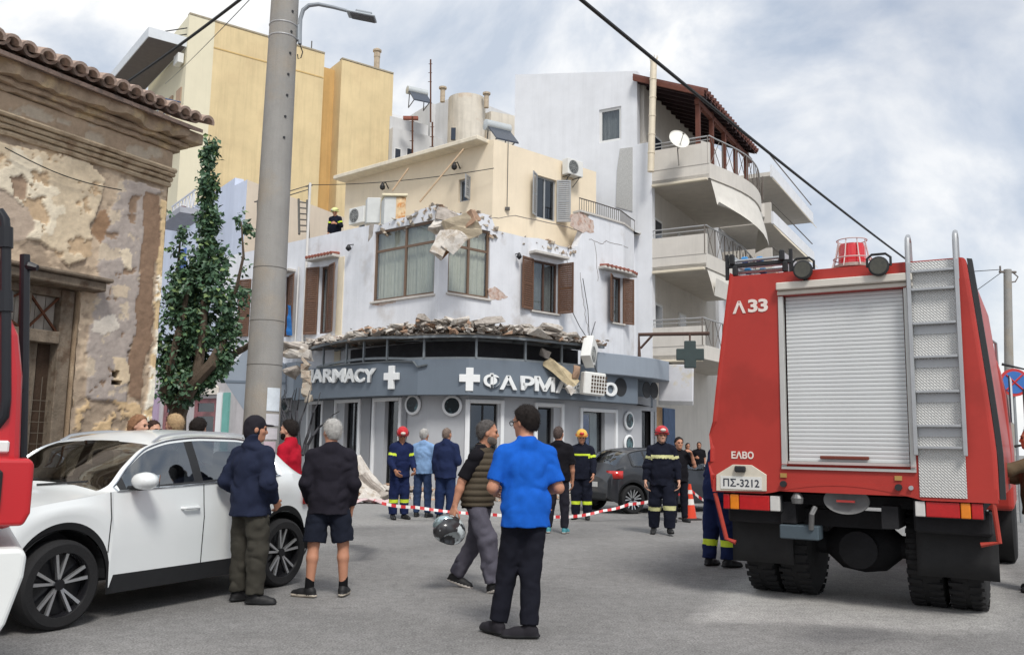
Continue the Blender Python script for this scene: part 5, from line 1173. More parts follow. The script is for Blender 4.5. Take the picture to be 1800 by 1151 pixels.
# ------------------------------------------------------------------ pharmacy cross on its bracket
def cross_sign():
    t = thing('pharmacy_cross_sign', 'unlit dark green pharmacy cross hanging from a steel bracket', 'sign'); Y = 27.6
    c = at(1213, 623, Y); w_ = 48 / F_PX * Y / 2; k = w_ * .42; g = M('cross_dark_green', srgb(58, 70, 70), .5, .12, 6)
    pl = [(-k, -w_), (k, -w_), (k, -k), (w_, -k), (w_, k), (k, k), (k, w_), (-k, w_), (-k, k), (-w_, k), (-w_, -k), (-k, -k)]; T = frame(c, V(1, -.15, 0)); mb = MB()
    mb.prism([T @ V(a, -.09, b) for a, b in pl], T.to_3x3() @ V(0, .18, 0)); mb.build('cross', g, t, bevel=.02)
    st = M('bracket_brown', srgb(86, 66, 58), .7, .2); a, b = at(1123, 588, 28.4), at(1247, 586, 27.4); mb = MB(); mb.tube([at(1124, 632, 28.4), a, b], .06, 8); mb.tube([at(1126, 612, 28.4), at(1146, 590, 28.2)], .04, 6); mb.tube([c + V(0, 0, w_), V(c.x, c.y, at(1213, 587, Y).z)], .03, 6); mb.build('bracket', st, t)
    p = thing('blank_shop_sign', 'blank weathered white sign box beside the dark pharmacy cross', 'sign'); Y = 29.6; f = Fac([at(1158, 680, Y)[:2], at(1218, 680, Y - .6)[:2]])
    mb = MB(); f.poly(mb, [f.px(*q) for q in ((1158, 640), (1218, 641), (1217, 712), (1158, 711))], -.12, 0); mb.build('panel', M('sign_panel', srgb(214, 214, 218), .6, .1, 2, col2=srgb(210, 196, 160), c2scale=1.5, c2pos=(.55, .7)), p, bevel=.015)
    mb = MB(); f.poly(mb, [f.px(*q) for q in ((1158, 704), (1218, 705), (1218, 712), (1158, 712))], 0, .03); mb.build('bottom_rail', alu, p)
cross_sign()
# ------------------------------------------------------------------ cone and barrier tape
def cone():
    p = gnd(1213, 913); t = thing('traffic_cone', 'orange and white traffic cone on the road beside the dark hatchback', 'traffic cone', p)
    og = M('cone_orange', srgb(222, 72, 44), .5, .1, 6); wh = M('cone_white', srgb(226, 220, 214), .5, .1)
    mb = MB(); mb.box((p.x, p.y, .02), (.36, .36, .035), .3); mb.build('base', M('cone_base', srgb(60, 52, 50), .7, .1), t, bevel=.01)
    H = .72; rr = lambda h: .14 - .115 * h / H
    for a, b, m_, n in ((.037, .30, og, 'cone_body'), (.302, .42, wh, 'reflective_band'), (.422, .52, og, 'cone_body'), (.522, .60, wh, 'reflective_band'), (.602, H, og, 'cone_tip')): mb = MB(); mb.lathe([(rr(a), a), (rr(b), b)], p, (0, 0, 1), 20); mb.build(n, m_, t, smooth=True)
cone()
tr_ = M('tape_red', srgb(200, 52, 56), .5, .1); tw_ = M('tape_white', srgb(226, 224, 222), .5, .05)
def tape(label, pts, w_=.058):
    P = [at(*p) for p in pts]; Q = []
    for a, b in zip(P, P[1:]):
        n = max(2, int((b - a).length / .085)); Q += [a + (b - a) * i / n - V(0, 0, .02 * math.sin(math.pi * i / n)) for i in range(n)]
    Q.append(P[-1]); mb = MB()
    for i, (a, b) in enumerate(zip(Q, Q[1:])):
        tw1, tw2 = .5 + .5 * math.sin(i * .35), .5 + .5 * math.sin((i + 1) * .35); u1, u2 = V(0, .5 * (1 - tw1), .6 + .4 * tw1).normalized() * w_ / 2, V(0, .5 * (1 - tw2), .6 + .4 * tw2).normalized() * w_ / 2
        mb.add([a - u1, b - u2, b + u2, a + u1], [(0, 1, 2, 3)], i % 2)
    return tag(mb.build('barrier_tape', [tr_, tw_]), label, 'tape')
tape('red and white barrier tape strung from the firefighter along the rubble to the dark hatchback', [(671, 884, 16.8), (730, 891, 16.9), (850, 903, 17.2), (1000, 908, 17.4), (1060, 897, 17.6), (1105, 886, 17.8), (1160, 876, 18.1), (1207, 864, 18.4)])
tape('short red and white tape running from the traffic cone to the right', [(1216, 862, 18.4), (1240, 880, 18.2), (1262, 896, 18.0)])
# ------------------------------------------------------------------ street tree: twisted trunk, limbs, dense dark crown with a tall spire
def leaf_cloud(blobs, size, Y, seed, leafcol):
    rs = np.random.RandomState(seed); pts = []
    for (x, y, rx, ry, n) in blobs:
        c = at(x, y, Y); ax, az = rx / F_PX * Y, ry / F_PX * Y; ay = max(ax, .25) * (1 if ax < .4 else .85)
        d = rs.randn(n, 3); d /= np.linalg.norm(d, axis=1)[:, None]; rad = rs.rand(n) ** .42
        q = d * rad[:, None]; w_ = 1 + .75 * fbm(d * 2.6 + seed + x, 3); pts.append(np.array(c) + q * w_[:, None] * [ax, ay, az])
    P = np.concatenate(pts); gate = fbm(P * 3.0 + 11, 3) > -.06; P = P[gate]; n = len(P)
    nrm = rs.randn(n, 3) * .8 + [0, -.5, .55]; nrm /= np.linalg.norm(nrm, axis=1)[:, None]
    t = rs.randn(n, 3) + [0, 0, -.5]; t -= nrm * (t * nrm).sum(1)[:, None]; t /= np.linalg.norm(t, axis=1)[:, None]; b = np.cross(nrm, t)
    L_ = size * (.65 + .7 * rs.rand(n))[:, None]; W_ = L_ * .32
    v = np.stack([P, P + t * L_ * .5 + b * W_ + nrm * L_ * .1, P + t * L_ - nrm * L_ * .08, P + t * L_ * .5 - b * W_ + nrm * L_ * .1], 1).reshape(-1, 3)
    f = np.arange(n * 4).reshape(n, 4); f = np.concatenate([f[:, [0, 1, 2]], f[:, [0, 2, 3]]])
    me = bpy.data.meshes.new('crown'); me.from_pydata(v.tolist(), [], f.tolist())
    k = rs.rand(n); col = np.array(leafcol[0])[None] * (1 - k[:, None]) + np.array(leafcol[1])[None] * k[:, None]; young = rs.rand(n) > .9; col[young] = leafcol[2]
    ca = me.color_attributes.new('Col', 'FLOAT_COLOR', 'POINT'); ca.data.foreach_set('color', np.repeat(np.c_[col, np.ones(n)], 4, 0).astype(np.float32).ravel()); return me
def tree():
    Y = 16.5; t = thing('street_tree', 'dark green street tree with a tall leafy spire and twisted pale trunk', 'tree', V(at(312, 760, Y).x, Y, 0))
    bark = M('tree_bark', srgb(98, 86, 74), .95, .35, 8, .7, 25); mb = MB()
    br = [([(310, 900), (308, 800), (312, 730), (322, 700), (340, 672), (372, 640), (392, 600), (398, 540)], [.22, .2, .17, .15, .13, .11, .08, .05]), ([(312, 720), (290, 690), (300, 640), (320, 560), (335, 480)], [.13, .1, .08, .06, .03]), ([(345, 668), (355, 600), (362, 480), (366, 380), (368, 290)], [.1, .08, .06, .045, .02]), ([(372, 640), (405, 625), (430, 612), (445, 600)], [.08, .07, .06, .04]), ([(398, 560), (415, 510), (428, 450), (424, 390)], [.05, .035, .025, .012]), ([(330, 690), (310, 670), (285, 660)], [.07, .05, .03]), ([(315, 560), (312, 480), (318, 410)], [.04, .03, .012])]
    for i, (p, r) in enumerate(br):
        q = [at(x, y, Y + .25 * math.sin(i * 2.1 + k)) for k, (x, y) in enumerate(p)]
        if i == 0: q[0].z = 0
        mb.tube(q, r, 9)
    mb.build('trunk', bark, t, smooth=True)
    blobs = [(368, 268, 15, 34, 380), (366, 330, 17, 40, 600), (368, 400, 22, 50, 1000), (365, 470, 42, 50, 1900), (325, 500, 32, 45, 1000), (350, 550, 62, 60, 3000), (395, 540, 34, 60, 1300), (315, 600, 38, 60, 1900), (360, 615, 45, 40, 1400), (400, 590, 24, 30, 700), (300, 650, 27, 34, 1300), (335, 678, 45, 24, 1100), (375, 655, 34, 24, 700), (298, 690, 22, 16, 300), (325, 700, 30, 14, 350), (385, 632, 30, 22, 500), (322, 425, 9, 32, 150), (340, 660, 40, 22, 500), (424, 388, 9, 18, 70), (438, 402, 12, 7, 50), (430, 450, 12, 40, 70), (306, 440, 12, 10, 40), (300, 520, 12, 12, 60), (432, 520, 10, 20, 40), (395, 655, 6, 12, 24), (290, 372, 8, 8, 16)]
    blobs = [(a, b, c, d, int(n * .95)) for a, b, c, d, n in blobs]; me = leaf_cloud(blobs, .11, Y, 4, [(.04, .09, .055), (.095, .18, .09), (.2, .29, .11)])
    mt = M('ficus_leaf', (0, 0, 0), .45, 0, attr='Col', spec=.45); me.materials.append(mt); link('crown', me, t)
tree()
def shrub():
    t = thing('bare_shrub', 'leafless dark branches by the torn left end of the pharmacy sign', 'shrub'); r_ = random.Random(3); bk = M('dark_branch', srgb(66, 66, 70), .9, .2); mb = MB()
    for k in range(9):
        x, y = 512 + r_.uniform(-6, 30), 800; p = [at(x, y, 24.5)]; a = r_.uniform(-.35, .35)
        for i in range(6): x += 14 * math.sin(a); y -= 20 * math.cos(a); a += r_.uniform(-.4, .4); p.append(at(x, y, 24.5 + r_.uniform(-.2, .2)))
        mb.tube(p, [.05, .045, .04, .03, .022, .016, .01], 6)
    mb.build('branches', bk, t, kind='stuff')
shrub()
# ------------------------------------------------------------------ vehicles
tyre_m = M('tyre_rubber', (0.016, 0.016, 0.017), .85, .2, 12, .2, 60)
rim_black = M('rim_gloss_black', (0.012, 0.012, 0.014), .25, .05)
rim_silver = M('rim_machined', srgb(196, 198, 200), .3, .05, metal=.85)
rubber = M('black_plastic', (0.022, 0.023, 0.025), .65, .15, 8)
chrome = M('chrome_trim', srgb(200, 204, 208), .2, .03, metal=.9)
def pch(xs, ys):
    """monotone smooth interpolation"""
    xs, ys = np.array(xs, float), np.array(ys, float); d = np.diff(ys) / np.diff(xs); m_ = np.r_[d[0], [(a * b > 0) * (2 * a * b / (a + b) if a + b else 0) for a, b in zip(d, d[1:])], d[-1]]
    def f(x):
        x = min(max(x, xs[0]), xs[-1]); i = min(len(xs) - 2, max(0, int(np.searchsorted(xs, x) - 1))); h = xs[i + 1] - xs[i]; t = (x - xs[i]) / h
        return (2 * t ** 3 - 3 * t * t + 1) * ys[i] + (t ** 3 - 2 * t * t + t) * h * m_[i] + (-2 * t ** 3 + 3 * t * t) * ys[i + 1] + (t ** 3 - t * t) * h * m_[i + 1]
    return f
def wheel(parent, T, c, R_, w_, side, spokes=5, twin=True, rimr=.71, name='wheel'):
    """wheel with tyre, rim and spokes; axis along local y, outer face towards side"""
    o = thing_part = bpy.data.objects.new(name, None)
    c = Vector(c); y = V(0, side, 0); mb = MB(); rr = R_ * rimr
    prof = [(rr, -w_ * .5), (R_ * .9, -w_ * .5), (R_ * .975, -w_ * .42), (R_, -w_ * .28), (R_, w_ * .28), (R_ * .975, w_ * .42), (R_ * .91, w_ * .5), (rr + .004, w_ * .48), (rr, w_ * .40)]
    mb.lathe(prof, c, y, 44, caps=False); ty = mb.build('wheel', tyre_m, parent, smooth=True, angle=25, T=T)
    mb = MB(); mb.lathe([(rr, -w_ * .4), (rr * .97, w_ * .1), (rr * .97, w_ * .36), (rr + .003, w_ * .44), (rr + .003, w_ * .40)], c, y, 40, caps=False); mb.disc(c + y * w_ * .05, y, rr * .96, .01, 32); mb.build('rim', rim_black, ty, smooth=True, T=T)
    mb = MB()
    for k in range(spokes):
        for dk in ((-.17, .17) if twin else (0,)):
            a = 2 * math.pi * k / spokes + .3; a1 = a + dk * 1.15; a0 = a + dk * .5
            e = lambda an, r: V(math.cos(an) * r, 0, math.sin(an) * r); p0, p1 = e(a0, rr * .16), e(a1, rr * .98); d = (p1 - p0).normalized(); n = V(-d.z, 0, d.x) * (.0085 if twin else .03)
            o0, o1 = y * w_ * .30, y * w_ * .40
            mb.hexa([c + p0 - n + o0 * .5, c + p1 - n * 1.5 + o0, c + p1 + n * 1.5 + o0, c + p0 + n + o0 * .5, c + p0 - n + o0, c + p1 - n * 1.5 + o1, c + p1 + n * 1.5 + o1, c + p0 + n + o0])
    mb.build('spokes', rim_silver, ty, T=T, kind='stuff')
    mb = MB(); mb.disc(c + y * w_ * .32, y, rr * .17, .02, 16); mb.build('hub_cap', rim_black, ty, T=T)
    return ty
def car(name, label, T, p, paint, wheels=True):
    """body lofted over stations s (metres behind the front axle); local x forward, y left, z up"""
    root = thing(name, label, 'car', T.translation)
    zl = p['low']; belt, hw, zt, ze, he = (pch(*p[k]) for k in ('belt', 'hw', 'top', 'edge', 'hedge')); x0, x1 = p['hw'][0][0], p['hw'][0][-1]; wb = p['wb']; Ra = p['arch']; zr = p['R']
    def low(s):
        z = zl + .10 * max(0, (x0 + .35 - s) / .35) ** 2 + .14 * max(0, (s - x1 + .4) / .4) ** 2
        for c in (0, wb):
            if abs(s - c) < Ra: z = max(z, zr + math.sqrt(Ra * Ra - (s - c) ** 2) * 1.02)
        return z
    def clad(s): return .055 if any(abs(s - c) < Ra + .02 for c in (0, wb)) else p['clad']
    S = sorted(set([round(x0 + (x1 - x0) * i / 116, 4) for i in range(117)] + [c + k * Ra * q for c in (0, wb) for k in (-1, 1) for q in (1, .985, .95, .88)] + p['cuts'])); S = [s for i, s in enumerate(S) if i == 0 or s - S[i - 1] > .004]
    def section(s):
        a, b, w_ = low(s), belt(s), hw(s); c = min(clad(s), (b - a) * .4); e = max(ze(s), b + .004); g = min(he(s), w_ * .95); g = g if e > b + .03 else w_ * .9; t_ = max(zt(s), e + .004)
        pts = [(w_ * .955, a), (w_ * .985, a + c), (w_ * .992, a + c + .3 * (b - a - c)), (w_, a + c + .58 * (b - a - c)), (w_ * .985, a + c + .74 * (b - a - c)), (w_ * .965, b), (w_ * .955 + (g - w_ * .955) * .06, b + (e - b) * .06), (w_ * .955 + (g - w_ * .955) * .5, b + (e - b) * .53), (w_ * .955 + (g - w_ * .955) * .93, b + (e - b) * .93), (g, e)]
        for v in (.93, .8, .6, .35, 0): pts.append((g * v, e + (t_ - e) * (1 - v ** 2.4)))
        return pts
    sec = [section(s) for s in S]
    kinds = {}
    W0, W1, RW0, RW1 = p['wind']; pil = p['pillars']; d0, d1, d2 = p['doors']
    for i in range(len(S) - 1):
        sm = (S[i] + S[i + 1]) / 2
        for r in range(len(sec[0]) - 1):
            k = 'body'; v = (sec[i][r][0] + sec[i][r + 1][0]) / 2 / max(.01, sec[i][9][0])
            if r == 0: k = 'cladding'
            elif 1 <= r <= 4: k = 'front_door' if d0 < sm < d1 else 'rear_door' if d1 < sm < d2 else 'body'
            elif 5 <= r <= 8:
                hh = sec[i][9][1] - sec[i][5][1]
                if hh > .10 and r in (6, 7) and p['side'][0] < sm < p['side'][1]: k = ('pillar_trim' if sm < 1.8 else 'quarter_trim') if any(a < sm < b for a, b in pil) else ('front_window' if sm < pil[0][0] else 'rear_window')
                elif hh > .04: k = 'body' if r == 8 or sm > p['side'][1] else 'window_trim'
            elif r >= 9:
                if W0 + p['wcurve'] * v * v < sm < W1 - .03 * v: k = 'windscreen' if r >= 10 else 'body'
                elif RW0 < sm < RW1 and r >= 10: k = 'tailgate_window'
                elif sm <= W0 + p['wcurve'] * v * v: k = 'bonnet' if r >= 10 and sm > x0 + .12 else 'body'
                elif sm > RW1: k = 'tailgate'
                else: k = 'roof'
            for sd in (1, -1):
                q = [V(-S[i], sec[i][r][0] * sd, sec[i][r][1]), V(-S[i + 1], sec[i + 1][r][0] * sd, sec[i + 1][r][1]), V(-S[i + 1], sec[i + 1][r + 1][0] * sd, sec[i + 1][r + 1][1]), V(-S[i], sec[i][r + 1][0] * sd, sec[i][r + 1][1])]
                key = k if k in ('windscreen', 'tailgate_window', 'bonnet', 'roof', 'tailgate', 'cladding', 'body') else k + ('L' if sd > 0 else 'R')
                kinds.setdefault(key, MB()).add(q, [(0, 1, 2, 3) if sd < 0 else (3, 2, 1, 0)])
    for i, (s, e) in ((0, (S[0], sec[0])), (-1, (S[-1], sec[-1]))):     # end caps
        ring = [V(-s, y, z) for y, z in e] + [V(-s, -y, z) for y, z in e[::-1][1:]]; kinds['body'].add(ring, [tuple(range(len(ring)))])
    cg = p['glass']; mats = {'cladding': p.get('cladmat', rubber), 'front_window': cg, 'rear_window': cg, 'windscreen': cg, 'tailgate_window': cg, 'pillar_trim': rubber, 'quarter_trim': rubber, 'window_trim': rubber}
    import bmesh
    for k, mb in kinds.items():
        nm = k[:-1] if k[-1] in 'LR' else k; o = mb.build(nm, mats.get(nm, paint), root, T=T)
        bm = bmesh.new(); bm.from_mesh(o.data); bmesh.ops.remove_doubles(bm, verts=bm.verts, dist=.0008); bmesh.ops.recalc_face_normals(bm, faces=bm.faces) if nm == 'body' else None
        bm.to_mesh(o.data); bm.free(); o.data.polygons.foreach_set('use_smooth', [True] * len(o.data.polygons)); o.data.set_sharp_from_angle(angle=R(50))
        kinds[k] = o
    # inner darkness: cabin floor, wheel wells, underbody
    mb = MB(); mb.box((-(x0 + x1) / 2, 0, zl + .16), (x1 - x0 - .5, hw(wb / 2) * 1.1, .22)); mb.build('underbody', rubber, root, T=T)
    for c in (0, wb):
        for sd in (1, -1):
            mb = MB(); rows = []
            for k in range(17):
                a = math.pi * k / 16; rows.append([V(-c + math.cos(a) * Ra, sd * (hw(c) * .95), zr + math.sin(a) * Ra), V(-c + math.cos(a) * Ra, sd * (hw(c) * .95 - .3), zr + math.sin(a) * Ra)])
            mb.loft(rows, wrap=False); mb.add([V(-c + math.cos(math.pi * k / 16) * Ra, sd * (hw(c) * .95 - .3), zr + math.sin(math.pi * k / 16) * Ra) for k in range(17)], [tuple(range(17))]); mb.build('wheel_well', rubber, root, T=T)
            wheel(root, T, V(-c, sd * (hw(c) - .11), zr), zr, .215, sd, p.get('spokes', 5))
    # seats and dashboard seen through glass
    seat = M('car_seat_dark', (.03, .03, .032), .8, .2)
    for c in (.95, 1.75):
        for sd in (1, -1):
            mb = MB(); mb.box((-c, sd * .38, .62), (.5, .46, .2)); mb.box((-c - .27, sd * .38, .92), (.14, .44, .56)); mb.box((-c - .3, sd * .38, 1.26), (.09, .24, .16)); mb.build('seat', seat, root, bevel=.04, seg=2, T=T)
    mb = MB(); mb.box((-.48, 0, .92), (.36, 1.3, .16)); mb.build('dashboard', seat, root, bevel=.05, seg=2, T=T)
    # dark shut lines
    for s in (d0, d1, d2):
        i = min(range(len(S)), key=lambda k: abs(S[k] - s))
        for sd in (1, -1):
            mb = MB(); mb.tube([V(-s, sd * (y + .0015), z) for y, z in sec[i][1:6]], .0045, 5); mb.build('shut_line', rubber, root, T=T)
    for sd in (1, -1):
        ss = [s for s in S if p['side'][0] - .08 < s < p['side'][1] + .06]; mb = MB()
        def at_s(s, r): e = section(s); return V(-s, sd * (e[r][0] + .004), e[r][1])
        mb.tube([at_s(s, 5) for s in ss] + [at_s(s, 9) for s in ss[::-1]], .008, 5, closed=True); mb.build('window_surround', p.get('trim', chrome), root, T=T)
        for s in (d1 - .16, d2 - .16):
            e = section(s); z = e[4][1] - .02; y = sd * (e[4][0] + .02); mb = MB(); mb.tube([V(-s + .1, y - sd * .02, z), V(-s + .08, y + sd * .012, z), V(-s - .08, y + sd * .012, z), V(-s - .1, y - sd * .02, z)], .014, 7); mb.build('door_handle', paint, root, smooth=True, T=T)
        s = p['mirror']; e = section(s); c = V(-s, sd * (e[5][0] + .13), e[5][1] + .075); mb = MB(); rows = []
        for k, (dx, q) in enumerate(((-.07, .55), (-.05, .9), (0, 1), (.06, .85), (.09, .5))): rows.append([c + V(dx, math.cos(a * math.pi / 8) * .115 * q * sd, math.sin(a * math.pi / 8) * .075 * q) for a in range(16)])
        mb.loft(rows); mo = mb.build('door_mirror', paint, root, smooth=True, angle=60, T=T)
        mb = MB(); mb.box(c + V(.0, -sd * .09, -.06), (.09, .16, .035)); mb.build('mirror_foot', rubber, mo, bevel=.01, T=T); mb = MB(); mb.box(c + V(-.072, 0, 0), (.006, .17, .1)); mb.build('mirror_glass', M('mirror_glass', (.5, .55, .6), .05, 0, metal=1), mo, T=T)
        if p.get('rails'):
            ss = [s for s in S if .95 < s < 2.25]; mb = MB(); mb.tube([V(-ss[0] + .02, sd * (section(ss[0])[10][0]), section(ss[0])[10][1])] + [V(-s, sd * section(s)[10][0], section(s)[10][1] + .035) for s in ss[2:-2:3]] + [V(-ss[-1], sd * section(ss[-1])[10][0], section(ss[-1])[10][1])], .014, 7); mb.build('roof_rail', rim_silver, root, smooth=True, T=T)
        # lamps
        hx, hz = p['headlamp']; e = hw(hx); mb = MB(); mb.hexa([V(-hx + .16, sd * e * .5, hz - .02), V(-hx + .10, sd * e * .86, hz), V(-hx - .2, sd * (e + .035), hz + .07), V(-hx - .1, sd * e * .6, hz + .08), V(-hx + .14, sd * e * .5, hz + .08), V(-hx + .08, sd * e * .86, hz + .1), V(-hx - .22, sd * (e + .03), hz + .15), V(-hx - .1, sd * e * .6, hz + .14)]); mb.build('headlamp', M('headlamp_glass', srgb(200, 206, 210), .1, .1, spec=.8), root, bevel=.015, T=T)
        tx, tz, tw, th = p['tail']; e = hw(tx); mb = MB(); mb.loft([[V(-s, sd * (hw(s) + .008), z) for z in (tz, tz + th)] for s in (tx - tw, tx - tw * .5, tx)] + [[V(-tx - .03, sd * e * q, z) for z in (tz, tz + th)] for q in (.93, .8, .66)], wrap=False); o = mb.build('tail_lamp', M('tail_lamp_red', srgb(196, 36, 30), .2, .15, 6, spec=.6, coat=.5), root, T=T, smooth=True, angle=60); so = o.modifiers.new('solid', 'SOLIDIFY'); so.thickness = .012; so.offset = -1
    return root, section
glass_car = glass('car_glass', (.55, .58, .58), .85, refl=.2); glass_dk = glass('car_glass_dark', (.30, .32, .34), .7, refl=.16)
def suv():
    A, B = V(-3.39, 6.93, 0), V(-2.26, 9.14, 0); t = (B - A).normalized(); fwd = -t; left = V(-fwd.y, fwd.x, 0); T = Matrix.Identity(4); o = A - left * .86
    for i in range(3): T[i][0], T[i][1], T[i][2], T[i][3] = fwd[i], left[i], (0, 0, 1)[i], o[i]
    paint = M('white_car_paint', srgb(228, 232, 232), .28, .03, 1.5, spec=.5, coat=.7)
    p = dict(low=.21, R=.335, arch=.405, wb=2.48, clad=.15,
             belt=([-.80, -.74, -.55, -.2, .2, .42, 1.3, 2.2, 2.6, 2.85, 3.02, 3.1], [.60, .74, .86, .94, .99, 1.02, 1.055, 1.10, 1.12, 1.08, .95, .85]),
             hw=([-.80, -.76, -.65, -.4, 0, .5, 1.3, 2.2, 2.6, 2.85, 3.02, 3.1], [.52, .64, .74, .82, .86, .875, .88, .875, .85, .80, .73, .66]),
             top=([-.80, -.74, -.5, 0, .22, .55, .95, 1.25, 1.7, 2.15, 2.4, 2.7, 2.92, 3.1], [.64, .80, .92, 1.00, 1.035, 1.22, 1.44, 1.52, 1.545, 1.52, 1.47, 1.28, 1.08, .90]),
             edge=([-.80, .36, .44, .62, .85, 1.15, 1.5, 1.9, 2.2, 2.45, 2.7, 2.88, 3.1], [0, 1.015, 1.05, 1.21, 1.37, 1.445, 1.47, 1.465, 1.43, 1.36, 1.20, 1.05, .5]),
             hedge=([-.80, .36, .62, .9, 1.3, 2.1, 2.5, 2.85, 3.1], [.80, .80, .72, .665, .64, .63, .63, .66, .6]),
             wind=(.33, .93, 2.42, 2.8), wcurve=0, pillars=[(1.27, 1.37), (2.06, 2.12)], side=(.50, 2.36), doors=(.38, 1.36, 2.16), cuts=[.33, .38, .50, 1.27, 1.36, 1.37, 2.06, 2.12, 2.16, 2.36, .93, 2.42, 2.8], mirror=.60, headlamp=(-.52, .70), tail=(2.98, .80, .22, .2), glass=glass_car, rails=True)
    root, sec = car('white_suv', 'parked white crossover car with black sill cladding beside the derelict house', T, p, paint)
    # front: grille, bumper intake, plate
    mb = MB(); mb.box((.795, 0, .62), (.06, .8, .16)); mb.build('grille', rubber, root, bevel=.02, T=T); mb = MB(); mb.box((.8, 0, .36), (.06, 1.0, .14)); mb.build('lower_intake', rubber, root, bevel=.02, T=T)
    # papers on the dashboard, wipers, aerial
    mb = MB(); mb.box((-.42, .25, 1.012), (.22, .5, .012)); mb.build('dashboard_papers', M('paper_white', srgb(220, 226, 226), .8, .15, 20), root, T=T)
    for y0, y1 in ((.1, .58), (-.55, -.05)): mb = MB(); mb.tube([V(-.25, y0, 1.055), V(-.36, y1, 1.095)], .009, 5); mb.build('wiper', rubber, root, T=T)
    return root, T, sec
SUV, SUV_T, _ = suv()
def hatch():
    B = gnd(1113, 903); az = R(62); fwd = V(math.sin(az), math.cos(az), 0); left = V(-fwd.y, fwd.x, 0); T = Matrix.Identity(4); o = B + left * .80 + fwd * 2.5
    for i in range(3): T[i][0], T[i][1], T[i][2], T[i][3] = fwd[i], left[i], (0, 0, 1)[i], o[i]
    paint = M('dark_grey_paint', (.02, .022, .027), .28, .12, 3, spec=.5, coat=.6)
    p = dict(low=.20, R=.31, arch=.37, wb=2.5, clad=.06, cladmat=paint,
             belt=([-.75, -.7, -.5, -.1, .3, .5, 1.3, 2.2, 2.6, 2.85, 3.02, 3.08], [.55, .66, .78, .87, .92, .95, .98, 1.02, 1.03, .98, .84, .70]),
             hw=([-.75, -.7, -.6, -.3, 0, .5, 1.3, 2.3, 2.6, 2.85, 3.02, 3.08], [.5, .62, .72, .80, .83, .845, .85, .84, .82, .78, .72, .66]),
             top=([-.75, -.65, -.4, 0, .3, .65, 1.0, 1.3, 1.7, 2.2, 2.5, 2.75, 2.95, 3.08], [.60, .76, .86, .93, .98, 1.18, 1.36, 1.43, 1.45, 1.43, 1.38, 1.22, .98, .8]),
             edge=([-.75, .44, .55, .75, 1.0, 1.3, 1.7, 2.1, 2.4, 2.6, 2.8, 2.9, 3.08], [0, .94, .99, 1.14, 1.29, 1.37, 1.395, 1.385, 1.34, 1.25, 1.08, .97, .5]),
             hedge=([-.75, .44, .75, 1.0, 1.3, 2.2, 2.6, 2.9, 3.08], [.76, .76, .69, .64, .61, .60, .62, .66, .6]),
             wind=(.4, 1.0, 2.52, 2.86), wcurve=0, pillars=[(1.35, 1.44), (2.1, 2.16)], side=(.6, 2.46), doors=(.42, 1.4, 2.2), cuts=[.4, .42, .6, 1.35, 1.44, 1.4, 2.1, 2.16, 2.2, 2.46, 1.0, 2.52, 2.86], mirror=.65, headlamp=(-.5, .62), tail=(2.97, .76, .2, .17), glass=glass_dk, trim=rubber, spokes=7)
    root, sec = car('dark_hatchback', 'dark grey hatchback with red tail lamps parked among rubble before the pharmacy', T, p, paint)
    mb = MB(); mb.box((-3.085, 0, .62), (.02, .52, .11)); mb.build('number_plate', M('plate_white', srgb(214, 214, 210), .5, .05), root, T=T)
    mb = MB(); mb.box((-3.07, 0, .38), (.07, 1.2, .18)); mb.build('rear_bumper', rubber, root, bevel=.03, T=T)
    # dust and rubble bits on the roof
    return root, T
HATCH, HATCH_T = hatch()

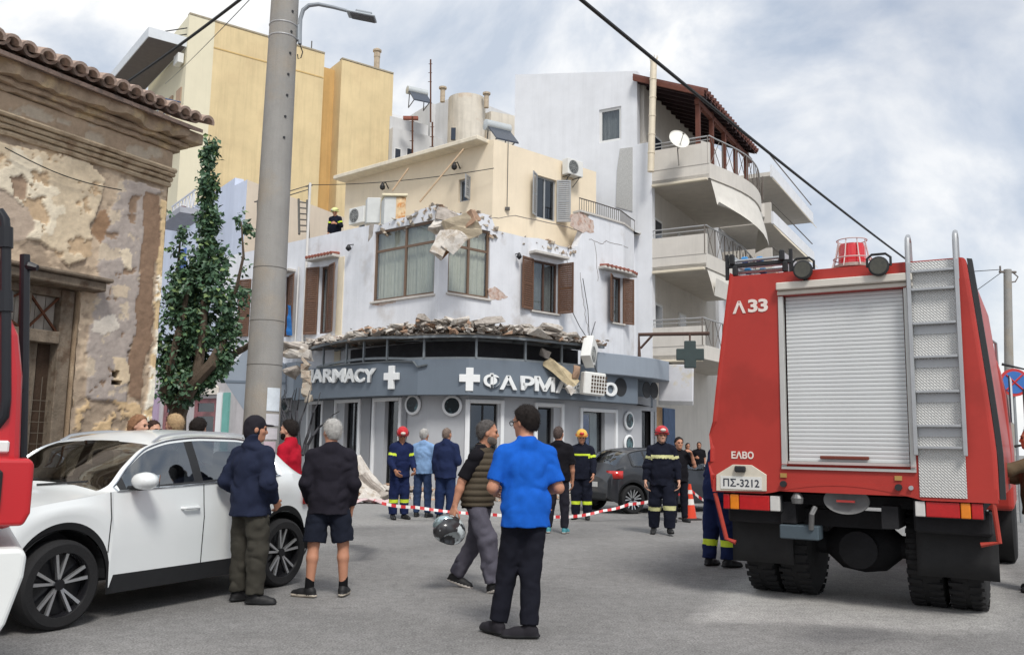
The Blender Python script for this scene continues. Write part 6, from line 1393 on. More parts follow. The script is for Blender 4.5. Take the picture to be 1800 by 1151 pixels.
# ------------------------------------------------------------------ the fire engine seen from behind
def fire_engine():
    hd = R(31); u = V(math.cos(hd), -math.sin(hd), 0); v = V(math.sin(hd), math.cos(hd), 0); A = V(1.997, 8.853, 0)
    TR = Fac([A[:2], (A + u * 2.5)[:2]])
    t = thing('fire_engine', 'large red fire engine seen from behind with white roller shutter and rear ladder', 'fire engine', A + u * 1.25)
    red = M('fire_red_paint', srgb(172, 54, 46), .5, .08, 1.6, .03, 20, spec=.35, coat=.06, col2=srgb(160, 50, 42), c2scale=1.3); W = lambda q: TR.px(*q)
    def P(q, o=0.0): return TR.P(q[0], q[1], o)
    def cart(c): return A + u * c[0] + v * c[1] + V(0, 0, c[2])
    T = Matrix.Identity(4)
    for i in range(3): T[i][0], T[i][1], T[i][2], T[i][3] = u[i], v[i], (0, 0, 1)[i], A[i]
    # body shell: rear outline extruded forwards; the shutter bay is a real recess
    L_, Rr = W((1251, 862)), W((1757, 884)); TL, TRt = W((1284, 486)), W((1697, 452)); sh = (W((1376, 600))[0], W((1594, 600))[0], W((1485, 818))[1], W((1485, 513))[1])
    zt = (TL[1] + TRt[1]) / 2; zb = 1.06
    lx = lambda z: L_[0] + (TL[0] - L_[0]) * max(0, (z - zb - .35) / (zt - zb - .35)) ** 1.15; rx = lambda z: Rr[0] + (TRt[0] - Rr[0]) * max(0, (z - zb - .35) / (zt - zb - .35)) ** 1.15
    zs = [zb + (zt - zb) * i / 16 for i in range(17)]; zs = sorted(zs + [sh[2], sh[3]]); mb = MB()
    for z0, z1 in zip(zs, zs[1:]):
        cuts0 = [lx(z0), sh[0], sh[1], rx(z0)]; cuts1 = [lx(z1), sh[0], sh[1], rx(z1)]
        for k in range(3):
            if k == 1 and sh[2] - 1e-6 <= z0 and z1 <= sh[3] + 1e-6: continue
            mb.add([P((cuts0[k], z0)), P((cuts0[k + 1], z0)), P((cuts1[k + 1], z1)), P((cuts1[k], z1))], [(0, 1, 2, 3)])
        for f_ in (lx, rx): mb.add([P((f_(z0), z0)), P((f_(z0), z0), -3.7), P((f_(z1), z1), -3.7), P((f_(z1), z1))], [(0, 1, 2, 3)])
    mb.add([P((lx(zt), zt)), P((rx(zt), zt)), P((rx(zt), zt), -3.7), P((lx(zt), zt), -3.7)], [(0, 1, 2, 3)]); mb.add([P((lx(z), z), -3.7) for z in zs] + [P((rx(z), z), -3.7) for z in zs[::-1]], [tuple(range(2 * len(zs)))])
    for q in ([(sh[0], sh[2]), (sh[0], sh[3])], [(sh[1], sh[3]), (sh[1], sh[2])], [(sh[0], sh[3]), (sh[1], sh[3])], [(sh[1], sh[2]), (sh[0], sh[2])]): mb.add([P(q[0]), P(q[1]), P(q[1], -.1), P(q[0], -.1)], [(0, 1, 2, 3)])
    import bmesh
    body = mb.build('body_shell', red, t); bm = bmesh.new(); bm.from_mesh(body.data); bmesh.ops.remove_doubles(bm, verts=bm.verts, dist=.0005); bm.to_mesh(body.data); bm.free(); bv = body.modifiers.new('b', 'BEVEL'); bv.width = .035; bv.segments = 3; bv.limit_method = 'ANGLE'; bv.angle_limit = R(60)
    # lower valance with an arched cut-out
    mb = MB(); n = 30; low = lambda x: zb - .03 + .10 * max(0, math.sin(math.pi * (x - .55) / 1.35)) ** .9 if .55 < x < 1.9 else zb - .03
    rows = []
    for k in range(n + 1): x = L_[0] + .01 + (Rr[0] - L_[0] - .02) * k / n; rows.append([P((x, low(x)), .004), P((x, zb + .09), .004), P((x, zb + .09), -.05), P((x, low(x)), -.05)])
    mb.loft(rows); mb.build('valance', red, t, smooth=True, angle=40)
    # roller shutter: slats, guides, header, handle
    alum = M('shutter_alu', srgb(208, 210, 210), .45, .05, 3, metal=.15); gd = M('guide_alu', srgb(196, 196, 192), .4, .08, 4, metal=.4)
    ns = 41; hs = (sh[3] - sh[2] - .03) / ns; ra = MB(); TR.slab(ra, sh[0] + .02, sh[1] - .02, sh[2] + .004, sh[2] + .03, -.06, -.02); rs = ra.build('roller_shutter', gd, t)
    sm_ = MB(); w_ = sh[1] - sh[0] - .05
    prof = [(0, .0), (.005, .1), (.007, .5), (.005, .88), (.0, .95), (-.002, 1.0)]
    sm_.loft([[A + u * x + v * (.055 - a) + V(0, 0, b * hs) for a, b in prof] for x in (sh[0] + .025, sh[1] - .025)], wrap=False); sme = bpy.data.meshes.new('slat'); sme.from_pydata([tuple(q) for q in sm_.v], [], sm_.f); sme.materials.append(alum)
    pinv = (t.matrix_basis @ rs.matrix_parent_inverse).inverted()
    for k in range(ns):
        o = bpy.data.objects.new('slat', sme); COL.objects.link(o); o.parent = rs; o.matrix_parent_inverse = pinv; o.location = (0, 0, sh[2] + .03 + k * hs)
    for a, b in ((sh[0] - .035, sh[0] + .012), (sh[1] - .012, sh[1] + .035)): mb = MB(); TR.slab(mb, a, b, sh[2] - .02, sh[3], -.05, .018); mb.build('shutter_guide', gd, t, bevel=.004)
    mb = MB(); TR.slab(mb, sh[0] - .035, sh[1] + .035, sh[2] - .045, sh[2] - .02, -.03, .02); mb.build('shutter_sill', gd, t)
    h0, h1 = W((1367, 515)), W((1605, 498)); mb = MB(); TR.slab(mb, h0[0], h1[0], sh[3] + .002, sh[3] + .05, -.02, .03); TR.slab(mb, h0[0], h1[0], sh[3] + .052, sh[3] + .125, -.02, .075); mb.build('shutter_header', M('header_cream', srgb(206, 200, 190), .5, .1, 4, metal=.1), t, bevel=.008)
    q0, q1 = W((1441, 804)), W((1527, 807)); mb = MB(); TR.slab(mb, q0[0], q1[0], q0[1] - .012, q0[1] + .018, -.04, -.005); mb.build('shutter_handle', M('handle_brown', srgb(110, 56, 44), .5, .2), t, bevel=.006)
    # tread plate and ladder
    tp = bpy.data.materials.new('diamond_plate'); tp.use_nodes = True; nt = tp.node_tree; b_ = nt.nodes['Principled BSDF']; b_.inputs['Base Color'].default_value = (.52, .52, .50, 1); b_.inputs['Metallic'].default_value = .55; b_.inputs['Roughness'].default_value = .45
    tcn = nd(nt, 'ShaderNodeTexCoord'); mpn = nd(nt, 'ShaderNodeMapping'); nt.links.new(tcn.outputs['UV'], mpn.inputs[0]); mpn.inputs['Rotation'].default_value = (0, 0, R(45)); mpn.inputs['Scale'].default_value = (24, 24, 24)
    ck = nd(nt, 'ShaderNodeTexBrick', ins={'Scale': 1.0, 'Mortar Size': .12, 'Mortar Smooth': .6, 'Brick Width': .9, 'Row Height': .45}); nt.links.new(mpn.outputs[0], ck.inputs['Vector']); bpn = nd(nt, 'ShaderNodeBump', ins={'Strength': .8, 'Distance': .006}); nt.links.new(ck.outputs['Fac'], bpn.inputs['Height']); nt.links.new(bpn.outputs[0], b_.inputs['Normal'])
    mxn = nd(nt, 'ShaderNodeMix', data_type='RGBA'); nt.links.new(ck.outputs['Fac'], mxn.inputs['Factor']); mxn.inputs['A'].default_value = (.50, .50, .485, 1); mxn.inputs['B'].default_value = (.66, .66, .64, 1); nt.links.new(mxn.outputs['Result'], b_.inputs['Base Color'])
    a0, a1 = W((1610, 700))[0], W((1692, 700))[0]; zA, zB = W((1650, 874))[1], W((1650, 458))[1]
    me = bpy.data.meshes.new('tread_plate'); q = [P((a0, zA), .012), P((a1, zA), .012), P((a1, zB), .012), P((a0, zB), .012)]; me.from_pydata([tuple(k) for k in q], [], [(0, 1, 2, 3)]); uv = me.uv_layers.new(); [setattr(uv.data[i], 'uv', c) for i, c in enumerate(((0, 0), (a1 - a0, 0), (a1 - a0, zB - zA), (0, zB - zA)))]; me.materials.append(tp); link('tread_plate', me, t)
    lad = M('ladder_alu', srgb(176, 178, 180), .4, .12, 6, metal=.5)
    zl0 = W((1615, 800))[1]; z_top = zt + .13
    for x in (a0 - .012, a1 + .005):
        mb = MB(); TR.slab(mb, x - .018, x + .018, zl0, zt - .02, .03, .085); st = mb.build('ladder_stile', lad, t, bevel=.006)
        mb = MB(); mb.tube([P((x, zt - .2), .06), P((x, zt + .12), .06), P((x, zt + .2), .04), P((x, zt + .24), -.03), P((x, zt + .2), -.1), P((x, zt + .0), -.14)], .022, 10); mb.build('grab_hoop', lad, st, smooth=True)
    for y in (476, 508, 568, 627, 688, 748, 786):
        z = W((1650, y))[1]; mb = MB(); TR.slab(mb, a0 + .006, a1 - .012, z - .014, z + .010, .02, .075); r_ = mb.build('ladder_rung', lad, t, bevel=.004)
        if y in (568, 627, 688, 748): mb = MB(); TR.slab(mb, a0 + .01, a1 - .016, z - .095, z - .02, .016, .02); mb.build('rung_shadow_plate', M('plate_grey', srgb(184, 186, 188), .5, .1, metal=.3), r_)
    # lettering
    wp = M('white_decal', srgb(226, 214, 206), .6, .1, 20)
    def word(ch, x0, y0, x1, y1, mat=wp, o=.004, bold=.02, ext=.002, parent=None):
        a, b = W((x0, (y0 + y1) / 2)), W((x1, (y0 + y1) / 2)); zz0, zz1 = W(((x0 + x1) / 2, y1))[1], W(((x0 + x1) / 2, y0))[1]; Tm = frame(P((a[0], zz0), o), u); me = mesh_fit(text_mesh(ch, 1, ext, bold), Tm, b[0] - a[0], zz1 - zz0); me.materials.append(mat); return link('lettering', me, parent or t)
    word('Λ', 1288, 529, 1311, 551, bold=.03); word('3', 1315, 526, 1332, 549, bold=.035); word('3', 1333, 525, 1350, 548, bold=.035); word('ΕΛΒΟ', 1286, 793, 1325, 806, bold=.03)
    # number plate on its cream bracket
    pl = [W(q) for q in ((1260, 862), (1348, 863), (1348, 834), (1322, 817), (1289, 816), (1260, 834))]; mb = MB(); TR.poly(mb, pl, .002, .02); br = mb.build('plate_bracket', M('cream_paint', srgb(208, 200, 184), .6, .12, 6), t, bevel=.004)
    q0, q1 = W((1268, 858)), W((1340, 838)); mb = MB(); TR.slab(mb, q0[0], q1[0], q0[1], q1[1], .02, .026); np_ = mb.build('number_plate', M('plate_white', srgb(220, 222, 222), .5, .05), br)
    word('ΠΣ-3212', 1273, 841, 1336, 855, M('plate_ink', (.03, .035, .05), .6, 0), .0275, .015, .001, np_)
    q = W((1303, 824)); mb = MB(); TR.slab(mb, q[0] - .055, q[0] + .055, q[1] - .03, q[1] + .03, .02, .06); mb.build('plate_lamp', rubber, br, bevel=.015, seg=2)
    for x, y in ((1378, 850), (1580, 856)): q = W((x, y)); mb = MB(); mb.disc(P(q, .02), -v, .03, .04, 14); mb.build('tow_eye', rubber, t); mb = MB(); TR.slab(mb, q[0] - .03, q[0] + .03, q[1] + .06, q[1] + .10, .003, .012); mb.build('side_reflector', M('amber_reflector', srgb(176, 140, 80), .4, .2), t)
    q = W((1602, 857)); mb = MB(); mb.disc(P(q, .015), -v, .02, .03, 12); mb.build('bolt', lad, t)
    # tail lamp clusters
    lr, lo, lw = M('lamp_red', srgb(180, 28, 30), .2, .2, 12, spec=.6), M('lamp_amber', srgb(224, 130, 30), .2, .15, 12, spec=.6), M('lamp_clear', srgb(206, 204, 200), .2, .15, 12, spec=.6)
    for name, segs, y0, y1 in (('l', ((1270, 1282, lr), (1282, 1298, lo), (1298, 1352, lr), (1352, 1370, lw)), 868, 894), ('r', ((1607, 1626, lw), (1626, 1687, lr), (1687, 1706, lo), (1706, 1728, lr)), 881, 908)):
        c = None; a, b = W((segs[0][0], y1)), W((segs[-1][1], y1)); zz = (W((segs[1][0], y1))[1], W((segs[1][0], y0))[1]); mb = MB(); TR.slab(mb, a[0] - .01, b[0] + .01, zz[0] - .01, zz[1] + .01, -.12, -.05); hs_ = mb.build('tail_lamp_housing', rubber, t, bevel=.008)
        for x0, x1, m_ in segs: mb = MB(); TR.slab(mb, W((x0, y0))[0] + .003, W((x1, y0))[0] - .003, zz[0], zz[1], -.06, -.01); mb.build('lamp_lens', m_, hs_, bevel=.008, seg=2)
    # roof work lamps and beacon
    for x, y in ((1416, 478), (1548, 472)):
        c = P(W((x, y)), .10); mb = MB(); mb.lathe([(.03, -.10), (.075, -.07), (.09, 0), (.09, .03), (.078, .035)], c, -v, 22); lp = mb.build('work_lamp', rubber, t, smooth=True, angle=40); mb = MB(); mb.disc(c - v * .032, -v, .075, .008, 22); mb.build('lamp_glass', M('lamp_glass_dark', srgb(64, 62, 50), .15, .4, 30, spec=.7), lp)
        mb = MB(); mb.tube([c + u * -.1, c + u * -.1 + V(0, 0, .08), c + u * -.06 + V(0, 0, .115), c + u * .06 + V(0, 0, .115), c + u * .1 + V(0, 0, .08), c + u * .1], .012, 7); mb.tube([c + v * .1, c + v * .1 - V(0, 0, .1)], .02, 6); mb.build('lamp_yoke', rubber, lp)
    c = P(W((1487, 468)), -.35); c.z = zt + .05; bk = thing; mb = MB(); mb.lathe([(.17, 0), (.17, .025), (.13, .04)], c, (0, 0, 1), 24); bb = mb.build('beacon_base', M('beacon_base', srgb(170, 160, 150), .5, .1, metal=.3), t)
    mb = MB(); mb.lathe([(.13, .04), (.128, .19), (.115, .235), (.02, .245)], c, (0, 0, 1), 24); mb.build('beacon_dome', M('beacon_red', srgb(206, 22, 32), .15, .2, 8, spec=.7, coat=.6), bb, smooth=True, angle=40)
    mb = MB()
    for k in range(8): an = k * math.pi / 4; d = V(math.cos(an), math.sin(an), 0); mb.tube([c + d * .2, c + d * .16 + V(0, 0, .12), c + d * .13 + V(0, 0, .27)], .006, 5)
    for r_, h in ((.175, .09), (.14, .275)): mb.tube([c + V(math.cos(a * math.pi / 12) * r_, math.sin(a * math.pi / 12) * r_, h) for a in range(24)], .006, 5, closed=True)
    mb.build('beacon_cage', M('cage_pink_white', srgb(206, 190, 186), .5, .1), bb)
    for du in (-.16, .16): mb = MB(); mb.box(c + u * du + V(0, 0, -.03), (.05, .12, .09), -hd); mb.build('beacon_foot', M('beacon_base', (.4, .4, .4)), bb)
    # underside: chassis rails, axle, wheels, mudflaps, spare-disc, guards
    ch = M('chassis_black', (.014, .014, .016), .8, .3, 8, .2, 40)
    for x in (.72, 1.62): mb = MB(); mb.box((x, 3.4, .86), (.14, 6.6, .2), T=T); mb.build('chassis_rail', ch, t)
    mb = MB(); mb.box((1.17, .55, .80), (.8, .12, .16), T=T); mb.build('cross_member', ch, t)
    mb = MB(); mb.box((1.25, 1.9, .98), (2.2, 3.2, .1), T=T); mb.build('floor_pan', ch, t)
    mb = MB(); mb.lathe([(.1, -1.0), (.11, -.35), (.24, -.2), (.27, 0), (.24, .2), (.11, .35), (.1, 1.0)], T @ V(1.25, 1.0, .52), u, 22); mb.build('rear_axle', ch, t, smooth=True)
    mb = MB(); mb.lathe([(.04, -.12), (.16, -.1), (.18, .1), (.05, .14)], T @ V(1.25, .72, .5), -v, 16); mb.build('differential_cover', ch, t, smooth=True)
    for x in (.32, .66, 1.84, 2.18):
        c = T @ V(x, 1.0, .54); wm = MB(); wm.lathe([(.3, -.15), (.47, -.15), (.53, -.12), (.54, -.05), (.54, .05), (.53, .12), (.47, .15), (.3, .15)], c, u, 40); ww = wm.build('wheel', tyre_m, t, smooth=True, angle=30)
        mb = MB()
        for k in range(36):
            a = 2 * math.pi * k / 36
            for sd in (-1, 1):
                a2 = a + (.06 if sd > 0 else 0); d = v * math.cos(a2) + V(0, 0, math.sin(a2)); tt = -v * math.sin(a2) + V(0, 0, math.cos(a2)); p = c + d * .545 + u * sd * .085
                mb.hexa([p + u * -.065 * 1 + tt * -.022 - d * .02, p + u * .065 + tt * -.022 - d * .02, p + u * .065 + tt * .022 - d * .02, p + u * -.065 + tt * .022 - d * .02, p + u * -.06 + tt * -.018 + d * .008, p + u * .06 + tt * -.018 + d * .008, p + u * .06 + tt * .018 + d * .008, p + u * -.06 + tt * .018 + d * .008])
        mb.build('tread_blocks', tyre_m, ww, kind='stuff'); mb = MB(); mb.lathe([(.3, -.1), (.28, 0), (.3, .1)], c, u, 30); mb.build('rim', M('rim_grey', srgb(80, 80, 82), .6, .2), ww)
    for x in (.18, 2.32):
        c = T @ V(x, 5.3, .54); wm = MB(); wm.lathe([(.3, -.15), (.47, -.15), (.53, -.12), (.54, -.05), (.54, .05), (.53, .12), (.47, .15), (.3, .15)], c, u, 40); ww = wm.build('wheel', tyre_m, t, smooth=True, angle=30); mb = MB(); mb.lathe([(.3, -.1), (.26, 0), (.3, .1)], c, u, 30); mb.build('rim', M('rim_grey', (.1, .1, .1)), ww)
    flap = M('mudflap_rubber', (.02, .02, .021), .75, .25, 6, .1, 30)
    for a, b in ((.10, .70), (1.80, 2.46)):
        mb = MB(); rows = [[T @ V(x, .36 + .05 * math.sin((x - a) / (b - a) * math.pi), z) for z in (.34, .5, .7, .86)] for x in [a + (b - a) * k / 8 for k in range(9)]]; mb.loft(rows, wrap=False); o = mb.build('mudflap', flap, t, smooth=True); so = o.modifiers.new('s', 'SOLIDIFY'); so.thickness = .015
    mb = MB(); mb.box((.4, .3, .84), (.56, .3, .2), T=T); mb.build('wing_box', ch, t, bevel=.02); mb = MB(); mb.box((2.12, .3, .84), (.62, .3, .2), T=T); mb.build('wing_box', ch, t, bevel=.02)
    q = W((1485, 880)); mb = MB(); c = P(q, -.08); rows = []
    for rr, o in ((.0, -.02), (.06, -.018), (.17, 0.0), (.2, .015), (.205, .0), (.2, -.02)): rows.append([c + (u * math.cos(a * math.pi / 16) * rr * 1.0 + V(0, 0, math.sin(a * math.pi / 16) * rr * .62)) - v * o for a in range(32)])
    mb.loft(rows[1:]); dd = mb.build('hose_reel_cover', M('reel_grey', srgb(112, 112, 112), .6, .2, 8, .1, 40), t, smooth=True, angle=40)
    mb = MB(); mb.box(T @ V(q[0], .08 - .035, q[1] - .005), (.16, .03, .02), -hd); mb.build('reel_handle', M('handle_red', srgb(170, 60, 56), .5, .2), dd)
    q = W((1402, 940)); mb = MB(); mb.box((q[0], .15, q[1] + .02), (.36, .2, .13), T=T); mb.build('tool_box', M('dull_blue_grey', srgb(72, 84, 92), .6, .2, 6), t, bevel=.01)
    mb = MB(); mb.tube([T @ V(.98, .05, .92), T @ V(.96, 0, .86), T @ V(.94, .05, .72)], .025, 8); mb.lathe([(.05, 0), (.06, .05), (.03, .1)], T @ V(.82, .05, .95), (0, 0, 1), 12); mb.build('valve', M('valve_grey', srgb(120, 120, 120), .5, .2, metal=.5), t)
    for xa, xb, y0, y1 in ((1262, 1276, 866, 952), (1752, 1757, 884, 960)):
        a, b = W((xa - 6, y0)), W((xb, y1)); mb = MB(); mb.tube([P(a, -.02), P((b[0], b[1] + .03), -.02), P((b[0] + (.09 if xa < 1500 else -.14), b[1]), -.02)], .022, 8); mb.build('rear_guard', M('guard_red', srgb(164, 60, 48), .5, .2, 6), t)
    # side trim, cab and mirror ahead
    mb = MB(); rows = []
    for z in zs: x = rx(z); rows.append([cart((x + .005, .06, z)), cart((x + .045, .10, z)), cart((x + .045, .2, z)), cart((x + .005, .24, z))])
    mb.loft(rows); mb.build('side_rubber_strip', rubber, t)
    mb = MB(); rows = []
    for z, w0, w1 in ((.75, 0.0, 2.5), (1.5, 0.0, 2.5), (2.2, .03, 2.47), (2.6, .10, 2.40), (2.75, .2, 2.3)): rows.append([cart((w0, 4.0, z)), cart((w1, 4.0, z)), cart((w1 - .02, 5.9 - max(0, z - 1.6) * .35, z)), cart((w0 + .02, 5.9 - max(0, z - 1.6) * .35, z))])
    mb.loft(rows); cab = mb.build('cab', red, t, bevel=.06, seg=3)
    mb = MB(); mb.box((2.505, 4.9, 2.15), (.02, .9, .6), T=T); mb.build('cab_window', M('dark_pane', (.03, .04, .06)), cab); mb = MB(); mb.box((-.005, 4.9, 2.15), (.02, .9, .6), T=T); mb.build('cab_window', M('dark_pane', (.03, .04, .06)), cab)
    for sx in (2.5, 0.0):
        k = 1 if sx else -1; mb = MB(); mb.tube([cart((sx - k * .1, 5.6, 2.7)), cart((sx + k * .2, 5.7, 2.62)), cart((sx + k * .22, 5.7, 1.6)), cart((sx, 5.6, 1.55))], .02, 7); mb.box(cart((sx + k * .23, 5.68, 2.1)), (.2, .08, .5), -hd); mb.build('cab_mirror', rubber, cab)
    mb = MB(); mb.tube([cart((2.1, 3.9, zt - .3)), cart((2.3, 4.1, zt - .25)), cart((2.38, 4.4, zt - .3)), cart((2.38, 4.5, 2.6))], .02, 7); mb.build('grab_rail', lad, cab)
    return t, TR, T, zt
FE, FE_F, FE_T, FE_TOP = fire_engine()
def roof_ladder():
    t = thing('roof_ladder', 'aluminium ladder sections with blue fittings lying on the fire engine roof', 'ladder'); al = M('ladder_alu', (.5, .5, .5)); T = FE_T; z = FE_TOP
    for lv, (za, xo) in enumerate(((z + .07, .25), (z + .19, .22))):
        for x in (xo, xo + .50): mb = MB(); mb.box((x, 1.7, za), (.035, 3.2, .085), T=T); mb.build('stile', al, t, bevel=.008)
        for k in range(10): mb = MB(); mb.tube([T @ V(xo, .18 + k * .33, za), T @ V(xo + .5, .18 + k * .33, za)], .017, 8); mb.build('rung', al, t, smooth=True)
        for x in (xo, xo + .5): mb = MB(); mb.box((x, .09, za), (.05, .05, .11), T=T); mb.build('rubber_foot', rubber, t, bevel=.012)
        for k, x in ((0, xo + .1), (1, xo + .24)): mb = MB(); mb.box((x, .2 + .05 * k, za + .01), (.07, .06, .06), T=T); mb.build('blue_fitting', M('fitting_blue', srgb(60, 140, 200), .5, .1), t, bevel=.012)
    mb = MB(); mb.box((.48, .12, z + .13), (.66, .05, .035), T=T); mb.build('rack_bar', rubber, t)
    for x in (.16, .8): mb = MB(); mb.box((x, .12, z + .12), (.03, .04, .26), T=T); mb.build('rack_post', rubber, t)
roof_ladder()

# ------------------------------------------------------------------ front corner of a second fire vehicle at the left edge
def second_truck():
    c = at(52, 900, 3.35); d = Vector((c.x, c.y)).normalized(); t = thing('red_fire_truck', 'nose of another red fire truck with white bumper and black mirror frame', 'fire engine', V(c.x, c.y, 0))
    f = V(.85, .53, 0).normalized(); l = V(-f.y, f.x, 0); o = V(c.x, c.y, 0) - l * .0
    T = Matrix.Identity(4)
    for i in range(3): T[i][0], T[i][1], T[i][2], T[i][3] = f[i], l[i], (0, 0, 1)[i], o[i]
    z = lambda y: at(30, y, 3.35).z
    red = M('truck_red_gloss', srgb(186, 26, 34), .3, .06, 2, spec=.5, coat=.4); wh = M('bumper_white', srgb(222, 224, 222), .45, .06, 3)
    # cab: leaning front pillar, set back behind the bumper
    mb = MB(); zc = [z(930), z(800), z(660), z(590)]; xs = [-.04, -.045, -.06, -.085]; rows = [[V(a, .02, b), V(a, 1.95, b), V(-1.6, 1.95, b), V(-1.6, .02, b)] for a, b in zip(xs, zc)] + [[V(-.42, .08, 2.55), V(-.42, 1.9, 2.55), V(-1.6, 1.9, 2.55), V(-1.6, .08, 2.55)]]
    mb.loft(rows); cab = mb.build('cab', red, t, bevel=.04, seg=3, T=T)
    mb = MB(); mb.box((-.9, .03, z(560)), (.7, .02, .35), T=T); mb.build('side_window', M('dark_pane', (.03, .04, .06)), cab)
    mb = MB(); mb.box((-.11, .02, z(785)), (.05, .03, .045), T=T); mb.build('marker_label', wh, cab, bevel=.006)
    # headlamp pod
    mb = MB(); rows = [[V(a, y, b) for a, y in ((x0, -.04), (x0, .45), (-.5, .45), (-.5, -.04))] for b, x0 in ((z(922), -.02), (z(900), .0), (z(812), .0), (z(805), -.02))]; mb.loft(rows); pod = mb.build('headlamp_pod', red, t, bevel=.03, seg=3, T=T)
    mb = MB(); mb.box((-.13, -.045, z(862)), (.06, .03, .16), T=T); mb.build('pod_recess', rubber, pod, bevel=.01)
    mb = MB(); mb.box((-.3, .5, z(942)), (.4, 1.0, .2), T=T); mb.build('under_panel', rubber, t)
    # bumper, curved lower edge
    mb = MB(); rows = [[V(a, y, b) for a, y in ((x0, -.06), (x0, 1.98), (-.45, 1.98), (-.45, -.06))] for b, x0 in ((z(1126), -.09), (z(1090), -.05), (z(1010), -.005), (z(972), .0), (z(960), -.02))]; mb.loft(rows); mb.build('bumper', wh, t, bevel=.03, seg=3, T=T)
    # mirror frame tubes
    bk = M('mirror_frame_black', (.015, .016, .02), .4, .1)
    P = lambda x, y, Y=3.3: at(x, y, Y)
    mb = MB(); mb.tube([P(-12, 378), P(2, 374), P(8, 385), P(10, 410), P(10, 700), P(7, 730), P(-10, 752)], .019, 10); mr = mb.build('mirror_frame', bk, t, smooth=True)
    for y in (418, 530): mb = MB(); mb.tube([P(10, y - 18), P(10, y + 18)], .026, 10); mb.build('frame_clamp', bk, mr, smooth=True)
    mb = MB(); mb.tube([P(44, 448, 3.5), P(42, 640, 3.5), P(38, 815, 3.5)], .019, 10); ps = mb.build('marker_post', bk, t, smooth=True)
    mb = MB(); mb.tube([P(42, 470, 3.5), P(52, 468, 3.5), P(66, 471, 3.5)], [.016, .02, .012], 8); mb.build('post_bracket', bk, ps); mb = MB(); mb.tube([P(40, 684, 3.5), P(8, 686, 3.35)], .012, 6); mb.build('post_stay', bk, ps)
    mb = MB(); wc = T @ V(-.95, .2, .5); mb.lathe([(.3, -.14), (.46, -.14), (.5, -.08), (.5, .08), (.46, .14), (.3, .14)], wc, l, 36); mb.build('wheel', tyre_m, t, smooth=True, angle=30)
second_truck()
# ------------------------------------------------------------------ people: distance-field bodies meshed with surface nets
def nets(D, org, h):
    s = D < 0; nx, ny, nz = D.shape
    c = np.zeros((nx - 1, ny - 1, nz - 1), np.int8)
    for i in (0, 1):
        for j in (0, 1):
            for k in (0, 1): c += s[i:nx - 1 + i, j:ny - 1 + j, k:nz - 1 + k]
    act = (c > 0) & (c < 8); I = np.argwhere(act)
    if not len(I): return np.zeros((0, 3)), np.zeros((0, 4), int)
    idx = -np.ones(act.shape, np.int32); idx[act] = np.arange(len(I)); acc = np.zeros((len(I), 3)); cnt = np.zeros(len(I))
    cor = [(i, j, k) for i in (0, 1) for j in (0, 1) for k in (0, 1)]
    for a in cor:
        for ax in range(3):
            if a[ax]: continue
            b = list(a); b[ax] = 1; da = D[I[:, 0] + a[0], I[:, 1] + a[1], I[:, 2] + a[2]]; db = D[I[:, 0] + b[0], I[:, 1] + b[1], I[:, 2] + b[2]]
            m_ = (da < 0) != (db < 0); t = np.where(m_, da / np.where(m_, da - db, 1), 0); p = np.tile(np.array(a, float), (len(I), 1)); p[:, ax] = t; acc += p * m_[:, None]; cnt += m_
    v = (I + acc / cnt[:, None]) * h + org; F = []
    for ax in range(3):
        o1, o2 = [(1, 2), (2, 0), (0, 1)][ax]; sl = [slice(None)] * 3; sl2 = [slice(None)] * 3; sl[ax] = slice(0, -1); sl2[ax] = slice(1, None)
        E = np.argwhere(s[tuple(sl)] != s[tuple(sl2)]); ok = (E[:, o1] > 0) & (E[:, o2] > 0) & (E[:, o1] < D.shape[o1] - 1) & (E[:, o2] < D.shape[o2] - 1); E = E[ok]
        def cell(d1, d2): q = E.copy(); q[:, o1] += d1; q[:, o2] += d2; return idx[q[:, 0], q[:, 1], q[:, 2]]
        q = np.stack([cell(-1, -1), cell(0, -1), cell(0, 0), cell(-1, 0)], 1); ins = s[E[:, 0], E[:, 1], E[:, 2]]; q[~ins] = q[~ins][:, ::-1]; F.append(q)
    F = np.concatenate(F); return v, F[(F >= 0).all(1)]
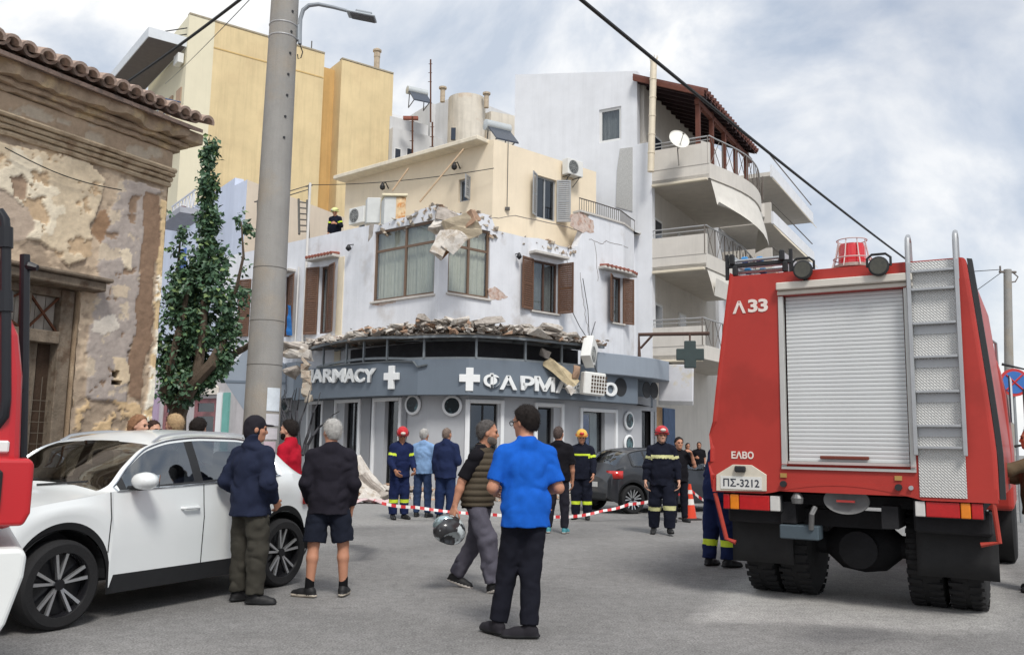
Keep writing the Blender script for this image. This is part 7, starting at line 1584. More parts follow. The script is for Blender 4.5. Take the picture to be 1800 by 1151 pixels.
class SDF:
    def __init__(s): s.p = []
    def cap(s, a, b, ra, rb=None, k=.02, flat=0, sq=None):
        """tapered capsule; flat=1 cuts it square at b; sq: (axis vector, factor) squashes the section along an axis"""
        s.p.append(('c', np.array(a, float), np.array(b, float), ra, ra if rb is None else rb, k, flat, sq)); return s
    def ell(s, c, r, Rm=None, k=.02): s.p.append(('e', np.array(c, float), np.array(r, float), Rm, k)); return s
    def cut(s, n, d): s.p.append(('x', np.array(n, float), d)); return s          # keep n.p <= d
    def sub(s, c, r, k=.01): s.p.append(('s', np.array(c, float), r, k)); return s
    def mesh(s, h, folds=0.0, fs=9.0, seed=0):
        lo, hi = np.full(3, 9.), np.full(3, -9.)
        for q in s.p:
            if q[0] == 'c': r = max(q[3], q[4]); lo = np.minimum(lo, np.minimum(q[1], q[2]) - r); hi = np.maximum(hi, np.maximum(q[1], q[2]) + r)
            elif q[0] == 'e': r = q[2].max(); lo = np.minimum(lo, q[1] - r); hi = np.maximum(hi, q[1] + r)
        lo -= .05; hi += .05; n = np.ceil((hi - lo) / h).astype(int) + 1; D = np.full(n, .5, np.float32); ax = [lo[i] + np.arange(n[i]) * h for i in range(3)]
        def box(l, u): return [slice(max(0, int((l[i] - lo[i]) / h)), min(n[i], int((u[i] - lo[i]) / h) + 2)) for i in range(3)]
        for q in s.p:
            if q[0] == 'x':
                g = (ax[0][:, None, None] * q[1][0] + ax[1][None, :, None] * q[1][1] + ax[2][None, None, :] * q[1][2]) - q[2]; D = np.maximum(D, g.astype(np.float32)); continue
            if q[0] == 'c': r = max(q[3], q[4]) + .06; b_ = box(np.minimum(q[1], q[2]) - r, np.maximum(q[1], q[2]) + r)
            elif q[0] == 'e': r = q[2].max() + .06; b_ = box(q[1] - r, q[1] + r)
            else: b_ = box(q[1] - q[2] - .05, q[1] + q[2] + .05)
            X, Y, Z = np.meshgrid(ax[0][b_[0]], ax[1][b_[1]], ax[2][b_[2]], indexing='ij'); P = np.stack([X, Y, Z], -1).astype(np.float32); cur = D[tuple(b_)]
            if q[0] == 'c':
                _, a, b, ra, rb, k, flat, sq = q; ba = b - a; w_ = P - a
                if sq is not None: e = np.array(sq[0], float); w_ = w_ + (w_ @ e)[..., None] * e * (1 / sq[1] - 1); be = ba @ e; ba2 = ba + be * e * (1 / sq[1] - 1)
                else: ba2 = ba
                t = np.clip((w_ @ ba2) / (ba2 @ ba2 + 1e-9), 0, 1); d = np.linalg.norm(w_ - t[..., None] * ba2, axis=-1) - (ra + (rb - ra) * t)
                if sq is not None: d = d * min(1, sq[1] * 1.15)
                if flat: L_ = np.linalg.norm(ba); d = np.maximum(d, ((P - b) @ (ba / L_)))
            elif q[0] == 'e':
                w_ = P - q[1]
                if q[3] is not None: w_ = w_ @ q[3]
                w_ = w_ / q[2]; l = np.linalg.norm(w_, axis=-1); l2 = np.linalg.norm(w_ / q[2], axis=-1); d = l * (l - 1) / np.maximum(l2, 1e-6); k = q[4]
            else:
                d = q[2] - np.linalg.norm(P - q[1], axis=-1); k = q[3]; hh = np.maximum(k - np.abs(cur - d), 0) / k; D[tuple(b_)] = np.maximum(cur, d) + hh * hh * k * .25; continue
            hh = np.maximum(k - np.abs(cur - d), 0) / k; D[tuple(b_)] = np.minimum(cur, d) - hh * hh * k * .25
        if folds:
            band = np.abs(D) < .05; Iw = np.argwhere(band); P = Iw * h + lo
            wq = P * [fs, fs, fs * 1.15] + seed; nz = vnoise(wq + .8 * np.stack([vnoise(wq * .7 + 5), vnoise(wq * .7 + 9), vnoise(wq * .7 + 2)], 1)); nz = 1 - 2 * np.abs(nz); D[band] += (folds * (nz * .75 + .5 * vnoise(P * fs * 2.3 + seed))).astype(np.float32)
        return nets(D, lo, h)
def n_(v): v = np.array(v, float); return v / np.linalg.norm(v)
def rotm(yaw, pitch=0, roll=0):
    """columns: right, forward, up; yaw turns right (+), pitch looks up (+)"""
    cy, sy, cp, sp = math.cos(-yaw), math.sin(-yaw), math.cos(pitch), math.sin(pitch); cr, sr = math.cos(roll), math.sin(roll)
    Z = np.array([[cy, -sy, 0], [sy, cy, 0], [0, 0, 1]]); X = np.array([[1, 0, 0], [0, cp, -sp], [0, sp, cp]]); Y = np.array([[cr, 0, sr], [0, 1, 0], [-sr, 0, cr]]); return Z @ X @ Y
skin_m = {k: M('skin_' + k, srgb(*c), .55, .10, 20, spec=.35) for k, c in {'fair': (206, 160, 136), 'tan': (184, 132, 106), 'olive': (172, 122, 96)}.items()}
def cloth(name, c, rough=.9, var=.18): return M('cloth_' + name, srgb(*c), rough, var, 14, .25, 180, spec=.15)
hi_vis = M('reflective_yellow', srgb(206, 226, 60), .5, .1, 20); hi_grey = M('reflective_cream', srgb(206, 206, 150), .5, .1, 20)
def person(label, foot, H, az, h=.011, lean=(0, 0), head=(0, 0), arms=None, legs=None, toes=None, top=None, bottom=None, shoes=None, hair=None, beard=None, helmet=None, hood=None, glasses=False, skin='tan', z0=0.0, bands=None, extra=None, group=None, cap=None, belly=0.0, wide=1.0):
    """arms: {'l': (upper dir, fore dir, palm dir, curl)}, legs: {'l': (thigh dir, shin dir)} in the person's own frame (x right, y forward, z up)"""
    arms = arms or {}; legs = legs or {}; toes = toes or {}; sc_ = H / 1.75
    up = n_((lean[0], lean[1], 1)); P0 = np.array([0, 0, .94]); ch = P0 + up * .31; nk = P0 + up * .50; Rh = rotm(*[R(a) for a in head]) if True else None; hc = nk + n_(up + [0, .12, 0]) * .165
    E = np.eye(3); J = {}
    for sd, x in (('l', -1), ('r', 1)):
        sh = nk + np.array([x * .172 * wide, 0, -.075]); ua, fa, pn, cu = arms.get(sd, ((x * .14, -.02, -1), (x * .06, .16, -1), (-x, .1, 0), .5)); ua, fa = n_(ua), n_(fa); el = sh + ua * .275; wr = el + fa * .25
        hp = P0 + np.array([x * .088, 0, -.02]); th, sn = legs.get(sd, ((x * .05, .02, -1), (x * .02, -.03, -1))); th, sn = n_(th), n_(sn); kn = hp + th * .42; an = kn + sn * .415; to = n_(toes.get(sd, (x * .18, 1, 0)))
        J[sd] = dict(sh=sh, el=el, wr=wr, fa=fa, pn=n_(pn), cu=cu, hp=hp, kn=kn, an=an, to=to, x=x)
    drop = min(J[s]['an'][2] - (.085 + .13 * max(0, -J[s]['to'][2])) for s in 'lr')
    # --- body
    b = SDF(); fy = (0, 1, 0)
    b.ell(P0 + [0, -.01, .0], (.165 * wide, .115, .13)).ell(P0 + up * .15 + [0, .01 + belly, 0], (.145 * wide, .11 + belly, .14), k=.05).ell(ch + [0, .0, .0], (.158 * wide, .112, .17), k=.05)
    b.cap(J['l']['sh'] * .8 + J['r']['sh'] * .2, J['r']['sh'] * .8 + J['l']['sh'] * .2, .06, k=.05).cap(nk + [0, -.02, .0], J['l']['sh'], .05, .045, k=.03).cap(nk + [0, -.02, .0], J['r']['sh'], .05, .045, k=.03).cap(nk + [0, -.01, -.04], hc + [0, -.015, -.06], .06, .054, k=.04)
    def hp_(q): return hc + Rh @ np.array(q)
    Rm = Rh
    b.ell(hp_((0, -.008, .03)), (.076, .097, .094), Rm, k=.02).ell(hp_((0, .02, -.035)), (.062, .078, .084), Rm, k=.03).ell(hp_((0, .068, -.092)), (.03, .026, .022), Rm, k=.03)
    b.ell(hp_((0, .078, .026)), (.055, .022, .014), Rm, k=.015).cap(hp_((0, .09, .012)), hp_((0, .108, -.026)), .009, .0135, k=.012).cap(hp_((-.012, .095, -.03)), hp_((.012, .095, -.03)), .009, k=.01)
    b.ell(hp_((0, .084, -.06)), (.025, .014, .011), Rm, k=.01)
    for x in (-1, 1): b.ell(hp_((x * .077, -.004, -.008)), (.012, .022, .032), Rm, k=.008).ell(hp_((x * .04, .062, -.02)), (.022, .022, .02), Rm, k=.02)
    for x in (-1, 1): b.sub(hp_((x * .032, .101, .006)), .016, .012)
    mr = max(.0088, h * .85)
    for sd in 'lr':
        j = J[sd]; b.cap(j['sh'], j['el'], .052, .042, k=.03).cap(j['el'], j['el'] + (j['wr'] - j['el']) * .35, .042, .043, k=.02).cap(j['el'] + (j['wr'] - j['el']) * .35, j['wr'], .043, .028, k=.02)
        d, n = j['fa'], j['pn']; n = n_(n - d * (n @ d)); s_ = np.cross(d, n) * (-1 if sd == 'l' else 1); s_ = s_ if True else s_; w0 = j['wr'] + d * .01
        for q, (off, ln) in enumerate(((.033, .92), (.011, 1.03), (-.011, 1.0), (-.032, .8))):
            k0 = w0 + d * .085 + s_ * off; b.cap(w0 + s_ * off * .55, k0, .016, .0135, k=.012); dd = d; p = k0; ang = j['cu'] * (.75 + .1 * q)
            for L_, rr in ((.043, 1.0), (.028, .95), (.022, .86)): dd = dd * math.cos(ang) + n * math.sin(ang); n2 = n_(n - dd * (n @ dd)); p2 = p + dd * L_ * ln; b.cap(p, p2, mr * rr * 1.06, mr * rr, k=.004); p = p2; ang = j['cu'] * .8; dd_ = dd
        t0 = w0 + d * .025 + s_ * .028; t1 = t0 + n_(s_ * .75 + d * .7 + n * .25) * .045; t2 = t1 + n_(s_ * .35 + d * .9 + n * .45) * .034; t3 = t2 + n_(s_ * .1 + d * .9 + n * .6) * .024; b.cap(t0, t1, .0135, .0115, k=.008).cap(t1, t2, mr * 1.15, mr * 1.05, k=.004).cap(t2, t3, mr * 1.05, mr * .95, k=.004)
        b.cap(j['hp'], j['kn'], .083, .056, k=.04).cap(j['kn'], j['kn'] + (j['an'] - j['kn']) * .3 + [0, -.012, 0], .055, .056, k=.02).cap(j['kn'] + (j['an'] - j['kn']) * .3 + [0, -.012, 0], j['an'], .056, .036, k=.02)
        b.cap(j['an'] + [0, 0, -.03], j['an'] + j['to'] * .14 + [0, 0, -.055], .038, .03, k=.02)
    f = V(math.sin(az), math.cos(az), 0); r_ = V(f.y, -f.x, 0); T = Matrix.Identity(4)
    loc = V(foot[0], foot[1], z0)
    for i in range(3): T[i][0], T[i][1], T[i][2], T[i][3] = r_[i] * sc_, f[i] * sc_, (0, 0, 1)[i] * sc_, loc[i]
    T = T @ Matrix.Translation((0, 0, -drop)); root = thing('person', label, 'person', loc, group=group); TA = np.array(T)
    def put(name, sdf, mats, hh=h, folds=0, fs=9, bnd=None, parent=None):
        v, F = sdf.mesh(hh, folds, fs, len(label)); me = bpy.data.meshes.new(name); w_ = (np.c_[v, np.ones(len(v))] @ TA.T)[:, :3]
        me.vertices.add(len(v)); me.vertices.foreach_set('co', w_.astype(np.float32).ravel()); me.loops.add(F.size); me.loops.foreach_set('vertex_index', F.astype(np.int32).ravel()); me.polygons.add(len(F)); me.polygons.foreach_set('loop_start', np.arange(0, F.size, 4, dtype=np.int32)); me.update(calc_edges=True); me.polygons.foreach_set('use_smooth', [True] * len(F))
        mats = mats if isinstance(mats, list) else [mats]; [me.materials.append(q) for q in mats]
        if bnd:
            c = v[F].mean(1); mi = np.zeros(len(F), np.int32)
            for a, e, t0, t1, rad, k in bnd: d = e - a; t = ((c - a) @ d) / (d @ d); rr = np.linalg.norm(c - a - t[:, None] * d, axis=1); mi[(t > t0) & (t < t1) & (rr < rad)] = k
            me.polygons.foreach_set('material_index', mi)
        return link(name, me, parent or root)
    put('body', b, skin_m[skin])
    bands = bands or {}
    # --- top garment
    if top:
        g = SDF(); lo = top.get('loose', .018); hem = top.get('hem', .86); c0 = np.array([0, 0, 0]); w2 = wide
        g.ell(P0 + up * .05 + [0, -.002, 0], (.168 * w2 + lo, .118 + lo, .15)).ell(P0 + up * .16 + [0, .01 + belly, 0], (.15 * w2 + lo, .115 + lo + belly, .16), k=.06).ell(ch + [0, 0, 0], (.162 * w2 + lo, .116 + lo, .175), k=.06)
        if hem < .9: g.cap(P0 + [0, 0, -.02], np.array([0, 0, hem - .05]), .162 * w2 + lo, .182 * w2 + lo, k=.05, sq=(fy, .74))
        g.cap(J['l']['sh'] * .85 + J['r']['sh'] * .15, J['r']['sh'] * .85 + J['l']['sh'] * .15, .052 + lo * .4, k=.05).cap(nk + [0, -.02, .0], J['l']['sh'], .064 + lo * .3, .054 + lo * .4, k=.03).cap(nk + [0, -.02, .0], J['r']['sh'], .064 + lo * .3, .054 + lo * .4, k=.03).cap(nk + [0, -.012, -.05], nk + [0, -.012, top.get('collar', .03)], .075, .066, k=.03, flat=1)
        for sd in 'lr':
            j = J[sd]; sl = top.get('sleeve', 1.9)
            if sl > 0:
                if sl <= 1: g.cap(j['sh'], j['sh'] + (j['el'] - j['sh']) * sl, .055 + lo * .5, .052 + lo * .9, k=.04, flat=1)
                else: g.cap(j['sh'], j['el'], .055 + lo * .5, .048 + lo * .7, k=.04).cap(j['el'], j['el'] + (j['wr'] - j['el']) * (sl - 1), .048 + lo * .7, .034 + lo * .5, k=.03, flat=1)
        g.cut((0, 0, -1), -hem)
        bd = []; ms = [top['mat']]
        if 'chest' in bands: ms.append(bands['mat']); a, e = P0, nk; bd.append((a, e, bands['chest'][0], bands['chest'][1], .2, 1))
        if 'arm' in bands: ms = ms if len(ms) > 1 else ms + [bands['mat']]; bd += [(J[s]['sh'], J[s]['el'], bands['arm'][0], bands['arm'][1], .1, 1) for s in 'lr']
        tg = put(top.get('name', 'jacket'), g, ms, folds=top.get('folds', .008), fs=top.get('fs', 8), bnd=bd)
        if top.get('vest'):
            g = SDF(); lo2 = lo + .022; vm = top['vest']
            g.ell(P0 + up * .06 + [0, 0, 0], (.168 * w2 + lo2, .118 + lo2, .15)).ell(P0 + up * .16 + [0, .01 + belly, 0], (.152 * w2 + lo2, .118 + lo2 + belly, .16), k=.06).ell(ch, (.164 * w2 + lo2, .118 + lo2, .18), k=.06).cap(P0, np.array([0, 0, hem]), .155 * w2 + lo2, .156 * w2 + lo2, k=.05, sq=(fy, .76)); g.cap(nk + [-.1, 0, -.07], nk + [.1, 0, -.07], .062 + lo2 * .4, k=.05).cap(nk + [0, -.012, -.04], nk + [0, -.012, .045], .08, .07, k=.02, flat=1); g.cut((0, 0, -1), -(hem + .03))
            v_ = put('quilted_vest', g, vm, folds=0)
            zz = np.array([q.co.z for q in v_.data.vertices]); zl_ = (zz / sc_) % .062 / .062; nm = np.array([list(q.normal) for q in v_.data.vertices]); co = np.array([list(q.co) for q in v_.data.vertices]); co += nm * (.018 * (np.sin(np.pi * zl_) ** .6 - .6))[:, None]; v_.data.vertices.foreach_set('co', co.astype(np.float32).ravel()); v_.data.update()
    # --- trousers or shorts
    if bottom:
        g = SDF(); lo = bottom.get('loose', .014); ln = bottom.get('len', 1.98); g.ell(P0 + [0, -.012, 0], (.168 * wide + lo * .6, .12 + lo * .7, .135))
        bd = []; ms = [bottom['mat']]
        for sd in 'lr':
            j = J[sd]
            if ln <= 1: g.cap(j['hp'], j['hp'] + (j['kn'] - j['hp']) * ln, .09 + lo, .078 + lo * 1.6, k=.04, flat=1)
            else: g.cap(j['hp'], j['kn'], .083 + lo * .8, .070 + lo, k=.05).cap(j['kn'], j['kn'] + (j['an'] - j['kn']) * (ln - 1), .070 + lo, .052 + lo * bottom.get('flare', 1.0), k=.03, flat=1)
            if 'leg' in bands: bd.append((j['kn'], j['an'], bands['leg'][0], bands['leg'][1], .13, 1))
        if 'leg' in bands: ms.append(bands['mat'])
        g.cut((0, 0, 1), (top['hem'] + .05) if top else 1.05); put(bottom.get('name', 'trousers'), g, ms, folds=bottom.get('folds', .009), fs=bottom.get('fs', 8), bnd=bd)
    # --- shoes
    if shoes:
        for sd in 'lr':
            j = J[sd]; g = SDF(); to = j['to']; side = n_(np.cross(to, [0, 0, 1])); a = j['an']; upv = n_(np.cross(side, to)); sole = -.058
            g.cap(a + upv * -.03 - to * .03, a + to * .10 + upv * -.045, .042, .04, k=.03, sq=None).cap(a + to * .08 + upv * -.05, a + to * .17 + upv * -.054, .042, .034, k=.03).cap(a + upv * shoes.get('high', .0), a + upv * -.03, .046, .045, k=.02); g.cap(a - to * .05 + upv * -.062, a + to * .17 + upv * -.066, .036, .038, k=.015, sq=(tuple(upv), .5)); g.cut(-upv, -(a @ upv) + .085)
            c = put('shoe', g, [shoes['mat'], shoes.get('sole', rubber)], hh=min(h, .01), bnd=[(a + upv * -.09, a + upv * -.058, -1, 1, .4, 1)])
    # --- head wear and hair
    if hair:
        hm = M('hair_' + hair['name'], srgb(*hair['col']), .75, .35, 40, .5, 220, spec=.25); g = SDF(); th = hair.get('th', .012); g.ell(hp_((0, -.012, .032)), (.078 + th, .098 + th, .095 + th), Rm); g.ell(hp_((0, -.045, -.01)), (.068 + th * .6, .06 + th * .6, .085), Rm, k=.02)
        if hair.get('long'): g.cap(hp_((0, -.05, 0)), hp_((0, -.06, -.2)), .085, .08, k=.04)
        nf = Rh @ n_((0, .80, -.60)); g.cut(tuple(nf), float(nf @ hp_((0, hair.get('line', .046), .06)))); nb = Rh @ np.array([0, .25, -.97]); g.cut(tuple(nb), float(nb @ hp_((0, -.06, hair.get('low', -.07) - (.2 if hair.get('long') else 0)))))
        ho = put('hair', g, hm, folds=.005 if th < .02 else .011, fs=48)
        nf = len(ho.data.polygons); c = np.empty(nf * 3); nn = np.empty(nf * 3); ho.data.polygons.foreach_get('center', c); ho.data.polygons.foreach_get('normal', nn); c = c.reshape(-1, 3); nn = nn.reshape(-1, 3)
        rs = np.random.RandomState(nf % 999); n = 2600 if h < .01 else 900 if h < .013 else 250; i = rs.randint(0, nf, n); t = nn[i] * .5 + rs.randn(n, 3) * .38 + [0, 0, -.45]; t /= np.linalg.norm(t, axis=1)[:, None]; sd_ = np.cross(t, rs.randn(n, 3)); sd_ /= np.linalg.norm(sd_, axis=1)[:, None]; wd = .0016 if h < .01 else .0035; L_ = hair.get('len', .02) * (.5 + rs.rand(n))[:, None]; p = c[i] - nn[i] * .004
        vv = np.stack([p - sd_ * wd, p + sd_ * wd, p + t * L_], 1).reshape(-1, 3); hme = bpy.data.meshes.new('hair_strands'); hme.from_pydata(vv.tolist(), [], np.arange(3 * n).reshape(n, 3).tolist()); hme.materials.append(hm); link('hair_strands', hme, ho, kind='stuff')
        g = SDF()
        for x in (-1, 1): g.cap(hp_((x * .018, .104, .026)), hp_((x * .048, .093, .028)), max(.0045, h * .45), k=.003)
        put('eyebrows', g, hm, hh=min(h, .007))
    if beard:
        hm = M('beard_' + beard['name'], srgb(*beard['col']), .8, .3, 60, .5, 220, spec=.2); g = SDF(); g.ell(hp_((0, .019, -.04)), (.066, .083, .088), Rm).ell(hp_((0, .07, -.093)), (.036, .032, .028), Rm, k=.02); nu = Rh @ np.array([0, .62, .78]); g.cut(tuple(nu), float(nu @ hp_((0, .085, -.05)))); nb = Rh @ np.array([0, -1, 0]); g.cut(tuple(nb), float(nb @ hp_((0, -.005, 0)))); put('beard', g, hm, folds=.003, fs=40, hh=min(h, .009))
    ey = MB()
    for x in (-1, 1):
        e = MB(); c = hp_((x * .031, .086, .006)); e.lathe([(.0005, .012), (.009, .009), (.0125, 0), (.009, -.009)], tuple(c), tuple(Rh @ np.array([0, 1, 0])), 10); eo = e.build('eye', M('eye_dark', (.03, .025, .022), .2, 0), root, T=T)
    if glasses:
        e = MB(); gc = M('glasses_dark', (.02, .02, .025), .2, 0)
        for x in (-1, 1): e.tube([tuple(hp_((x * .035 + math.cos(k * math.pi / 8) * .024, .112, .004 + math.sin(k * math.pi / 8) * .018))) for k in range(16)], .0035, 5, closed=True); e.tube([tuple(hp_((x * .059, .11, .008))), tuple(hp_((x * .08, .0, .01)))], .0035, 5)
        e.build('glasses', gc, root, T=T)
    if hood or cap:
        g = SDF(); q = hood or cap; g.ell(hp_((0, -.012, .035)), (.086, .108, .1), Rm)
        if hood: g.ell(hp_((0, -.022, -.035)), (.08, .092, .09), Rm, k=.03)
        if q.get('visor'): g.ell(hp_((0, .12, .045)), (.06, .06, .012), Rm, k=.015)
        nf = Rh @ n_((0, .75, -.66)); g.cut(tuple(nf), float(nf @ hp_((0, .075, .03 if hood else .05)))) if not q.get('visor') else None
        put('hood' if hood else 'cap', g, q['mat'], folds=.006, fs=12)
    if helmet:
        g = SDF(); g.ell(hp_((0, -.008, .055)), (.112, .138, .112), Rm).cap(hp_((0, .09, .12)), hp_((0, -.11, .11)), .022, k=.03).ell(hp_((0, .02, .03)), (.122, .155, .022), Rm, k=.02).ell(hp_((0, -.07, .0)), (.1, .085, .06), Rm, k=.03); nd_ = Rh @ np.array([0, .22, -.97]); g.cut(tuple(nd_), float(nd_ @ hp_((0, .1, .028))))
        hl = put('helmet', g, helmet['mat'], hh=min(h, .01))
        e = MB(); e.tube([tuple(hp_((math.cos(a) * .122, math.sin(a) * .147 - .006, .052))) for a in [math.pi * 2 * k / 24 for k in range(24)]], .007, 6, closed=True); e.build('helmet_band', helmet.get('band', rubber), hl, T=T)
        g = SDF(); g.ell(hp_((0, .118, .095)), (.05, .03, .03), Rm); put('helmet_badge', g, helmet['badge'], hh=min(h, .01), parent=hl)
        e = MB()
        for x in (-1, 1): e.tube([tuple(hp_((x * .085, .02, .01))), tuple(hp_((x * .07, .05, -.08))), tuple(hp_((0, .08, -.122)))], .006, 6)
        e.build('chin_strap', rubber, hl, T=T)
    J.update(hc=hc, nk=nk, P0=P0, T=T, hp=hp_, Rh=Rh, put=put); return root, J
X_, Y_ = 1, 1
DOWN = lambda x, f=.0, b=.1: ((x * .14, -.02 + f, -1), (x * .05, .2 + f, -1), (-x, .15, 0), .5)
def pocket(x): return ((x * .34, -.22, -1), (-x * .22, .62, -.62), (-x, .2, 0), .7)
def fwd_arm(x): return ((x * .26, -.05, -1), (-x * .34, .9, .1), (-x, 0, -.3), .7)
trs = lambda n, c, **k: dict(mat=cloth(n, c), **k)
sh_b = dict(mat=M('shoe_black', (.014, .014, .015), .6, .2)); boots = dict(mat=M('boot_black', (.016, .016, .017), .55, .25, 20), high=.12, sole=M('boot_sole', (.01, .01, .01), .9, .2))
def people():
    G = gnd
    # 1 man in navy jacket
    person('man in navy jacket and dark hood standing hands in pockets by the white car', G(430, 1060), 1.70, R(28), .0095, head=(38, -4), arms={'l': pocket(-1), 'r': pocket(1)}, legs={'r': ((.06, .03, -1), (.0, -.04, -1)), 'l': ((-.06, .10, -1), (-.02, -.02, -1))}, toes={'r': (.9, .55, 0), 'l': (.3, 1, 0)},
           top=dict(mat=cloth('navy_jacket', (36, 42, 62)), loose=.036, hem=.80, sleeve=1.97, collar=.11, folds=.014, fs=7), bottom=trs('olive_cargo', (62, 60, 54), loose=.034, folds=.014), shoes=sh_b, hood=dict(mat=cloth('dark_hood', (40, 38, 44)), visor=True), skin='tan', wide=1.04)
    # 2 grey-haired man in shorts
    _, j = person('grey-haired man in black track jacket and dark shorts beside the white car', G(571, 1049), 1.69, R(-8), .0095, head=(-30, -2), arms={'l': ((-.2, -.08, -1), (.15, .55, -.8), (1, 0, 0), .7), 'r': ((.2, -.1, -1), (-.05, .42, -.9), (-1, 0, 0), .6)}, legs={'l': ((-.10, .0, -1), (-.05, -.03, -1)), 'r': ((.16, .06, -1), (.04, .02, -1))}, toes={'l': (-.9, .5, 0), 'r': (.2, 1, 0)},
           top=dict(mat=cloth('black_track', (36, 34, 42)), loose=.026, hem=.80, sleeve=1.95, collar=.05, folds=.010), bottom=trs('dark_shorts', (30, 34, 46), loose=.022, len=.93, name='shorts'), shoes=dict(mat=M('shoe_black', (.014, .014, .015)), sole=M('sole_pale', srgb(206, 196, 180), .7, .1)), hair=dict(name='grey', col=(186, 184, 180), th=.012), skin='tan', wide=1.06, belly=.02)
    T = j['T']; mb = MB()
    for s in 'lr': a = j[s]; mb.tube([T @ V(*(a['sh'] + np.array([-a['x'] * .10, -.075, .06]))), T @ V(*(a['sh'] + np.array([-a['x'] * .02, -.062, .062]))), T @ V(*(a['sh'] + np.array([a['x'] * .055, -.045, .03])))], .006, 5)
    # socks
    for s in 'lr':
        a = j[s]; g = SDF(); g.cap(a['an'] + [0, 0, .09], a['an'] + [0, 0, -.02], .044, .046, flat=0); j['put']('sock', g, cloth('black_sock', (20, 20, 22)), hh=.009)
    # 3 man in red jacket behind the car
    person('bearded man in bright red fleece seen in profile behind the white car', V(at(508, 800, 10.9).x, 10.9, 0), 1.73, R(-80), .0115, head=(0, 0), top=dict(mat=cloth('red_fleece', (176, 26, 46)), loose=.035, hem=.82, sleeve=1.95, collar=.07), bottom=trs('dark_jean', (40, 42, 54)), shoes=sh_b, hair=dict(name='black', col=(34, 28, 26), th=.016), beard=dict(name='black', col=(34, 28, 26)), skin='fair')
    # 4 firefighter in navy, red helmet
    NV = cloth('navy_uniform', (30, 40, 76)); BK = cloth('black_uniform', (26, 29, 42))
    red_h = M('helmet_red', srgb(190, 32, 38), .35, .1, 8, spec=.5); yel_h = M('helmet_yellow', srgb(222, 176, 70), .35, .1, 8, spec=.5); wht = M('helmet_white', srgb(216, 206, 196), .4, .1)
    bn = dict(mat=hi_vis, arm=(.42, .60), leg=(.30, .46)); up_n = dict(mat=NV, loose=.032, hem=.80, sleeve=1.96, collar=.05, folds=.011)
    person('firefighter in navy uniform and red helmet looking down beside the fallen slab', G(700, 912), 1.76, R(150), .0125, lean=(0, .08), head=(18, -28), arms={'l': ((-.2, .1, -1), (.15, .75, -.55), (1, 0, -.3), .8), 'r': ((.2, .1, -1), (-.1, .72, -.65), (-1, 0, -.3), .8)}, top=up_n, bottom=dict(mat=NV, loose=.03), shoes=boots, bands=bn, helmet=dict(mat=red_h, badge=wht), skin='olive')
    # 5 light blue shirt
    person('grey-haired man in light blue shirt standing behind the firefighter in the red helmet', V(at(733, 850, 16.8).x, 17.9, 0), 1.77, R(15), .0125, head=(10, 4), arms={'r': ((.35, .2, -1), (-.3, .8, .6), (-1, 0, 0), .9), 'l': fwd_arm(-1)}, top=dict(mat=cloth('light_blue_shirt', (132, 164, 204)), loose=.028, hem=.84, sleeve=1.9), bottom=trs('blue_jean', (52, 68, 100)), shoes=sh_b, hair=dict(name='grey', col=(186, 184, 180), th=.01), skin='tan')
    # 6 navy hoodie
    person('man in navy hoodie with dark headset seen from behind near the shop wall', V(at(783, 850, 17.4).x, 17.4, 0), 1.78, R(14), .0125, head=(16, 0), arms={'l': DOWN(-1), 'r': fwd_arm(1)}, top=dict(mat=cloth('navy_hoodie', (34, 44, 76)), loose=.045, hem=.78, sleeve=1.96, collar=.09), bottom=trs('navy_work', (36, 50, 84), loose=.03), shoes=boots, hair=dict(name='stubble_grey', col=(132, 116, 106), th=.004), skin='tan')
    # 7 man in quilted vest with a helmet in his hand
    p7 = G(836, 1037)
    _, j7 = person('grey-bearded man in olive quilted vest striding with a motorcycle helmet in his hand', p7, 1.76, R(114), .009, lean=(0, .12), head=(-26, -2), arms={'r': ((.20, -.52, -1), (.16, -.22, -1), (-1, .3, 0), 1.1), 'l': ((-.16, .3, -1), (-.05, .7, -.6), (1, 0, 0), .6)}, legs={'r': ((.02, .42, -1), (-.02, .14, -1)), 'l': ((-.02, -.14, -1), (.0, -.62, -1))}, toes={'r': (.25, 1, .35), 'l': (-.1, 1, -.25)},
           top=dict(mat=cloth('black_tee', (24, 23, 28)), loose=.02, hem=.84, sleeve=.92, collar=.03, vest=cloth('olive_quilt', (78, 70, 58), .7, .12), name='t_shirt'), bottom=trs('grey_cargo', (84, 82, 92), loose=.03, folds=.014), shoes=dict(mat=M('shoe_black', (.014, .014, .015)), sole=M('sole_white', srgb(226, 218, 208), .6, .1)), hair=dict(name='dark_grey', col=(92, 88, 86), th=.009, line=.036), beard=dict(name='grey', col=(112, 104, 98)), skin='tan', wide=1.03)
    w_ = j7['T'] @ V(*(j7['r']['wr'] + j7['r']['fa'] * .11))
    hm = thing('motorcycle_helmet', 'black and silver motorcycle helmet hanging from the hand of the man in the vest', 'helmet', w_); c = w_ + V(-.02, .0, -.13)
    Th = Matrix.Translation(c) @ Matrix.Rotation(R(150), 4, 'Z') @ Matrix.Rotation(R(35), 4, 'Y') @ Matrix.Rotation(R(40), 4, 'X')
    g = SDF(); g.ell((0, 0, 0), (.14, .175, .145)).ell((0, .07, -.08), (.11, .11, .08), k=.04); g.sub((0, -.02, -.14), .1, .01); g.sub((0, .19, -.005), .075, .01); v_, F_ = g.mesh(.009)
    def raw(name, v_, F_, mat, par): me = bpy.data.meshes.new(name); me.from_pydata([tuple(Th @ V(*q)) for q in v_], [], F_.tolist()); me.polygons.foreach_set('use_smooth', [True] * len(me.polygons)); me.materials.append(mat); return link(name, me, par)
    raw('shell', v_, F_, M('helmet_graphic', (.03, .03, .033), .3, .1, 5, col2=srgb(196, 204, 206), c2scale=5, c2pos=(.56, .58), spec=.5, coat=.5), hm)
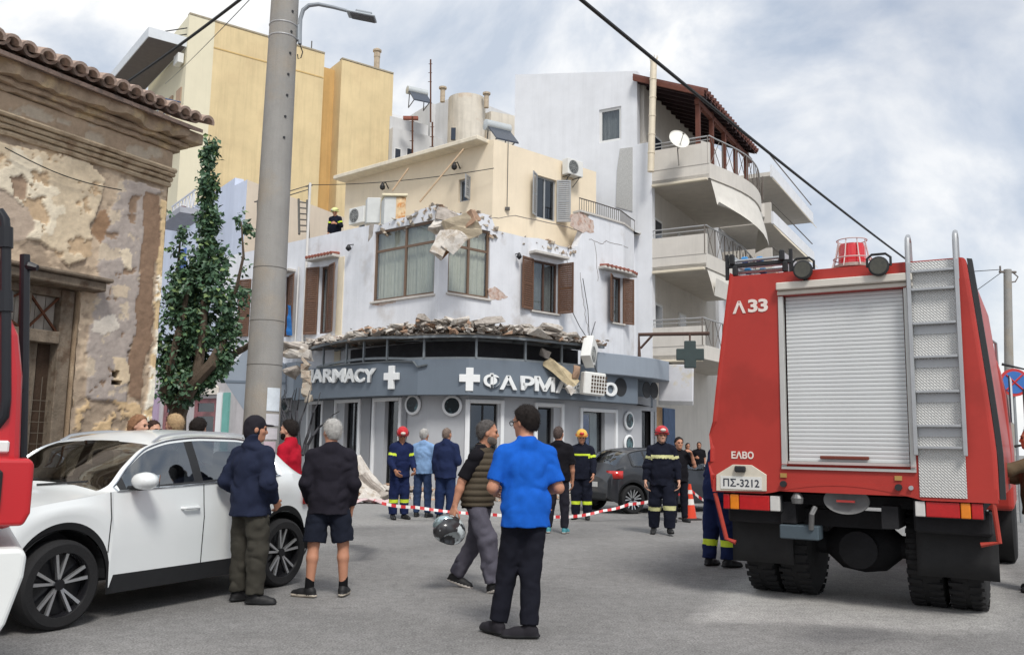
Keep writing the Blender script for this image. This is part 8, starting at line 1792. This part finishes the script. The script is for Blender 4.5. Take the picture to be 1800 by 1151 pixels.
    g = SDF(); g.ell((0, .012, .005), (.136, .174, .08)); g.cut((0, -1, 0), -.06); v_, F_ = g.mesh(.009); raw('visor', v_, F_, M('visor_silver', srgb(176, 196, 200), .15, .1, 4, metal=.6), hm)
    # 8 man in blue polo
    person('tall man in royal blue polo shirt and black trousers walking away in the foreground', G(921, 1118), 1.79, R(-16), .0085, lean=(0, .03), head=(-34, -6), arms={'l': ((-.34, -.05, -1), (.30, .85, -.12), (1, 0, -.3), .8), 'r': ((.32, -.10, -1), (-.30, .85, -.05), (-1, 0, -.3), .8)}, legs={'r': ((-.12, -.04, -1), (-.06, -.16, -1)), 'l': ((-.04, .2, -1), (-.2, -.02, -1))}, toes={'r': (-.95, .35, 0), 'l': (-.4, 1, 0)},
           top=dict(mat=cloth('royal_blue_polo', (26, 92, 190)), loose=.022, hem=.81, sleeve=.84, collar=.045, folds=.011, fs=7, name='polo_shirt'), bottom=trs('black_trousers', (26, 27, 36), loose=.016, flare=1.2), shoes=dict(mat=M('shoe_suede', srgb(34, 32, 38), .9, .2)), hair=dict(name='black', col=(34, 28, 26), th=.015), glasses=True, skin='tan', wide=1.02, belly=.01)
    # 9 black tee
    person('man in black t-shirt with teal soled shoes seen from behind near the dark hatchback', G(980, 937), 1.80, R(10), .0125, head=(14, 0), arms={'r': ((.2, .05, -1), (.02, .25, -1), (-1, .1, 0), .5), 'l': fwd_arm(-1)}, legs={'l': ((-.06, .06, -1), (-.1, -.05, -1))}, top=dict(mat=cloth('black_tee', (24, 23, 28)), loose=.034, hem=.84, sleeve=.95, collar=.05, name='t_shirt'), bottom=trs('charcoal_trousers', (38, 38, 46)), shoes=dict(mat=M('shoe_teal', srgb(70, 140, 150), .6, .2), sole=M('sole_white', (.7, .7, .65))), hair=dict(name='stubble', col=(92, 80, 76), th=.004), skin='tan')
    # 10 firefighter yellow helmet
    bk_b = dict(mat=hi_vis, arm=(.45, .62), leg=(.35, .5), chest=(.60, .68)); bk_t = dict(mat=BK, loose=.036, hem=.78, sleeve=1.96, collar=.06, folds=.011)
    person('firefighter in black gear with yellow helmet standing in front of the hatchback', V(at(1022, 905, 18.0).x, 18.0, 0), 1.78, R(192), .0125, head=(-8, -12), arms={'l': ((-.25, .15, -1), (-.05, .5, -.9), (1, 0, 0), .6), 'r': DOWN(1)}, top=bk_t, bottom=dict(mat=BK, loose=.036), shoes=boots, bands=bk_b, helmet=dict(mat=yel_h, badge=red_h, band=M('band_red', srgb(170, 40, 40), .5)), skin='tan')
    # 11 firefighter walking to camera
    person('firefighter in black gear and red and white helmet walking towards the viewer', G(1164, 939), 1.80, R(184), .012, head=(-6, -4), arms={'l': ((-.26, .05, -1), (-.1, .32, -1), (1, 0, 0), .8), 'r': ((.26, -.05, -1), (.12, .22, -1), (-1, 0, 0), .8)}, legs={'l': ((-.06, .22, -1), (.0, .02, -1)), 'r': ((.06, -.08, -1), (.03, -.22, -1))}, toes={'l': (-.1, 1, .1), 'r': (.2, 1, -.15)}, top=bk_t, bottom=dict(mat=BK, loose=.04), shoes=boots, bands=dict(mat=hi_grey, arm=(.40, .56), leg=(.12, .28), chest=(.58, .68)), helmet=dict(mat=red_h, badge=wht), skin='fair')
    # 12 person with phone
    person('dark-dressed person holding a phone to the ear behind the walking firefighter', V(at(1194, 905, 17.8).x, 17.8, 0), 1.68, R(170), .0135, head=(0, 0), arms={'l': ((-.5, .25, -.8), (.35, .35, .9), (1, 0, 0), .9), 'r': DOWN(1)}, top=dict(mat=cloth('black_tee', (24, 23, 28)), loose=.03, hem=.82, sleeve=.9, name='t_shirt'), bottom=trs('black_trousers', (26, 27, 36)), shoes=sh_b, hair=dict(name='black', col=(34, 28, 26), th=.016), skin='tan')
    # 13 far couple
    for k, (x, hgt, lab) in enumerate(((1209, 1.66, 'distant dark-haired person in black standing beyond the traffic cone'), (1229, 1.70, 'distant long-haired person in dark clothes right beside the other onlooker beyond the cone'))):
        person(lab, V(at(x, 800, 34).x, 34, 0), hgt, R(170 + 20 * k), .02, top=dict(mat=cloth('black_tee', (24, 23, 28)), loose=.03, hem=.8, sleeve=1.9 if k == 0 else .8), bottom=trs('black_trousers', (26, 27, 36)), shoes=sh_b, hair=dict(name='black', col=(34, 28, 26), th=.014, long=True), skin='tan', arms={'r': fwd_arm(1)} if k else None)
    # 14 firefighter half hidden by the engine
    person('firefighter in blue trousers with yellow leg bands stepping behind the fire engine', G(1262, 996), 1.78, R(64), .011, lean=(.04, .16), arms={'l': fwd_arm(-1), 'r': fwd_arm(1)}, legs={'r': ((.06, .16, -1), (.0, -.02, -1)), 'l': ((-.06, .0, -1), (.0, -.1, -1))}, toes={'r': (.1, 1, 0), 'l': (-.3, 1, 0)}, top=up_n, bottom=dict(mat=NV, loose=.034), shoes=boots, bands=dict(mat=hi_vis, leg=(.42, .60)), helmet=dict(mat=red_h, badge=wht), skin='tan')
    # 15 on the roof
    q = at(592, 363, 31.0); person('firefighter in dark gear and pale yellow helmet up on the roof terrace', V(q.x, q.y, 0), 1.76, R(195), .016, lean=(0, .15), head=(30, -20), arms={'l': fwd_arm(-1), 'r': DOWN(1)}, top=dict(mat=BK, loose=.036, hem=.78, sleeve=1.95), bottom=dict(mat=BK, loose=.03), shoes=boots, bands=dict(mat=hi_vis, arm=(.4, .6)), helmet=dict(mat=M('helmet_lime', srgb(216, 222, 150), .4, .1), badge=wht), skin='tan', z0=q.z - 1.84)
    # 16 onlookers behind the car
    for lab, x, Y, hgt, a, hr, tp in (('woman with long light brown hair looking over the roof of the white car', 240, 10.4, 1.74, 100, dict(name='light_brown', col=(150, 112, 84), th=.016, long=True), (70, 62, 70)),
                                     ('dark-haired onlooker with glasses just behind the white car roof', 266, 10.9, 1.69, 120, dict(name='brown', col=(64, 46, 40), th=.014), (60, 40, 46)),
                                     ('onlooker with short blond hair behind the white car roof rail', 306, 10.8, 1.77, -70, dict(name='blond', col=(186, 158, 122), th=.018), (90, 80, 84)),
                                     ('onlooker with full black hair behind the white car near the pole', 346, 11.4, 1.73, 20, dict(name='black', col=(34, 28, 26), th=.03), (36, 38, 52))):
        person(lab, V(at(x, 780, Y).x, Y, 0), hgt, R(a), .0125, hair=hr, top=dict(mat=cloth('onlooker_%d' % x, tp), loose=.03, hem=.82, sleeve=1.9), bottom=trs('dark_jean', (40, 42, 54)), shoes=sh_b, skin='fair', glasses=(x == 266))
    # 17 at the right edge beside the cab
    person('person in navy with olive sleeve reaching for the fire engine cab at the frame edge', V(at(1822, 860, 9.6).x, 9.6, 0), 1.76, R(-60), .012, arms={'l': ((-.2, .75, -.3), (-.1, 1, .25), (0, 0, -1), .6), 'r': ((.2, .6, -.6), (-.1, 1, -.05), (0, 0, -1), .6)}, top=dict(mat=cloth('olive_sleeve', (96, 84, 66)), loose=.03, hem=.8, sleeve=1.9), bottom=trs('navy_work', (36, 50, 84)), shoes=boots, hair=dict(name='black', col=(34, 28, 26), th=.014), skin='tan')
people()
# ------------------------------------------------------------------ debris of the collapsed parapet
con_l = M('debris_pale', srgb(208, 202, 194), .95, .25, 7, .7, 30, col2=srgb(180, 168, 154), c2scale=4, spec=.1)
con_g = M('debris_grey', srgb(174, 166, 158), .95, .3, 7, .7, 30, col2=srgb(146, 138, 130), c2scale=4, spec=.1)
con_b = M('debris_brick', srgb(176, 146, 124), .95, .3, 7, .7, 30, spec=.1)
def rough(mb, seed, amp=.03, sub=2):
    """break up hull facets: subdivide and push vertices by noise"""
    import bmesh
    bm = bmesh.new(); vs = [bm.verts.new(p) for p in mb.v]
    for f in mb.f:
        try: bm.faces.new([vs[i] for i in f])
        except ValueError: pass
    bmesh.ops.triangulate(bm, faces=bm.faces); bmesh.ops.subdivide_edges(bm, edges=bm.edges, cuts=sub, use_grid_fill=True); P = np.array([v.co[:] for v in bm.verts]); n = np.stack([fbm(P * 5 + seed + k * 7, 3) for k in range(3)], 1)
    for v, d in zip(bm.verts, n): v.co += Vector(d * amp)
    bm.verts.index_update(); o = MB(); o.add([v.co.copy() for v in bm.verts], [tuple(v.index for v in f.verts) for f in bm.faces]); bm.free(); return o
def debris():
    r_ = random.Random(21); meshes = []
    for k in range(14):
        mb = MB(); fl = k < 9; rock(mb, V(0, 0, 0), (1, r_.uniform(.5, .9), r_.uniform(.14, .24) if fl else r_.uniform(.5, .8)), rr=r_, n=14); mb = rough(mb, k, .07, 1); me = bpy.data.meshes.new('rubble_chunk'); me.from_pydata(mb.v, [], mb.f); me.materials.append((con_l, con_g, con_l, con_g, con_l if k < 9 else con_b)[k % 5]); meshes.append(me)
    def piece(name, c, s, rz, tilt, tilt2, me, lab, grp):
        o = bpy.data.objects.new(name, me); COL.objects.link(o); o.location = c; o.scale = (s, s, s); o.rotation_euler = (tilt, tilt2, rz); return tag(o, lab, 'rubble', grp)
    zd = 3.82 + .62 + .09
    # slabs lying on the canopy deck
    for k in range(84):
        x = r_.uniform(520, 1040); q = GF.px(x, 600, .4)[0]; o = r_.uniform(-.35, .8) if k < 70 else r_.uniform(.6, .95); hgt = .05 + .26 * math.exp(-((x - 800) / 150) ** 2) * r_.random() + .16 * r_.random()
        if x > 960: hgt *= .6
        p = GF.P(q, zd + hgt, o); piece('concrete_fragment', p, r_.uniform(.16, .46), r_.uniform(0, 6.3), r_.uniform(-.45, .45), r_.uniform(-.4, .4), meshes[k % 9], '%s %s slab %s of canopy %s' % ('flat' if abs(hgt) < .2 else 'raised', ('pale', 'grey', 'whitish', 'mid grey', 'light')[k % 9 % 5], 'on front' if o > .6 else 'in middle' if o > .1 else 'at back', next(n for lim, n in ((560, 'near the concrete pole'), (620, 'above the first sign letters'), (675, 'above the last letters before the small cross'), (720, 'above the small white cross'), (770, 'above the bent trim'), (810, 'left of the big white cross'), (850, 'above the big white cross'), (900, 'above the first Greek letters'), (950, 'above the middle Greek letters'), (1000, 'above the slumped beam'), (2000, 'beside the dangling unit')) if x < lim)), 'debris slabs on the canopy')
    mb = MB()
    for k in range(1700):
        x = r_.uniform(505, 1045); q = GF.px(x, 600, .4)[0]; o = r_.uniform(-.6, .98); s = r_.uniform(.03, .13); rock(mb, GF.P(q, zd + r_.uniform(-.03, .12) + (.22 * r_.random() if 640 < x < 960 else 0), o), (s, s * .8, s * .45), rz=r_.uniform(0, 6), tilt=r_.uniform(-.6, .6), rr=r_, mi=r_.choice((0, 0, 1, 1, 2)), n=7)
    tag(mb.build('small_rubble', [con_l, con_g, con_b]), 'small broken bits of plaster and brick strewn over the canopy', 'rubble', kind='stuff')
    # torn slab hanging at the corner window
    def lump(name, label, items, amp=.05, mats=con_l, seed=1):
        t = thing(name, label, 'rubble', at(items[0][0], items[0][1], items[0][2]))
        for i, (x, y, Y, rx, ry, rz_, a, b, m_) in enumerate(items):
            mb = MB(); rock(mb, V(0, 0, 0), (rx, ry, rz_), rr=random.Random(seed + i), n=16); mb = rough(mb, seed + i, amp, 2); T = Matrix.Translation(at(x, y, Y)) @ Matrix.Rotation(a, 4, 'Y') @ Matrix.Rotation(b, 4, 'X'); mb.build('slab_fragment', m_, t, T=T)
        return t
    lump('hanging_slab', 'big torn slab of parapet hanging over the corner of the curtained windows', [(812, 400, 25.0, .5, .12, .42, R(-25), R(20), M('slab_beige', srgb(196, 182, 158), .95, .25, 5, .6, 30)), (778, 425, 24.9, .22, .14, .55, R(22), R(-15), con_l), (800, 425, 24.8, .36, .14, .26, R(-50), R(10), con_l), (790, 380, 25.2, .42, .2, .2, R(10), 0, con_g), (770, 400, 25.1, .24, .16, .2, R(30), 0, con_l), (826, 385, 25.0, .2, .18, .24, R(60), .4, con_b), (785, 443, 24.85, .09, .06, .3, R(24), 0, M('splinter_brown', srgb(136, 96, 66), .9, .3, 8)), (838, 405, 25.1, .12, .1, .2, R(20), .3, con_l), (655, 415, 28.6, .1, .1, .4, 0, 0, con_g)][:-1], .06, seed=31)
    lump('hanging_masonry', 'grey masonry scrap hanging at the window edge under the terrace parapet', [(651, 412, 27.3, .09, .08, .34, R(8), 0, con_g)], .04, seed=51)
    lump('fallen_beam', 'broken beige beam of masonry slumped over the pharmacy sign lettering', [(986, 655, 25.6, .62, .14, .17, R(37), .2, M('beam_beige', srgb(196, 180, 148), .95, .3, 6, .7, 30)), (958, 622, 25.7, .18, .14, .12, R(20), 0, con_g), (1002, 684, 25.5, .16, .1, .1, R(45), 0, con_l), (1012, 655, 25.6, .12, .12, .2, R(15), 0, con_b)], .05, seed=61)
    lump('overhang_lump', 'lump of rubble on the torn end of the canopy by the concrete pole', [(522, 622, 25.9, .42, .3, .12, 0, 0, con_l), (518, 608, 26, .5, .35, .09, .1, 0, con_g), (540, 622, 25.7, .22, .2, .16, .3, 0, con_l), (512, 650, 26, .25, .2, .2, .6, 0, con_g)], .06, seed=71)
    # fallen pale slab leaning on the shop front, debris along the wall
    lump('leaning_slab', 'pale jagged slab of wall leaning against the shop front behind the bystanders', [(648, 838, 23.2, .6, .08, .2, R(48), R(-25), con_l), (655, 855, 23.0, .5, .1, .16, R(40), R(15), con_g), (640, 858, 22.9, .42, .1, .2, R(30), R(-10), con_l), (628, 866, 22.9, .3, .25, .14, .1, 0, con_b), (670, 872, 22.8, .3, .22, .12, 0, .2, con_g), (650, 872, 22.6, .26, .2, .12, .5, .3, con_l)], .10, seed=81)
    mb = MB()
    for k in range(520):
        x = r_.uniform(560, 1010); q = GF.px(x, 860)[0]; o = abs(r_.gauss(.9, .9)); s = r_.uniform(.04, .16) * (1 if o < 1.8 else .5); z = .14 if o < 1.5 else 0; rock(mb, GF.P(q, z + s * .3, o), (s, s * .8, s * .5), rz=r_.uniform(0, 6), tilt=r_.uniform(-.5, .5), rr=r_, mi=r_.randrange(3), n=8)
    tag(mb.build('street_rubble', [con_l, con_g, con_b]), 'scattered broken masonry along the foot of the shop wall', 'rubble', kind='stuff')
    for k in range(34):
        x = r_.uniform(600, 900); q = GF.px(x, 860)[0]; o = r_.uniform(.4, 2.2); p = GF.P(q, (.2 if o < 1.5 else .07), o); piece('rubble_chunk', p, r_.uniform(.14, .34), r_.uniform(0, 6.3), r_.uniform(-.4, .4), r_.uniform(-.3, .3), meshes[k % 14], '%s %s masonry chunk %s %s' % ('flat' if k % 14 < 9 else 'blocky', ('pale', 'grey', 'whitish', 'dark grey', 'brick-toned')[k % 14 % 5], 'against the shop wall' if o < .9 else 'on the pavement' if o < 1.5 else 'on the road edge', next(n for lim, n in ((650, 'by the leaning slab'), (700, 'behind the firefighter looking down'), (745, 'below the first porthole'), (790, 'behind the man in the hoodie'), (830, 'before the second porthole'), (2000, 'behind the man in the vest')) if x < lim)), 'debris chunks at the shop foot')
    # red and white debris sheet
    mb = MB(); c = gnd(640, 884); rows = [[c + V(-.7 + .14 * i, -.25 + .12 * j, .06 + .05 * math.sin(i * 1.3 + j * 2)) for j in range(5)] for i in range(11)]; mb.loft(rows, wrap=False); tag(mb.build('crumpled_sheet', M('sheet_pinkish', srgb(214, 190, 190), .7, .2, 6, col2=srgb(190, 60, 70), c2scale=3, c2pos=(.55, .6)), smooth=True), 'crumpled white and red sheet lying among the rubble on the road', 'sheet')
    ks = [GF.L[-1] * i / 14 for i in range(14)]; pavement('pavement', [tuple(GF.xy(k, 1.5)) for k in ks], [tuple(GF.xy(k, .0)) for k in ks])
debris()
